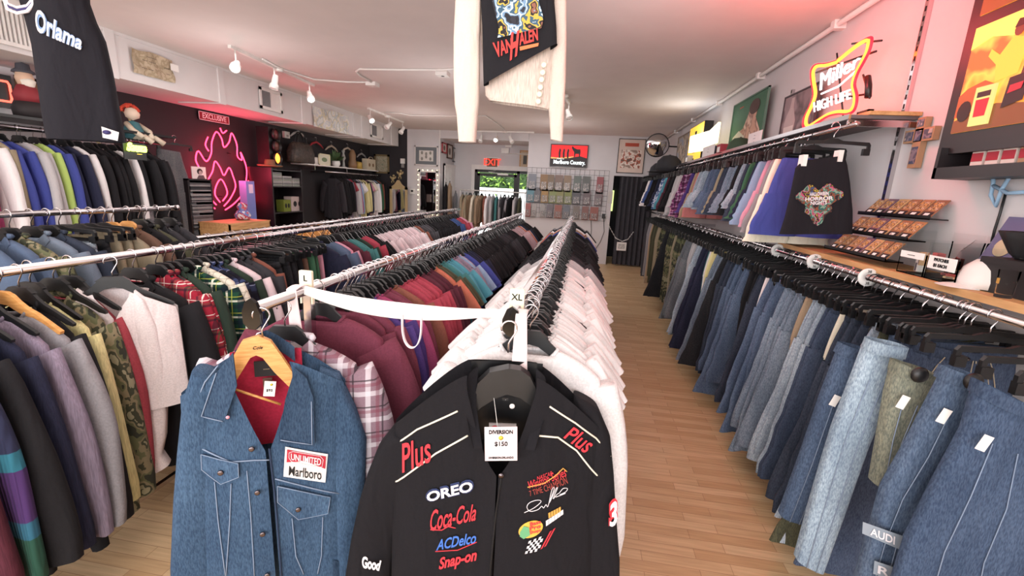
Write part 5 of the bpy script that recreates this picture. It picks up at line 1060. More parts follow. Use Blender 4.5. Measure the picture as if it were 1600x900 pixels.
c = onX(727, 275, RX0+.08); o = thing('feather_mask', 'silver feathered mask hanging on the recess grid', 'mask', c); rr = random.Random(5); m = MB()
for i in range(26): a = rr.uniform(0, 6.28); L_ = rr.uniform(.12, .3); m.tube([(0, 0, 0), (.05, L_*.5*math.cos(a), L_*.5*math.sin(a)), (.02, L_*.6*math.cos(a), L_*math.sin(a))], [.012, .02, .003], 5)
m.build('feathers', plain('silver_feather', '#8a8a8a', .6), o); MB().lathe([(0, .05), (.07, .03), (.09, 0)], 12, 0, Matrix.Rotation(1.57, 4, 'Y')).build('face', plain('mask_grey', '#b8b4b0', .4), o)
for i, (q, c_, lb) in enumerate((((703, 285), 'tan', 'tan overcoat hanging on the closet door'), ((697, 287), 'black', 'black coat hanging beside the tan overcoat'), ((722, 300), 'grey', 'grey garment hanging on the recess grid'))):
    c = onX(*q, RX0+.2); c.y = min(c.y, 11.95); garment('coat', c_, (c.x, c.y, c.z+.1), math.pi/2+.2, lb, None)
c = onX(728, 335, RX0+.2); tag(MB().prism([(-.2, -.12), (.12, -.2), (.22, .08), (-.1, .18)], -.01, .01).build('wooden_board', PINE, None, None, (c.x, c.y, c.z), (0, 0, .3)), 'tilted pale wooden board beside the back coats', 'board')
# ---- left wall
p = Panel('L', XL+.01, [(308, 174), (356, 184), (356, 194), (309, 187)], 'wall_sign', 'red sign reading EXCLUSIVE high on the dark wall', 'sign'); p.h = .115
p.box('plate', 0, p.w, 0, p.h, 0, .02, C('#8c2432')); p.frame(.008, .024, WHITET, 'border'); p.text('EXCLUSIVE', .5, .5, .1, WHITET, .024, bold=.002, sx=p.w/.62)
# red neon: plain flame emblem standing in for the artwork
NEO = emit('red_neon_tube', '#ff2a48', 9); n0 = onX(345, 270, XL+.08); t = thing('neon_sign', 'large red neon flame emblem glowing on the dark wall', 'neon sign', (XL+.08, n0.y, n0.z))
def nl(pix, r=.009, mt=NEO, nme='neon_tube', par=None):
    pts = [onX(x, y, XL+.08)-Vector((XL+.08, n0.y, n0.z)) for x, y in pix]; sm_ = []
    for i in range(len(pts)-1):
        a, b, c, d = pts[max(i-1, 0)], pts[i], pts[i+1], pts[min(i+2, len(pts)-1)]
        for k in range(5): u = k/5; sm_.append(.5*((2*b)+(c-a)*u+(2*a-5*b+4*c-d)*u*u+(3*b-a-3*c+d)*u**3))
    return MB().tube(sm_+[pts[-1]], r, 7).build(nme, mt, par or t)
for l in ([(336, 326), (318, 312), (309, 290), (313, 268), (306, 250), (310, 236), (322, 252), (330, 240), (331, 222), (338, 206), (346, 216), (350, 230), (358, 222), (362, 208), (370, 226), (371, 244), (378, 250), (376, 238), (385, 262), (384, 286), (378, 304), (366, 318), (352, 328)],
          [(338, 320), (326, 305), (324, 285), (332, 268), (336, 252), (344, 262), (350, 274), (358, 262), (364, 275), (368, 292), (360, 310), (350, 322)], [(344, 316), (336, 304), (338, 290), (345, 280), (352, 290), (355, 303), (348, 314)],
          [(313, 300), (304, 290), (305, 272), (309, 262)], [(326, 236), (321, 226), (325, 214)], [(380, 316), (388, 300), (388, 282)], [(320, 326), (312, 318), (308, 306)], [(344, 200), (348, 208), (354, 204)]): nl(l)
for y, z in ((-.2, .2), (.25, .3), (0, -.35)): MB().tube([(-.08, y, z), (0, y, z)], .006).build('standoff', BLACKP, t)
point('neon_glow_left', (XL+.35, n0.y, n0.z), 26, (1, .08, .16), .25)
# sauza style lettered neon
p = Panel('L', XL+1.0, [(192, 222), (228, 225), (228, 243), (193, 240)], 'neon_sign', 'yellow green lettered neon sign above the black coats', 'neon sign'); YN = emit('yellow_neon_tube', '#d8ff5a', 5)
p.text('Sauza', .5, .6, p.h*.9, YN, .02, bold=.008, shear=.3, sx=.9); p.text('-----', .6, .08, p.h*.3, emit('amber_neon_tube', '#ffc83c', 4), .02, shear=.3); p.box('backing', 0, p.w, -.05, p.h, -.01, .0, BLACKP)
# rag doll on a hoop
c = onX(208, 200, XL+.45); o = thing('rag_doll', 'red haired rag doll sitting above the yellow green neon', 'doll', c); s = 1.0
MB().lathe([(0, -.16), (.09, -.14), (.10, -.05), (.06, .06), (0, .08)], 14).build('dress', C('#3f7078'), o); MB().lathe([(0, -.07), (.06, -.04), (.07, 0), (.055, .05), (0, .07)], 14, 0, Matrix.Translation((.01, 0, .15))).build('head', C('#e0c8b4'), o)
m = MB(); rr = random.Random(9)
for i in range(60): a = rr.uniform(0, 6.28); b = rr.uniform(.2, 1.4); q = Vector((-.015+.08*math.cos(a)*math.sin(b), .08*math.sin(a)*math.sin(b), .165+.08*math.cos(b))); m.lathe([(0, -.02), (.02, 0), (0, .02)], 6, 0, Matrix.Translation(q))
m.build('yarn_hair', C('#c8442c'), o)
for sg in (-1, 1): MB().tube([(0, sg*.07, .04), (.1, sg*.1, -.03), (.17, sg*.05, -.1)], .028, 8).build('arm', C('#d8cab4'), o); MB().tube([(.03, sg*.05, -.12), (.14, sg*.06+.06, -.09), (.18, sg*.07+.12, -.15)], .032, 8).build('leg', C('#d8cab4'), o)
MB().tube([(-.1, .0+.25*math.cos(a)-.12, .25*math.sin(a)) for a in [i*math.pi/12 for i in range(24)]], .012, 8, closed=True).build('cane_hoop', C('#c8b48a'), tag_root := thing('hoop', 'pale cane hoop behind the rag doll', 'hoop', c-Vector((.05, 0, 0))))
# high shelf for doll and figurine
hs = onX(208, 215, XL+.45); tag(MB().box(XL+.002, XL+.6, 2.6, 4.95, 2.10, 2.125).build('wall_shelf', BLACKM), 'dark shelf above the high wall rail', 'shelf')
# figurine, frame and dark sign at the very left
c = onX(48, 180, XL+.45); o = thing('gnome_figurine', 'painted gnome figurine on the high shelf', 'figurine', (XL+.45, c.y, 2.125))
MB().lathe([(.0, 0), (.11, .0), (.12, .08), (.09, .14), (.0, .15)], 16).build('base', C('#2a2426'), o); MB().lathe([(.09, .14), (.10, .2), (.06, .28), (.0, .3)], 16).build('coat', C('#8c2c34'), o); MB().lathe([(0, .27), (.05, .29), (.065, .34), (.05, .40), (0, .42)], 16).build('face', C('#d8b49a'), o); MB().lathe([(.08, .385), (.075, .40), (.05, .42), (.045, .46), (0, .475)], 16).build('cap', C('#4a4a52'), o)
MB().lathe([(0, .24), (.04, .27), (.055, .32), (.03, .34)], 12, 0, Matrix.Translation((.03, 0, 0))).build('beard', C('#e8e0d4'), o)
p = Panel('L', XL+.08, [(22, 118), (60, 124), (60, 172), (28, 168)], 'framed_picture', 'wood framed red and yellow picture behind the gnome', 'picture'); p.frame(.05, .03, C('#8a6a50')); p.box('print', .05, p.w-.05, .05, p.h-.05, 0, .015, blotch('folk_print', ['#b89a4c', '#a84a3c', '#c8b46a', '#8a7a48', '#c8a06a'], 9))
p = Panel('L', XL+.08, [(-30, 112), (12, 118), (16, 168), (-30, 166)], 'lit_sign', 'black sign with red outline at the far left edge', 'sign'); p.box('panel', 0, p.w, 0, p.h, 0, .05, BLACKP); m = MB(); m.tube([p.M @ Vector((x*p.w, y*p.h, .06)) for x, y in ((.2, .2), (.8, .2), (.86, .3), (.86, .7), (.8, .8), (.2, .8))], .01, 7); m.build('neon_tube', emit('sign_red', '#ff5a48', 3), p.root)
# grey worn jeans displayed on the dark wall
pl = Plane((XL+.35, onX(275, 245, XL+.35).y, onX(258, 210, XL+.35).z), 90-18, -.02)
wj = pl.root('jeans', 'washed grey paint-flecked jeans displayed on the dark wall', 'jeans'); gc = rgb('#6b6c70')
m, _ = rowloft(pl, [(246, 232, 283, 238), (245, 250, 288, 256), (248, 275, 296, 280), (251, 300, 303, 305)], .04, 4, .006, 26, (10, 24), 4); o = m.build('seat', F_DENIM, wj); o.color = (*gc, 1)
for rows in ([(251, 296, 274, 300), (256, 330, 270, 332), (260, 370, 276, 372)], [(273, 298, 303, 303), (282, 330, 312, 332), (290, 370, 322, 375)]): m, _ = rowloft(pl, rows, .035, 6, .006, 20, (10, 24), 5); o = m.build('leg', F_DENIM, wj); o.color = (*gc, 1)
HANGQ.append((0, 'clip', (pl.O.x, pl.O.y, pl.O.z-.02), pl.ang, 'the dark wall'))
# burlap banner and scarf on the duct
p = Panel('L', DX+.012, [(203, 73), (266, 94), (273, 131), (206, 112)], 'burlap_banner', 'worn burlap sack printed with dark lettering pinned on the duct', 'banner')
m = MB().grid(lambda u, v: p.M @ Vector((u*p.w, v*p.h*(1-.04*math.sin(u*9)), .01+.012*math.sin(u*14+v*3)+.01*math.sin(v*8))), 24, 12); m.build('cloth', blotch('burlap', ['#a8987e', '#b8a890', '#9c8c72', '#c0b098'], 14, .95, smooth=True), p.root)
for t_, u, v, sz in (('-------', .42, .8, .05), ('--- ----', .35, .62, .06), ('--- ---', .3, .3, .06), ('----', .8, .55, .07), ('---', .8, .3, .05)): p.text(t_, u, v, sz, C('#5c5048'), .036)
t2 = Panel('L', DX+.05, [(264, 99), (276, 101), (281, 113), (269, 111)], None, '', ''); MB().box(0, t2.w, 0, t2.h, 0, .004, 0, fr((0, 0, 0), (0, 1, 0))).build('swing_tag', CARD, p.root, None, t2.o-p.o)
p = Panel('L', DX+.012, [(487, 165), (547, 182), (545, 211), (490, 197)], 'silk_scarf', 'pale patterned silk scarf pinned along the duct', 'scarf')
m = MB().grid(lambda u, v: p.M @ Vector((u*p.w*(1-.05*v), v*p.h*(1-.05*math.sin(u*7)), .01+.012*math.sin(u*16+v*5))), 24, 10); m.build('cloth', blotch('floral_silk', ['#d8d8d2', '#c8ccd0', '#e0dcd4', '#ccc6ac', '#b4bcc2', '#dcdcd8'], 6, .5), p.root)
# bookcase with stacks of boxed tapes
by0, by1 = onX(426, 300, XL+.5).y, onX(473, 300, XL+.5).y; bz = onX(426, 262, XL+.5).z
bk = thing('bookcase', 'black bookcase with a red lit side beside the neon', 'bookcase', (XL+.02, by0, 0)); BW = by1-by0; bm = plain('black_laminate', '#221c20', .35)
for y in (0, BW-.03): MB().box(0, .48, y, y+.03, 0, bz).build('side_panel', bm, bk)
MB().box(0, .02, .03, BW-.03, 0, bz).build('back_panel', bm, bk)
zs = [bz-.02, onX(450, 291, XL+.5).z, onX(450, 331, XL+.5).z, .35]
for z in zs: MB().box(.02, .48, .03, BW-.03, z-.02, z).build('shelf', bm, bk)
for i, (x0, x1, y0) in enumerate(((426, 440, 268), (442, 455, 273), (457, 469, 276))):
    a = onX(x0, 285, XL+.46).y; b_ = onX(x1, 285, XL+.46).y; top = onX((x0+x1)/2, y0, XL+.46).z; z = zs[1]; k = 0
    while z+.028 < top:
        o = thing('boxed_tape', f"clear cased tape in the {['tall', 'middle', 'short'][i]} stack inside the black bookcase", 'tape', (XL+.28, a, z), 0, f"tapes in the {['tall', 'middle', 'short'][i]} bookcase stack")
        MB().box(0, .19, 0, b_-a, 0, .025).build('case', C(['#b8b8b4', '#9a9c98', '#c8c4c0'][k % 3], .3), o); MB().box(.19, .192, .01, b_-a-.01, .006, .019).build('spine_label', C(['#6a7a68', '#5a5a60', '#8a8a90'][k % 3]), o); z += .028; k += 1
for q, c_, lb in (([(432, 313), (443, 313), (443, 331), (432, 331)], '#6f7a2a', 'yellow green boxed toy on the lower bookcase shelf'), ([(444, 309), (463, 309), (463, 331), (444, 331)], '#b8a8a4', 'pale boxed toy with two round windows in the bookcase')):
    p = Panel('L', XL+.3, q, 'toy_box', lb, 'box'); p.root.location.z = zs[2]; p.box('carton', 0, p.w, 0, p.h, 0, .14, C(c_)); 
    for u in (.3, .7): p.poly('window', ell(u, .5, .14, .2, 14), INK, .143)
# traffic light lamp and hat on top of the bookcase
c = onX(424, 250, XL+.3); o = thing('traffic_light', 'black traffic light lamp with the lowest lens lit orange', 'lamp', (XL+.28, c.y, bz+.03)); hh = onX(424, 203, XL+.3).z-bz
MB().box(-.12, .10, -.14, .14, .0, hh).build('housing', BLACKP, o)
for k, (cc, em) in enumerate((('#ff7a2a', 5), ('#6a3a34', 0), ('#6a2e30', 0))):
    z = .13+k*hh*.31; mt = emit('lit_lens', cc, em) if em else C(cc, .3); MB().lathe([(.085, 0), (.085, .02), (.05, .04), (0, .05)], 18, 0, Matrix.Translation((.10, 0, z))@Matrix.Rotation(1.57, 4, 'Y')).build('lens', mt, o); MB().lathe([(.095, 0), (.095, .06), (.09, .06), (.09, 0)], 18, 0, Matrix.Translation((.10, 0, z))@Matrix.Rotation(1.57, 4, 'Y')).build('visor', BLACKP, o)
c = onX(420, 258, XL+.5); o = thing('cowboy_hat', 'tan felt hat lying on the black bookcase', 'hat', (XL+.38, by0+.14, bz+.01)); MB().lathe([(.22, .03), (.2, .01), (.1, .0), (.095, .06), (.08, .12), (.04, .11), (0, .10)], 24, 0, Matrix.Scale(.8, 4, (1, 0, 0))).build('crown', C('#8c6248', .9), o); MB().lathe([(.098, .01), (.1, .03), (.096, .04)], 24, 0, Matrix.Scale(.8, 4, (1, 0, 0))).build('hat_band', C('#5a3c2c'), o)
# tall box with violet blue light put into its colour, disc tower, crate and small things below the neon
p = Panel('L', XL+.35, [(383, 283), (397, 283), (398, 345), (386, 345)], 'tall_carton', 'tall narrow carton coloured as if lit violet beside the bookcase', 'box'); p.box('carton', 0, p.w, -p.o.z+.001, p.h, -.1, .02, C('#6f86c8')); p.box('label', p.w*.3, p.w*.8, p.h*.7, p.h*.92, .02, .022, C('#c8d0e8'))
ty = onX(300, 300, XL+.5).y; tw = onX(337, 300, XL+.5).y-ty; tz = onX(318, 280, XL+.5).z
o = thing('disc_tower', 'black tower rack full of disc cases under the neon', 'rack', (XL+.1, ty, 0)); MB().box(0, .35, 0, tw, 0, .06).build('base', bm, o); MB().box(0, .02, 0, tw, .06, tz).build('back_panel', bm, o)
for y in (0, tw-.02): MB().box(.02, .35, y, y+.02, .06, tz).build('side_panel', bm, o)
MB().box(.0, .35, .0, tw, tz-.02, tz).build('top', bm, o)
z = tz-.05; k = 0; rr = random.Random(4)
while z > 1.0: 
    q = thing('disc_case', 'thin disc case in the black tower rack', 'disc case', (XL+.17, ty+.03, z-.012), 0, 'disc cases in the tower'); MB().box(0, .285, 0, tw-.06, 0, .011).build('case', C(['#b0b0b0', '#5a5a5e', '#88888c', '#33333a'][rr.randrange(4)], .3), q); z -= .016+(.03 if k % 7 == 6 else 0); k += 1
p = Panel('L', XL+.3, [(297, 261), (318, 262), (324, 281), (301, 280)], 'photo_card', 'black and white portrait card leaning on the disc tower', 'picture'); p.root.location.z = tz; p.box('card', 0, p.w, 0, p.h, 0, .01, CARD); p.poly('hair', ell(.55, .6, .2, .25, 14), INK, .012); p.poly('face', ell(.58, .52, .12, .18, 14), C('#b8b0ac'), .014); p.poly('shoulders', [(.3, 0), (.9, 0), (.8, .3), (.45, .3)], C('#5a5658'), .012)
a, b_ = onX(357, 356, XL+.9), onX(421, 350, XL+.9)
o = thing('wooden_crate', 'pale wooden crate on a low stand under the neon', 'crate', (XL+.45, a.y, a.z-.13)); L_ = b_.y-a.y
for z in (0, .09): MB().box(.45, .47, 0, L_, z, z+.08).build('slat', PINE, o); MB().box(0, .02, 0, L_, z, z+.08).build('slat', PINE, o)
for y in (0, L_-.02): MB().box(.0, .47, y, y+.02, 0, .17).build('end_panel', PINE, o)
MB().box(0, .47, 0, L_, .17, .185).build('lid', PINE, o)
st = thing('plinth', 'black plinth holding the wooden crate', 'plinth', (XL+.4, a.y-.05, 0)); MB().box(0, .6, 0, L_+.1, 0, a.z-.135).box(.0, .62, -.01, L_+.11, a.z-.15, a.z-.135).build('cabinet', bm, st); MB().box(.6, .61, L_*.48, L_*.5, .1, a.z-.2).build('door_gap', INK, st)
c = onX(375, 345, XL+.6); o = thing('ceramic_bank', 'small glazed figurine on the wooden crate', 'figurine', (XL+.65, c.y, a.z+.055)); MB().lathe([(.0, 0), (.09, .01), (.11, .07), (.07, .13), (.05, .14), (.07, .19), (.04, .24), (0, .25)], 16).build('body', blotch('glaze', ['#d8d4dc', '#6a7ab8', '#b84a58', '#d8d4dc'], 12, .2), o); MB().lathe([(0, 0), (.02, .01), (0, .03)], 8, 0, Matrix.Translation((.06, .02, .2))).build('nose', C('#b84a58'), o)
# shelf over the far left rail and what stands on it
sy0, sy1 = 7.95, 10.9; szz = onX(500, 266, XL+.35).z; szz = 1.98
t = thing('wall_shelf', 'long white shelf over the far left clothes', 'shelf', (XL+.02, sy0, szz)); MB().box(0, .36, 0, sy1-sy0, -.02, 0).build('board', WHITEPT, t); 
for y in (.3, 1.5, 2.7): MB().box(0, .3, y, y+.02, -.1, -.02).build('bracket', CHROME, t)
o = thing('handbag', 'dark woven handbag with two handles on the white shelf', 'handbag', (XL+.2, onX(471, 250, XL+.2).y, szz)); MB().loft([[(.11*k*sgp(math.cos(a), .6), .36*k2*sgp(math.sin(a), .6), z) for a in [j*math.pi/12 for j in range(24)]] for z, k, k2 in ((0, .8, .95), (.03, 1, 1), (.2, 1, .97), (.33, .7, .8), (.38, .3, .6))], cap0=True, cap1=True).build('body', blotch('woven_leather', ['#2a2422', '#4a3c34', '#3a3230', '#5a4c44'], 18, .5), o)
for x in (-.03, .03): MB().tube([(x, .14*math.cos(a), .34+.22*math.sin(a)) for a in [j*math.pi/10 for j in range(11)]], .012, 8).build('handle', BLACKP, o)
p = Panel('L', XL+.3, [(495, 244), (512, 246), (518, 265), (500, 262)], 'picture_frame', 'cream picture of leaves leaning on the white shelf', 'picture'); p.root.location.z = szz; p.frame(.02, .02, C('#e0d8b8')); p.box('print', .02, p.w-.02, .02, p.h-.02, 0, .01, C('#d8d4c0')); p.poly('leaf_sprig', ell(.5, .5, .25, .2, 9), C('#7a8a68'), .012)
c = onX(525, 260, XL+.25); o = thing('potted_plant', 'small leafy plant in a white pot on the shelf', 'plant', (XL+.25, c.y, szz)); MB().lathe([(.0, 0), (.06, 0), (.09, .06), (.08, .12), (.07, .12), (0, .11)], 16).build('pot', WHITEP, o); m = MB(); rr = random.Random(2)
for i in range(60): a = rr.uniform(0, 6.28); b2 = rr.uniform(.2, 1.3); d_ = Vector((math.cos(a)*math.cos(b2), math.sin(a)*math.cos(b2), math.sin(b2))); L2 = rr.uniform(.1, .25); e_ = d_.orthogonal()*.025; q = Vector((0, 0, .12)); m.add([q, q+d_*L2*.6+e_, q+d_*L2, q+d_*L2*.6-e_], [(0, 1, 2, 3)])
m.build('leaves', C('#48603a'), o)
for q, nme, lb, c_, prof in (((492, 262), 'candle_jar', 'white candle jar left of the leaf picture', '#d8d0c8', [(0, 0), (.06, 0), (.06, .14), (.05, .14), (0, .13)]), ((537, 260), 'candlestick', 'silver figurine candlestick right of the plant', '#a8a8a4', [(0, 0), (.06, 0), (.03, .03), (.02, .15), (.05, .2), (.02, .3), (.04, .36), (0, .37)]), ((551, 262), 'statuette', 'brown carved statuette on the shelf', '#8a6a4c', [(0, 0), (.09, 0), (.1, .1), (.07, .2), (.08, .3), (.04, .4), (0, .42)]), ((560, 266), 'brass_box', 'gold trinket box right of the statuette', '#b89a4c', [(0, 0), (.09, 0), (.09, .14), (.07, .16), (0, .17)])):
    c = onX(*q, XL+.25); o = thing(nme, lb, nme.split('_')[-1], (XL+.25, c.y, szz)); MB().lathe(prof, 14).build('body', C(c_, .5), o); MB().lathe([(prof[1][0]+.006, 0), (prof[1][0]+.006, .015), (0, .015)], 14).build('foot', C(c_, .3), o)
p = Panel('L', XL+.2, [(569, 249), (583, 251), (584, 271), (570, 270)], 'gift_bag', 'cream printed gift bag at the far end of the shelf', 'bag'); p.root.location.z = szz; p.box('body', 0, p.w, 0, p.h*.85, -.06, .06, C('#d8ccb4')); 
for u in (.3, .7): p.poly('motif', ell(u, .4, .1, .14, 9), C('#8a6a4a'), .063)
MB().tube([p.M @ Vector((p.w*(.5+.25*math.cos(a)), p.h*(.85+.16*math.sin(a)), .05)) for a in [j*math.pi/8 for j in range(9)]], .006, 6).build('handle', C('#d8ccb4'), p.root)
for q, lb, c_ in (((466, 206), 'white padded hanger nearest on the dark wall', '#c8c4c0'), ((494, 222), 'red padded hanger on the dark wall', '#a83038'), ((518, 228), 'pale wooden hanger on the dark wall above the plant', '#b8a898'), ((543, 231), 'cream hanger on the dark wall above the statuette', '#c8b8a8'), ((565, 240), 'grey hanger on the dark wall above the gift bag', '#a8a8a8')):
    c = onX(*q, XL+.08); o = thing('padded_hanger', lb, 'hanger', (XL+.08, c.y, c.z+.07), 0); MB().tube([(0, -.24, -.17), (0, -.14, -.11), (0, 0, -.07), (0, .14, -.11), (0, .24, -.17)], [.012, .02, .022, .02, .012], 10).build('body', C(c_), o); MB().tube([(-.08, 0, .02), (.005, 0, .02)], .004).build('peg', CHROME, o); MB().tube([(0, .02*math.cos(math.radians(a)), .02*math.sin(math.radians(a))) for a in range(200, -41, -24)]+[(0, 0, -.04), (0, 0, -.07)], .003, 6).build('hook', CHROME, o)
p = Panel('L', XL+.01, [(441, 205), (449, 206), (449, 216), (441, 215)], 'wall_sensor', 'small white sensor high on the dark wall', 'sensor'); p.box('case', 0, p.w, 0, p.h, 0, .05, WHITEP); p.box('lens', p.w*.3, p.w*.7, p.h*.2, p.h*.5, .05, .055, C('#a8a8a4'))
# ---- right wall: shelf, posters, neon
sh = thing('wall_shelf', 'long dark shelf above the upper wall rail', 'shelf', (UX-.02, 2.9, UZ+.035)); MB().box(0, XW-UX+.018, 0, 8.2, 0, .018).build('board', plain('grey_shelf', '#6a5f60', .6), sh); SZ = UZ+.053
for y in (.02, 2.4, 4.9, 7.4): MB().box(.0, XW-UX+.018, y, y+.015, -.03, .0).build('bracket', CHROME, sh)
MB().box(-.012, 0, 0, 8.2, -.004, .022).build('edge_strip', CHROME, sh)
bd = MB().box(UX+.06, XW-.002, 2.88, 3.5, SZ+.0, SZ+.02); tag(bd.build('pine_board', PINE), 'short pine board projecting at the near end of the shelf', 'board')
gp = Panel('X', XW-.06, [(1148, 163), (1205, 137), (1190, 225), (1140, 240)], 'framed_poster', 'green poster of an embracing couple under glass on the shelf', 'poster'); gp.frame(.015, .02, C('#5a7a6a')); gp.box('print', .015, gp.w-.015, .015, gp.h-.015, 0, .01, C('#3c6a50'))
gp.poly('woman', [(.25, .02), (.95, .02), (.9, .3), (.75, .55), (.78, .7), (.7, .85), (.58, .82), (.5, .6), (.42, .42), (.2, .35)], blotch('figure_tone', ['#a8786a', '#c89a84', '#8a5a50', '#d8b8a4'], 7, .6, smooth=True), .013); gp.poly('hair', ell(.68, .76, .14, .14, 12), C('#4a2c28'), .015); gp.poly('white_dress', [(.05, .02), (.55, .02), (.5, .25), (.3, .4), (.12, .3)], C('#c8c8b4'), .015); gp.text('----', .28, .88, .1, C('#c8503c'), .013)
p = Panel('X', XW-.07, [(1060, 210), (1085, 200), (1083, 255), (1058, 262)], 'framed_poster', 'faded poster of a seated figure at the far end of the shelf', 'poster'); p.root.location.z = SZ; p.frame(.02, .02, C('#8a7a70')); p.box('print', .02, p.w-.02, .02, p.h-.02, 0, .01, blotch('faded_print', ['#a8988a', '#8a94a4', '#b8a48c', '#6a6460', '#c8b8a4'], 5, .7, smooth=True)); p.text('---', .5, .4, .08, C('#e8e0d0'), .012)
p = Panel('X', XW-.12, [(1085, 185), (1108, 178), (1104, 240), (1083, 243)], 'lettered_lightbox', 'yellow vertical lettered light box on the shelf', 'light box'); p.root.location.z = SZ; p.box('housing', 0, p.w, 0, p.h, -.06, .06, BLACKP); p.box('face', .01, p.w-.01, .01, p.h-.01, .06, .064, emit('yellow_face', '#f0b83c', .9, '#c89a30'))
for i, ch_ in enumerate('----'): p.text(ch_, .5, .86-i*.23, p.w*.55, INK, .067, bold=.004)
p = Panel('X', XW-.2, [(1088, 208), (1132, 200), (1131, 232), (1087, 236)], 'book_lamp', 'glowing open book lamp standing on the shelf', 'lamp'); BG = emit('warm_page', '#fff2cc', 1.1, '#f0e8c8')
for sg in (0, 1): MB().add([p.M @ Vector(v) for v in [(p.w*.5, 0, 0), (p.w*(0 if sg == 0 else 1), .02, .09), (p.w*(0 if sg == 0 else 1), p.h, .09), (p.w*.5, p.h, 0), (p.w*.5, 0, -.01), (p.w*(0 if sg == 0 else 1), .02, .06), (p.w*(0 if sg == 0 else 1), p.h, .06), (p.w*.5, p.h, -.01)]], [(0, 1, 2, 3), (4, 7, 6, 5), (0, 4, 5, 1), (1, 5, 6, 2), (2, 6, 7, 3), (3, 7, 4, 0)]).build('page', BG, p.root)
MB().box(.0, .012, -p.w*.5-.01, -p.w*.5+.01, 0, p.h).build('spine', C('#d8c89a'), p.root); MB().tube([p.M @ Vector((p.w*.5, 0, 0)), p.M @ Vector((p.w*.5, SZ-p.o.z, 0))], .012).build('stand', BLACKP, p.root)
point('book_lamp_glow', (XW-.35, p.o.y-.1, p.o.z+.25), 7, (.9, .97, 1), .1)
for q, lb, c_, in (([(1098, 234), (1116, 232), (1115, 250), (1097, 252)], 'white printed notice below the book lamp', '#e8e4e4'), ([(1170, 210), (1191, 205), (1189, 225), (1169, 229)], 'white printed notice in front of the green poster', '#e8e0e0')):
    p = Panel('X', UX+.03, q, 'shelf_notice', lb, 'notice'); p.root.location.z = SZ; p.box('card', 0, p.w, 0, p.h, 0, .004, C(c_))
    for i, s_ in enumerate(('-----', '--- -----', '---')): p.text(s_, .5, .75-.25*i, p.h*.2, INK, .006, sx=.8)
for q, lb, c_ in (((1078, 256), 'grey box on the far part of the shelf', '#8a8684'), ((1120, 245), 'dark navy cap box right of the printed notice', '#3a4256'), ((1130, 240), 'red cap box beside the navy box', '#a8404c')):
    c = onX(*q, XW-.2); o = thing('cap_box', lb, 'box', (XW-.26, c.y, SZ)); MB().box(0, .14, -.08, .08, 0, .13).build('carton', C(c_), o); MB().box(-.003, 0, -.05, .05, .04, .1).build('label', CARD, o)
def cap(loc, col, lb, rz=0, s=1, band='#3a3a40'):
    o = thing('baseball_cap', lb, 'cap', loc, rz); MB().lathe([(.095*s, 0), (.097*s, .03*s), (.085*s, .08*s), (.05*s, .115*s), (0, .125*s)], 20).build('crown', C(col, .9), o)
    MB().add([(.085*s*math.cos(a), .085*s*math.sin(a), .01*s) for a in [math.radians(-60+12*i) for i in range(11)]]+[((.085+.08*math.cos(math.radians(-60+12*i)*1.4)**1)*s*math.cos(math.radians(-60+12*i)), (.085+.08*math.cos(math.radians(-60+12*i)*1.4))*s*math.sin(math.radians(-60+12*i)), -.004*s) for i in range(11)], [(i, i+1, i+12, i+11) for i in range(10)]).build('brim', C(col, .9), o)
    MB().lathe([(0, .0), (.01*s, .003), (0, .008)], 8, 0, Matrix.Translation((0, 0, .124*s))).build('button', C(band), o); return o
cap((XW-.16, onX(1155, 232, XW-.16).y, SZ), '#3c5240', 'dark green cap on the shelf before the green poster', math.pi, 1.3)
c = onY(1040, 255, 8.6); cap((1.36, 8.1, 2.12), '#1e1e24', 'large black hat at the far end of the upper rail', 2.6, 2.2); cap((1.32, 8.7, 2.06), '#26262c', 'second black hat beneath the large black hat', 2.4, 2.0)
# convex mirror
c = onY(1027, 227, 9.6); o = thing('convex_mirror', 'round convex security mirror in the far right corner', 'mirror', c, 0, None, (math.radians(104), 0, math.radians(-8)))
R0 = (onY(1045, 227, 9.6)-onY(1009, 227, 9.6)).x/2; MB().lathe([(R0, 0)]+[(R0*math.cos(math.radians(a)), R0*.55*math.sin(math.radians(a))) for a in range(5, 91, 8)]+[(0, R0*.55)], 32).build('glass', plain('mirror_silver', '#d8d8da', .03, 1, .0), o); MB().lathe([(R0*1.03, -.02), (R0*1.04, .02), (R0*.98, .02)], 32).build('rim', BLACKP, o); bpy.context.view_layer.update(); _iv = o.matrix_world.inverted(); MB().tube([_iv @ c, _iv @ (c+Vector((.3, .15, .0))), _iv @ Vector((XW-.002, c.y+.15, c.z))], .015).build('bracket', BLACKP, o)
# bottle poster behind the neon
p = Panel('X', XW-.05, [(1240, 135), (1290, 100), (1275, 195), (1212, 215)], 'bottle_poster', 'grey poster with a pale beer bottle behind the neon', 'poster'); p.root.location.z = SZ; p.frame(.012, .018, C('#4a4246')); p.box('print', .012, p.w-.012, .012, p.h-.012, 0, .01, blotch('smoky_print', ['#7a6c70', '#968488', '#5c5054', '#8a787c'], 4, .6, smooth=True))
p.poly('bottle', [(.12, .03), (.42, .03), (.44, .45), (.38, .6), (.33, .72), (.32, .92), (.24, .92), (.22, .72), (.15, .6), (.1, .45)], C('#b8a8a8'), .012); p.poly('bottle_label', [(.13, .12), (.41, .12), (.42, .36), (.12, .36)], C('#d8ccc8'), .014); p.text('----', .27, .24, .06, C('#6a3a44'), .016)
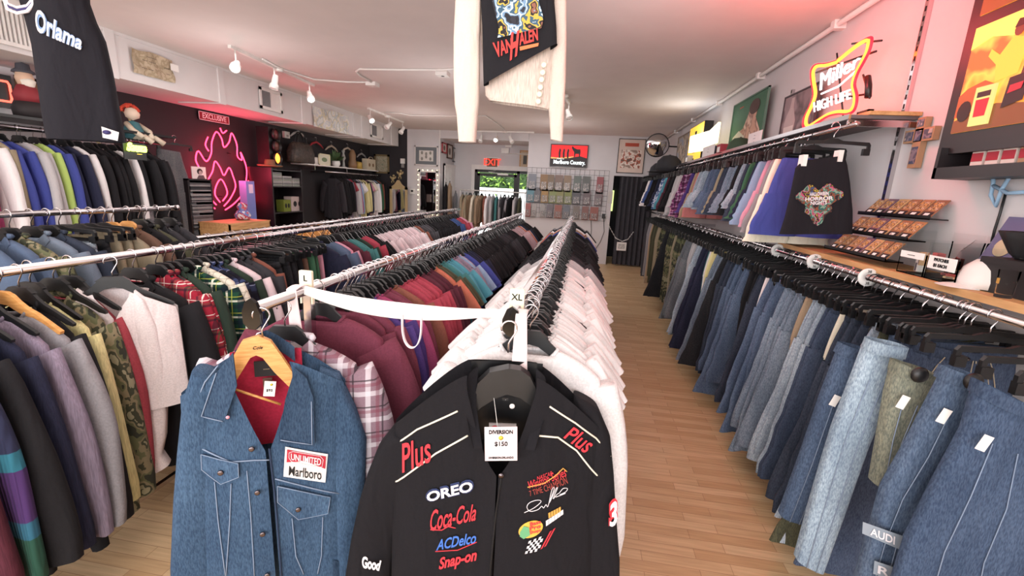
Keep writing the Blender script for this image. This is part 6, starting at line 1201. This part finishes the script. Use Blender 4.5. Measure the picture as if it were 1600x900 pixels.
# Miller neon
NX = XW-.22; n1 = onX(1310, 140, NX); t = thing('neon_sign', 'red and white neon beer sign glowing on the right wall', 'neon sign', (NX, n1.y, n1.z)); O_ = Vector((NX, n1.y, n1.z))
def npx(l): return [onX(1200+x/3, y/3, NX)-O_ for x, y in l]
def smooth(pts, k=5, closed=False):
    n = len(pts); out = []
    for i in range(n if closed else n-1):
        g = (lambda j: pts[j % n]) if closed else (lambda j: pts[max(0, min(n-1, j))]); a, b, c, d = g(i-1), g(i), g(i+1), g(i+2)
        for q in range(k): u = q/k; out.append(.5*((2*b)+(c-a)*u+(2*a-5*b+4*c-d)*u*u+(3*b-a-3*c+d)*u**3))
    if not closed: out.append(pts[-1])
    return out
outl = [(330, 283), (385, 238), (430, 205), (465, 188), (472, 200), (462, 245), (438, 295), (412, 345), (398, 395), (408, 445), (402, 495), (380, 522), (330, 524), (285, 535), (240, 562), (195, 590), (178, 580), (182, 545), (205, 495), (222, 440), (214, 380), (212, 335), (230, 310), (275, 305), (320, 292)]
ORN = emit('orange_neon_tube', '#ff5a1c', 9); WHN = emit('white_neon_tube', '#ffe9ea', 2.0)
MB().tube(smooth(npx(outl), 4), .011, 8).build('border_tube', ORN, t)
o2 = [(x+(x-310)*.09, y+(y-390)*.06) for x, y in outl]; MB().tube(smooth(npx(o2), 4), .008, 8).build('outer_tube', emit('red_neon_tube2', '#ff1420', 5), t)
def ntext(s, q, mat, bold, shear=0, nme='lettering_tube'):
    me = text_mesh(nme, s, 1, mat, None, shear=shear, ext=.0, bold=bold); xs = [v.co.x for v in me.vertices]; ys = [v.co.y for v in me.vertices]; Q = [v for v in npx(q)]
    for v in me.vertices: u = (v.co.x-min(xs))/(max(xs)-min(xs)); w_ = (v.co.y-min(ys))/(max(ys)-min(ys)); v.co = Q[0].lerp(Q[1], u).lerp(Q[3].lerp(Q[2], u), 1-w_)+Vector((-.012, 0, 0))
    o = mk(nme, me, t); o.modifiers.new('depth', 'SOLIDIFY').thickness = .008; return o
ntext('Miller', [(242, 350), (438, 250), (440, 305), (250, 425)], WHN, .0, .25); ntext('HIGH LIFE', [(220, 480), (392, 418), (394, 462), (222, 526)], WHN, .0); ntext('ON TAP', [(220, 592), (342, 558), (344, 580), (221, 610)], emit('yellow_neon_tube2', '#ffe61c', 3), .03)
MB().tube(npx([(250, 440), (330, 405), (410, 335)]), .006, 6).build('underline_tube', WHN, t)
m = MB()
for l in ([(205, 340), (480, 240)], [(190, 480), (440, 440)], [(300, 250), (330, 560)], [(370, 205), (505, 190)], [(420, 350), (450, 460)]): m.tube([v+Vector((.03, 0, 0)) for v in npx(l)], .006, 6)
m.build('support_frame', BLACKM, t); MB().tube([v+Vector((.03, 0, 0)) for v in npx([(440, 360), (445, 400), (442, 455)])], .018, 10).build('transformer', BLACKP, t)
MB().tube([v+Vector((.03, 0, 0)) for v in npx([(300, 560), (300, 600)])], .01).build('stand', BLACKM, t)
point('neon_glow_right', (NX-.38, n1.y-.35, n1.z+.18), 17, (1, .07, .08), .12)
p = Panel('X', XW-.1, [(1346, 175), (1365, 172), (1363, 190), (1345, 193)], 'small_frame', 'small dark framed card beside the neon stand', 'picture'); p.frame(.015, .03, BLACKM); p.box('print', .015, p.w-.015, .015, p.h-.015, 0, .012, C('#8a8488'))
# wooden cross with mosaic photos
p = Panel('X', XW-.004, [(1420, 190), (1468, 180), (1465, 258), (1418, 266)], 'wooden_cross', 'small wooden cross with photo panels on the right wall', 'cross'); m = MB(); m.box(p.w*.36, p.w*.64, 0, p.h, 0, .03, 0, p.M).box(0, p.w, p.h*.52, p.h*.78, 0, .03, 0, p.M); m.build('cross_body', C('#b08a6a'), p.root)
for a in ((.4, .6, .82, .96), (.05, .32, .56, .74), (.68, .95, .56, .74), (.4, .6, .08, .42), (.4, .6, .54, .74)): p.box('photo_panel', p.w*a[0], p.w*a[1], p.h*a[2], p.h*a[3], .03, .033, blotch('mosaic_photo', ['#4a4e68', '#8a7a84', '#5a5464', '#b8a8a0'], 20, .4))
# cigarette advert light box
yb = onX(1470, 222, XW-.12).y; zb_, zt_ = onX(1475, 218, XW-.12).z-.07, 2.95; LW = 1.15
t = thing('advert_light_box', 'large black light box with two glowing yellow desert adverts', 'light box', (XW-.003, yb, zb_)); LM = fr((0, 0, 0), (0, -1, 0)); hL = zt_-zb_
MB().box(0, LW, 0, hL, 0, .12, 0, LM).build('housing', plain('black_cabinet', '#1e181b', .45), t)
def lb_img(x0, x1, z0, z1, kind):
    bs = MB().box(x0, x1, z0, z1, .12, .124, 0, LM).build('backlit_panel', blotch('desert_glow', ['#c8742c', '#e89a3c', '#d8842c', '#f0b048', '#b8602c'], 5, .5, smooth=True, emis=.75), t)
    def pg(nme, pts, c_, e=.6, d=.126): 
        K = len(pts); MB().add([LM @ Vector((x0+(x1-x0)*u, z0+(z1-z0)*v, d)) for u, v in pts]+[LM @ Vector((x0+(x1-x0)*u, z0+(z1-z0)*v, d-.001)) for u, v in pts], [tuple(range(K)), tuple(range(2*K-1, K-1, -1))]).build(nme, emit('lb_'+c_[1:], c_, e, c_), bs)
    if kind == 1:
        pg('sky', [(0, .8), (.25, .86), (.5, .8), (.75, .88), (1, .82), (1, 1), (0, 1)], '#ffd45a', .9); pg('dust', [(0, 0), (1, 0), (1, .15), (.5, .22), (0, .12)], '#7a4424', .4)
        pg('shirt', [(.42, .42), (.66, .45), (.68, .62), (.62, .76), (.5, .78), (.4, .66), (.28, .74), (.26, .68), (.38, .58)], '#f0a83c', .8, .127); pg('head', ell(.56, .84, .055, .06, 12), '#6a3422', .4, .128); pg('hair', [(.5, .86), (.53, .93), (.61, .92), (.62, .86)], '#2a1612', .2, .129)
        pg('companion', [(.68, .25), (.92, .3), (.94, .6), (.88, .74), (.78, .74), (.72, .6)], '#5a3020', .3, .127); pg('hat', [(.68, .78), (.96, .80), (.9, .84), (.86, .90), (.78, .90), (.75, .83)], '#3a1c14', .2, .128)
        pg('jeep', [(0, .15), (.45, .2), (.44, .4), (.3, .46), (.1, .42), (0, .36)], '#a8502a', .5, .127); pg('wheel', ell(.12, .2, .09, .1, 14), '#2a1410', .2, .128)
        pk = MB().box(x0+.24*(x1-x0), x0+.48*(x1-x0), z0+.04*(z1-z0), z0+.40*(z1-z0), .127, .135, 0, LM@Matrix.Rotation(0, 4, 'Z')).build('pack_picture', emit('pack_cream', '#ffe88a', .9), bs)
        pg('pack_shield', [(.29, .12), (.43, .12), (.44, .28), (.28, .28)], '#b8202c', .6, .137); pg('pack_top', [(.28, .30), (.44, .30), (.44, .35), (.28, .35)], '#2a1a1c', .3, .137); pg('black_pack', [(.58, .16), (.8, .2), (.82, .44), (.6, .42)], '#1e1618', .2, .130); pg('black_pack_band', [(.62, .28), (.76, .30), (.77, .36), (.63, .35)], '#a82430', .5, .132)
    else:
        pg('sky', [(0, .75), (.4, .8), (1, .72), (1, 1), (0, 1)], '#ffb83c', .9); pg('ground', [(0, 0), (1, 0), (1, .3), (.5, .36), (0, .28)], '#8a4a24', .5)
        pg('car_body', [(.12, .42), (.3, .36), (.7, .48), (.86, .62), (.82, .72), (.6, .72), (.5, .84), (.34, .84), (.26, .7), (.1, .6)], '#c8502a', .6, .127); pg('windscreen', [(.34, .7), (.52, .72), (.48, .82), (.36, .82)], '#f0c890', .7, .128)
        for cx in (.22, .74): pg('tyre', ell(cx, .40+cx*.12, .085, .12, 16), '#241410', .2, .129); pg('hub', ell(cx, .40+cx*.12, .035, .05, 12), '#c89a5a', .5, .130)
lb_img(.06, .47, .09, .53, 1); lb_img(.06, .47, .58, hL+.1-.12, 2)
m = MB(); 
for a, b_ in (((.56, .46), (.66, .34)), ((.52, .22), (.72, .30))): m.add([LM @ Vector((a[0], a[1], .126)), LM @ Vector((b_[0], b_[1], .126)), LM @ Vector((b_[0], b_[1]+.018, .126)), LM @ Vector((a[0], a[1]+.018, .126))], [(0, 1, 2, 3)])
m.build('white_lettering', WHITET, t)
# black tray of packs under it
ty_ = onX(1458, 270, XW-.15).y; tz_ = onX(1475, 272, XW-.15).z-.02; t = thing('display_tray', 'black display tray of red and white packs under the light box', 'display tray', (XW-.003, ty_, tz_))
m = MB().box(0, 1.2, 0, .02, 0, .15, 0, LM).box(0, 1.2, 0, .14, 0, .02, 0, LM).box(0, .02, 0, .14, 0, .15, 0, LM).box(0, 1.2, .02, .05, .135, .15, 0, LM); m.build('tray', plain('black_cabinet', '#1e181b', .45), t)
for i in range(8):
    o = thing('cigarette_pack', 'white and red pack in the black tray' if i < 3 else 'tan and red pack in the black tray', 'pack', Vector((XW-.07, ty_-.16-i*.075, tz_+.022)), 0, 'white packs in the tray' if i < 3 else 'tan packs in the tray')
    MB().box(-.03, -.005, -.03, .03, 0, .1).build('carton', C('#e0d0c8' if i < 3 else '#b08a6a'), o); MB().box(-.032, -.03, -.028, .028, .05, .085).build('red_band', C('#a82838'), o)
# pine counter over the jeans rail
CZ = 1.42; cy0, cy1 = .8, 3.72
t = thing('wall_counter', 'long pine counter shelf above the jeans rail', 'shelf', (1.5, cy0, CZ)); MB().box(0, XW-1.502, 0, cy1-cy0, -.03, 0).build('board', PINE, t); 
for y in (.5, 1.9, 2.8): MB().box(0, XW-1.502, y, y+.02, -.08, -.03).build('bracket', CHROME, t)
# stepped patch rack
r0 = onX(1462, 345, 1.7).y; a = 0
rk = thing('patch_rack', 'three tier clear and black rack of embroidered patches', 'display rack', (1.52, r0, CZ)); RW = onX(1347, 340, 1.7).y-r0
tiers = [(.0, .03), (.075, .14), (.15, .25)]
MB().box(0, .2, 0, .004, 0, .2).build('side_panel', GLASS, rk); MB().box(0, .2, RW-.004, RW, 0, .2).build('side_panel', GLASS, rk)
pcs = ['#a87850', '#8a6248', '#b08460', '#7a5a6a', '#c8a070', '#9a6a4a']; nt_ = [(7, 'bottom'), (6, 'middle'), (6, 'top')]
for k, (dx, dz) in enumerate(tiers):
    MB().box(dx, dx+.085, 0, RW, dz, dz+.006).box(dx, dx+.004, 0, RW, dz, dz+.02).build('tier', BLACKP, rk)
    n_ = nt_[k][0]
    for i in range(n_):
        y = r0+RW-.03-(i+1)*(RW-.04)/n_+.005; o = thing('embroidered_patch', f'orange and black carded patch, {ordn[i]} along the {nt_[k][1]} tier of the rack', 'patch', (1.52+dx+.012, y, CZ+dz+.008), 0, None, (0, math.radians(-50), 0)); pw_ = (RW-.04)/n_-.012
        MB().box(0, .115, 0, pw_, 0, .004).build('card', C(pcs[(i+k) % 6]), o); MB().box(.004, .035, .006, pw_-.006, .004, .006).build('dark_band', C('#2a2224'), o); MB().box(.012, .026, pw_*.3, pw_*.7, .006, .007).build('price_sticker', CARD, o)
        MB().box(.045, .1, .01, pw_-.01, .004, .0055).build('motif', blotch('patch_art', ['#c89a5a', '#5a3a34', '#d8b888', '#6a4a6a', '#e0c8a8'], 60, .8), o)
# clear acrylic bins
def bin_(name, lb, y0, y1, x0, x1, h):
    o = thing(name, lb, 'bin', (x0, y0, CZ)); W, L2 = x1-x0, y1-y0
    MB().box(0, W, 0, L2, 0, .004).box(0, .004, 0, L2, 0, h*.5).box(W-.004, W, 0, L2, 0, h).box(0, W, 0, .004, 0, h*.8).box(0, W, L2-.004, L2, 0, h*.8).build('acrylic', GLASS, o); return o
yA = onX(1396, 440, 1.53).y; yB_ = onX(1485, 465, 1.53).y; yC = onX(1550, 440, 1.53).y
b1 = bin_('acrylic_bin', 'clear acrylic bin of small cards beside the patch rack', (yA+yB_)/2+.005, yA, 1.53, 1.74, .2); b2 = bin_('acrylic_bin', 'clear acrylic bin labelled for patches', yB_, (yA+yB_)/2-.005, 1.53, 1.74, .2)
for b_, s_, w_ in ((b1, '----- -----', .0), (b2, 'PATCHES', .0)):
    L2 = (yA-yB_)/2; c_ = MB().box(-.004, -.001, .01, L2-.015, .05 if b_ is b2 else .075, .105).build('bin_sign', CARD, b_); text('sign_lettering', s_, .019 if b_ is b2 else .013, INK, c_, fr((-.006, L2/2, .09), (0, -1, 0)), bold=.0005)
    if b_ is b2: text('sign_lettering', '$1 EACH', .019, INK, c_, fr((-.006, L2/2, .066), (0, -1, 0)), bold=.0005)
rr = random.Random(8)
for b_, nme, n_ in ((b1, 'playing_card_pack', 6), (b2, 'loose_patch', 9)):
    for i in range(n_):
        L2 = (yA-yB_)/2; o = thing(nme, f'{["white", "tan", "red and white"][i % 3]} {words(nme)} inside the {"signs" if b_ is b1 else "patches"} bin', 'card' if b_ is b1 else 'patch', b_.location+Vector((.02+.15*rr.random(), .02+(L2-.07)*rr.random(), .01+.008*i)), rr.uniform(-.5, .5), f'{["white", "tan", "red and white"][i % 3]} {words(nme)}s in the bin')
        MB().box(0, .03, 0, .045, 0, .06 if b_ is b1 else .008).build('card', C(['#e8e4de', '#c8a880', '#c86a68'][i % 3]), o); MB().box(-.001, 0, .01, .035, .002, .04 if b_ is b1 else .006).build('print', C('#5a5a60'), o)
pv = thing('boxed_video', 'purple illustrated box leaning in the middle acrylic stand', 'box', (1.66, yB_+.02, CZ+.1), 0, None, (0, math.radians(20), 0)); MB().box(0, .025, -.06, .07, 0, .2).build('carton', C('#5c5880', .4), pv); MB().lathe([(0, 0), (.04, .001), (.042, 0)], 20, 0, Matrix.Translation((-.002, 0, .07))@Matrix.Rotation(-1.57, 4, 'Y')).build('round_emblem', C('#c8c0a0'), pv)
cap((1.62, onX(1540, 445, 1.6).y+.02, CZ+.005), '#e0dcd8', 'white cap with a blue eye emblem on the counter', math.pi*.9, .95)
# black cloth bowl, box and tumbler
c = onX(1530, 480, 1.56); bx = MB().box(0, .16, -.12, .12, 0, .13).build('black_box', plain('black_card_box', '#1b191b', .6), None, None, (1.57, onX(1560, 470, 1.57).y, CZ)); tag(bx, 'plain black box beside the glass tumbler on the counter', 'box')
MB().box(-.002, .162, -.122, .122, .11, .132).build('lid', plain('black_card_box', '#1b191b', .6), bx)
c = onX(1580, 420, 1.62); o = thing('black_bowl', 'black pleated fabric bowl on the black box', 'bowl', (1.65, onX(1580, 440, 1.62).y, CZ+.134)); m = MB(); prof = [(.03, 0), (.05, .02), (.075, .07), (.09, .10)]
m.loft([[(r*(1+.06*math.cos(8*a))*math.cos(a), r*(1+.06*math.cos(8*a))*math.sin(a), z) for a in [j*math.pi/24 for j in range(48)]] for r, z in prof], cap0=True); m.build('bowl', plain('black_fabric', '#18171a', .8), o).modifiers.new('th', 'SOLIDIFY').thickness = .004; MB().lathe([(.034, 0), (.036, .008), (.03, .012)], 20).build('foot', BLACKP, o)
c = onX(1565, 460, 1.53); o = thing('glass_tumbler', 'clear glass tumbler at the near edge of the counter', 'glass', (1.535, c.y, CZ+.001)); MB().lathe([(0, 0), (.024, 0), (.029, .1), (.027, .1), (.022, .012), (0, .01)], 24).build('tumbler', GLASS, o); MB().box(-.029, -.0285, -.006, .006, .05, .07).build('printed_mark', C('#b88a3c'), o)
o = thing('plastic_bag', 'crumpled clear plastic bag with yellow bits behind the bowl', 'bag', (1.66, onX(1530, 400, 1.66).y, CZ+.004)); m = MB(); rr = random.Random(21)
m.loft([[(r*(1+rr.uniform(-.15, .15))*math.cos(a), r*(1.4+rr.uniform(-.15, .15))*math.sin(a), z) for a in [j*math.pi/8 for j in range(16)]] for r, z in ((.03, 0), (.06, .02), (.065, .08), (.05, .13), (.02, .18))], cap0=True); m.build('bag', GLASS, o); MB().lathe([(0, 0), (.02, .01), (0, .03)], 8, 0, Matrix.Translation((0, 0, .03))).build('yellow_sweet', C('#d0c83c'), o)
# blue ribbon and black cable on the wall
rb = MB().tube([onX(x, y, XW-.03) for x, y in [(1600, 262), (1580, 272), (1565, 296), (1556, 322), (1548, 305), (1552, 285), (1549, 262)]], .008, 6); rb.tube([onX(x, y, XW-.03) for x, y in [(1552, 290), (1575, 302), (1600, 300)]], .008, 6); tag(rb.build('ribbon', C('#8fb0cc')), 'pale blue ribbon looped on the wall under the packs tray', 'ribbon')
tag(MB().tube([onX(x, y, XW-.01) for x, y in [(1572, 300), (1562, 335), (1554, 360), (1548, 385)]], .005, 6).build('power_cable', BLACKP), 'black cable running down the wall below the ribbon', 'cable')
# size discs on the jeans rail
for (px, py, s_, w_) in ((1214, 398, '--', 'farthest'), (1272, 414, '36', 'middle'), (1355, 438, '38', 'nearest')):
    y = onX(px, py, JX).y; o = thing('size_disc', f'round white rail divider, {w_} of the three discs on the jeans rail', 'size divider', (JX, y, JZ)); MB().lathe([(.017, -.004), (.046, -.004), (.047, 0), (.046, .004), (.017, .004), (.017, -.004)], 28, 0, Matrix.Rotation(1.5708, 4, 'X')).build('disc', WHITEP, o)
    text('size_number', s_, .02, INK, o, fr((0, -.005, .03), (1, 0, 0))); text('size_number', s_, .02, INK, o, fr((0, -.005, -.031), (1, 0, 0)))
# ---- the nearest jeans, traced one by one
def hero_pants(nme, lb, Y, rows, col, mat=F_DENIM, D=.035, x=JX, label_cat='jeans', seed=3, extra=None, ang=0):
    pl = Plane((x, Y, JZ), ang, -.03); rt = pl.root(nme, lb, label_cat); m, f = rowloft(pl, rows, D, seed, .007, 30, (8, 22), 5); o = m.build('leg', mat, rt); o.color = (*col, 1)
    q0, q1 = pl.L(rows[0][0], rows[0][1]), pl.L(rows[0][2], rows[0][3]); q2, q3 = pl.L(rows[1][0], rows[1][1]), pl.L(rows[1][2], rows[1][3])
    def wbf(u, v): a = math.pi*2*u; t = v*.3; cx = ((q0[0]+(q2[0]-q0[0])*t)+(q1[0]+(q3[0]-q1[0])*t))/2; hw = ((q1[0]+(q3[0]-q1[0])*t)-(q0[0]+(q2[0]-q0[0])*t))/2+.004; zz = q0[1]+(q1[1]-q0[1])*(.5+.5*math.cos(a)); return (cx+hw*sgp(math.cos(a), .8), (D+.006)*sgp(math.sin(a), .55), zz-.04*v)
    w = MB().grid(wbf, 30, 2).build('waistband', mat, rt); w.color = (*tuple(v*.85 for v in col), 1); HANGQ.append((0, 'clip', (x, Y, JZ), math.radians(ang), 'the jeans rail')); return pl, rt, f, D
HJ = [('jeans', 'mid blue jeans with pale velcro straps lettered at the knee', 1.42, [(1490, 578, 1545, 596), (1458, 640, 1540, 655), (1425, 705, 1515, 730), (1388, 770, 1470, 800), (1370, 840, 1420, 860), (1345, 930, 1400, 940)], '#4f6078'),
      ('jeans', 'wide dark blue jeans nearest the camera on the jeans rail', 1.30, [(1543, 600, 1640, 650), (1520, 680, 1640, 730), (1475, 760, 1640, 820), (1430, 850, 1610, 900), (1395, 960, 1600, 980)], '#3f4f68'),
      ('jeans', 'grey green cotton trousers with a black security tag', 1.54, [(1408, 568, 1472, 590), (1395, 620, 1455, 640), (1385, 680, 1420, 700), (1370, 760, 1405, 770)], '#7b7f72'),
      ('jeans', 'pale blue jeans with frayed light waist on the jeans rail', 1.64, [(1366, 534, 1422, 545), (1345, 590, 1405, 605), (1310, 680, 1365, 700), (1275, 790, 1325, 810), (1248, 880, 1290, 900)], '#8c9fb0'),
      ('jeans', 'dark blue jeans left of the pale frayed pair', 1.78, [(1322, 540, 1360, 550), (1290, 620, 1335, 630), (1255, 720, 1300, 730), (1222, 810, 1262, 820)], '#46566e')]
for i, (nme, lb, Y, rows, c_) in enumerate(HJ):
    pl, rt, f, D = hero_pants(nme, lb, Y, rows, rgb(c_), seed=5+i)
    if i == 0:
        for q, s_ in (([(1342, 808), (1418, 835), (1416, 858), (1341, 826)], 'AUDI'), ([(1360, 868), (1396, 880), (1394, 902), (1358, 888)], 'R')):
            Q = [Vector((*pl.L(*a_),)) for a_ in q]; g = lambda u, v, Q=Q: Vector((Q[0].lerp(Q[1], u).lerp(Q[3].lerp(Q[2], u), v).x, -D-.016, Q[0].lerp(Q[1], u).lerp(Q[3].lerp(Q[2], u), v).y))
            st_ = MB().grid(g, 6, 2).build('velcro_strap', C('#8f9aa6'), rt); me = text_mesh('strap_lettering', s_, 1, WHITET, None, ext=0, bold=.02); xs = [v.co.x for v in me.vertices]; ys = [v.co.y for v in me.vertices]
            for v in me.vertices: v.co = g(.15+.5*(v.co.x-min(xs))/(max(xs)-min(xs)), .8-.6*(v.co.y-min(ys))/(max(ys)-min(ys)))+Vector((0, -.003, 0))
            mk('strap_lettering', me, st_)
    sx_, sz_ = pl.L(rows[0][0]+22, rows[0][1]+14)
    if i in (0, 2): o = mk('security_tag', ANTI, rt); o.location = (sx_, -D-.015, sz_)
    tx_ = pl.L(rows[1][0]+14, rows[1][1]-6)
    if i in (0, 1, 2, 4): MB().box(-.012, .012, -.002, .0, -.045, 0).build('price_tag', CARD, rt, None, (tx_[0], -D-.018, tx_[1]), (0, .3, 0))
    for k in range(2): pts = [pl.L(rows[j][0]*(.75-.35*k)+rows[j][2]*(.25+.35*k), rows[j][1]*(.75-.35*k)+rows[j][3]*(.25+.35*k)) for j in range(1, len(rows))]; MB().tube([(a_[0], -D-.004+f(a_[0], a_[1]), a_[1]) for a_ in pts], .0014, 5).build('side_seam', THREADW, rt)
# ================================================================ hangers of every garment
HANGQ.sort(key=lambda h: h[0])
HN = {'black': ('shirt_hanger', 'black plastic hanger with chrome hook holding a garment on '), 'wood': ('wooden_hanger', 'wooden hanger holding a garment on '), 'clip': ('clip_hanger', 'black clip hanger with chrome hook holding bottoms on ')}
cnt = {'black': 0, 'wood': 0, 'clip': 0}; rest = {}
for d, hg, loc, rz, rail in HANGQ:
    cnt[hg] += 1
    if cnt[hg] <= (285 if hg == 'black' else 260):
        o = mk(HN[hg][0], ME_HANG[hg], None, None, loc, (0, 0, rz)); tag(o, HN[hg][1]+(rail or 'a rail'), 'hanger', 'hangers on '+(rail or 'a rail'))
        mk('hook', ME_HOOK if R_.random() < .75 or loc[0] < 1 else ME_HOOKD, o)
    else:
        m, hk = rest.setdefault(hg, (MB(), MB())); M = Matrix.Translation(loc)@Matrix.Rotation(rz, 4, 'Z')
        me = ME_HANG[hg]; m.add([v.co for v in me.vertices], [tuple(p.vertices) for p in me.polygons], 0, False, M)
        hook_mb(M, 0, 4); hk.tube(hook_pts(), .0021, 4, 0, M)
for hg, (m, hk) in rest.items():
    o = m.build('distant_hangers', ME_HANG[hg].materials[0]); tag(o, {'black': 'distant black hangers on the far stretches of the rails', 'wood': 'distant wooden hangers on the rails', 'clip': 'distant black clip hangers on the far wall rails'}[hg], 'hanger', None, 'stuff')
    hk.build('hook', CHROME, o)
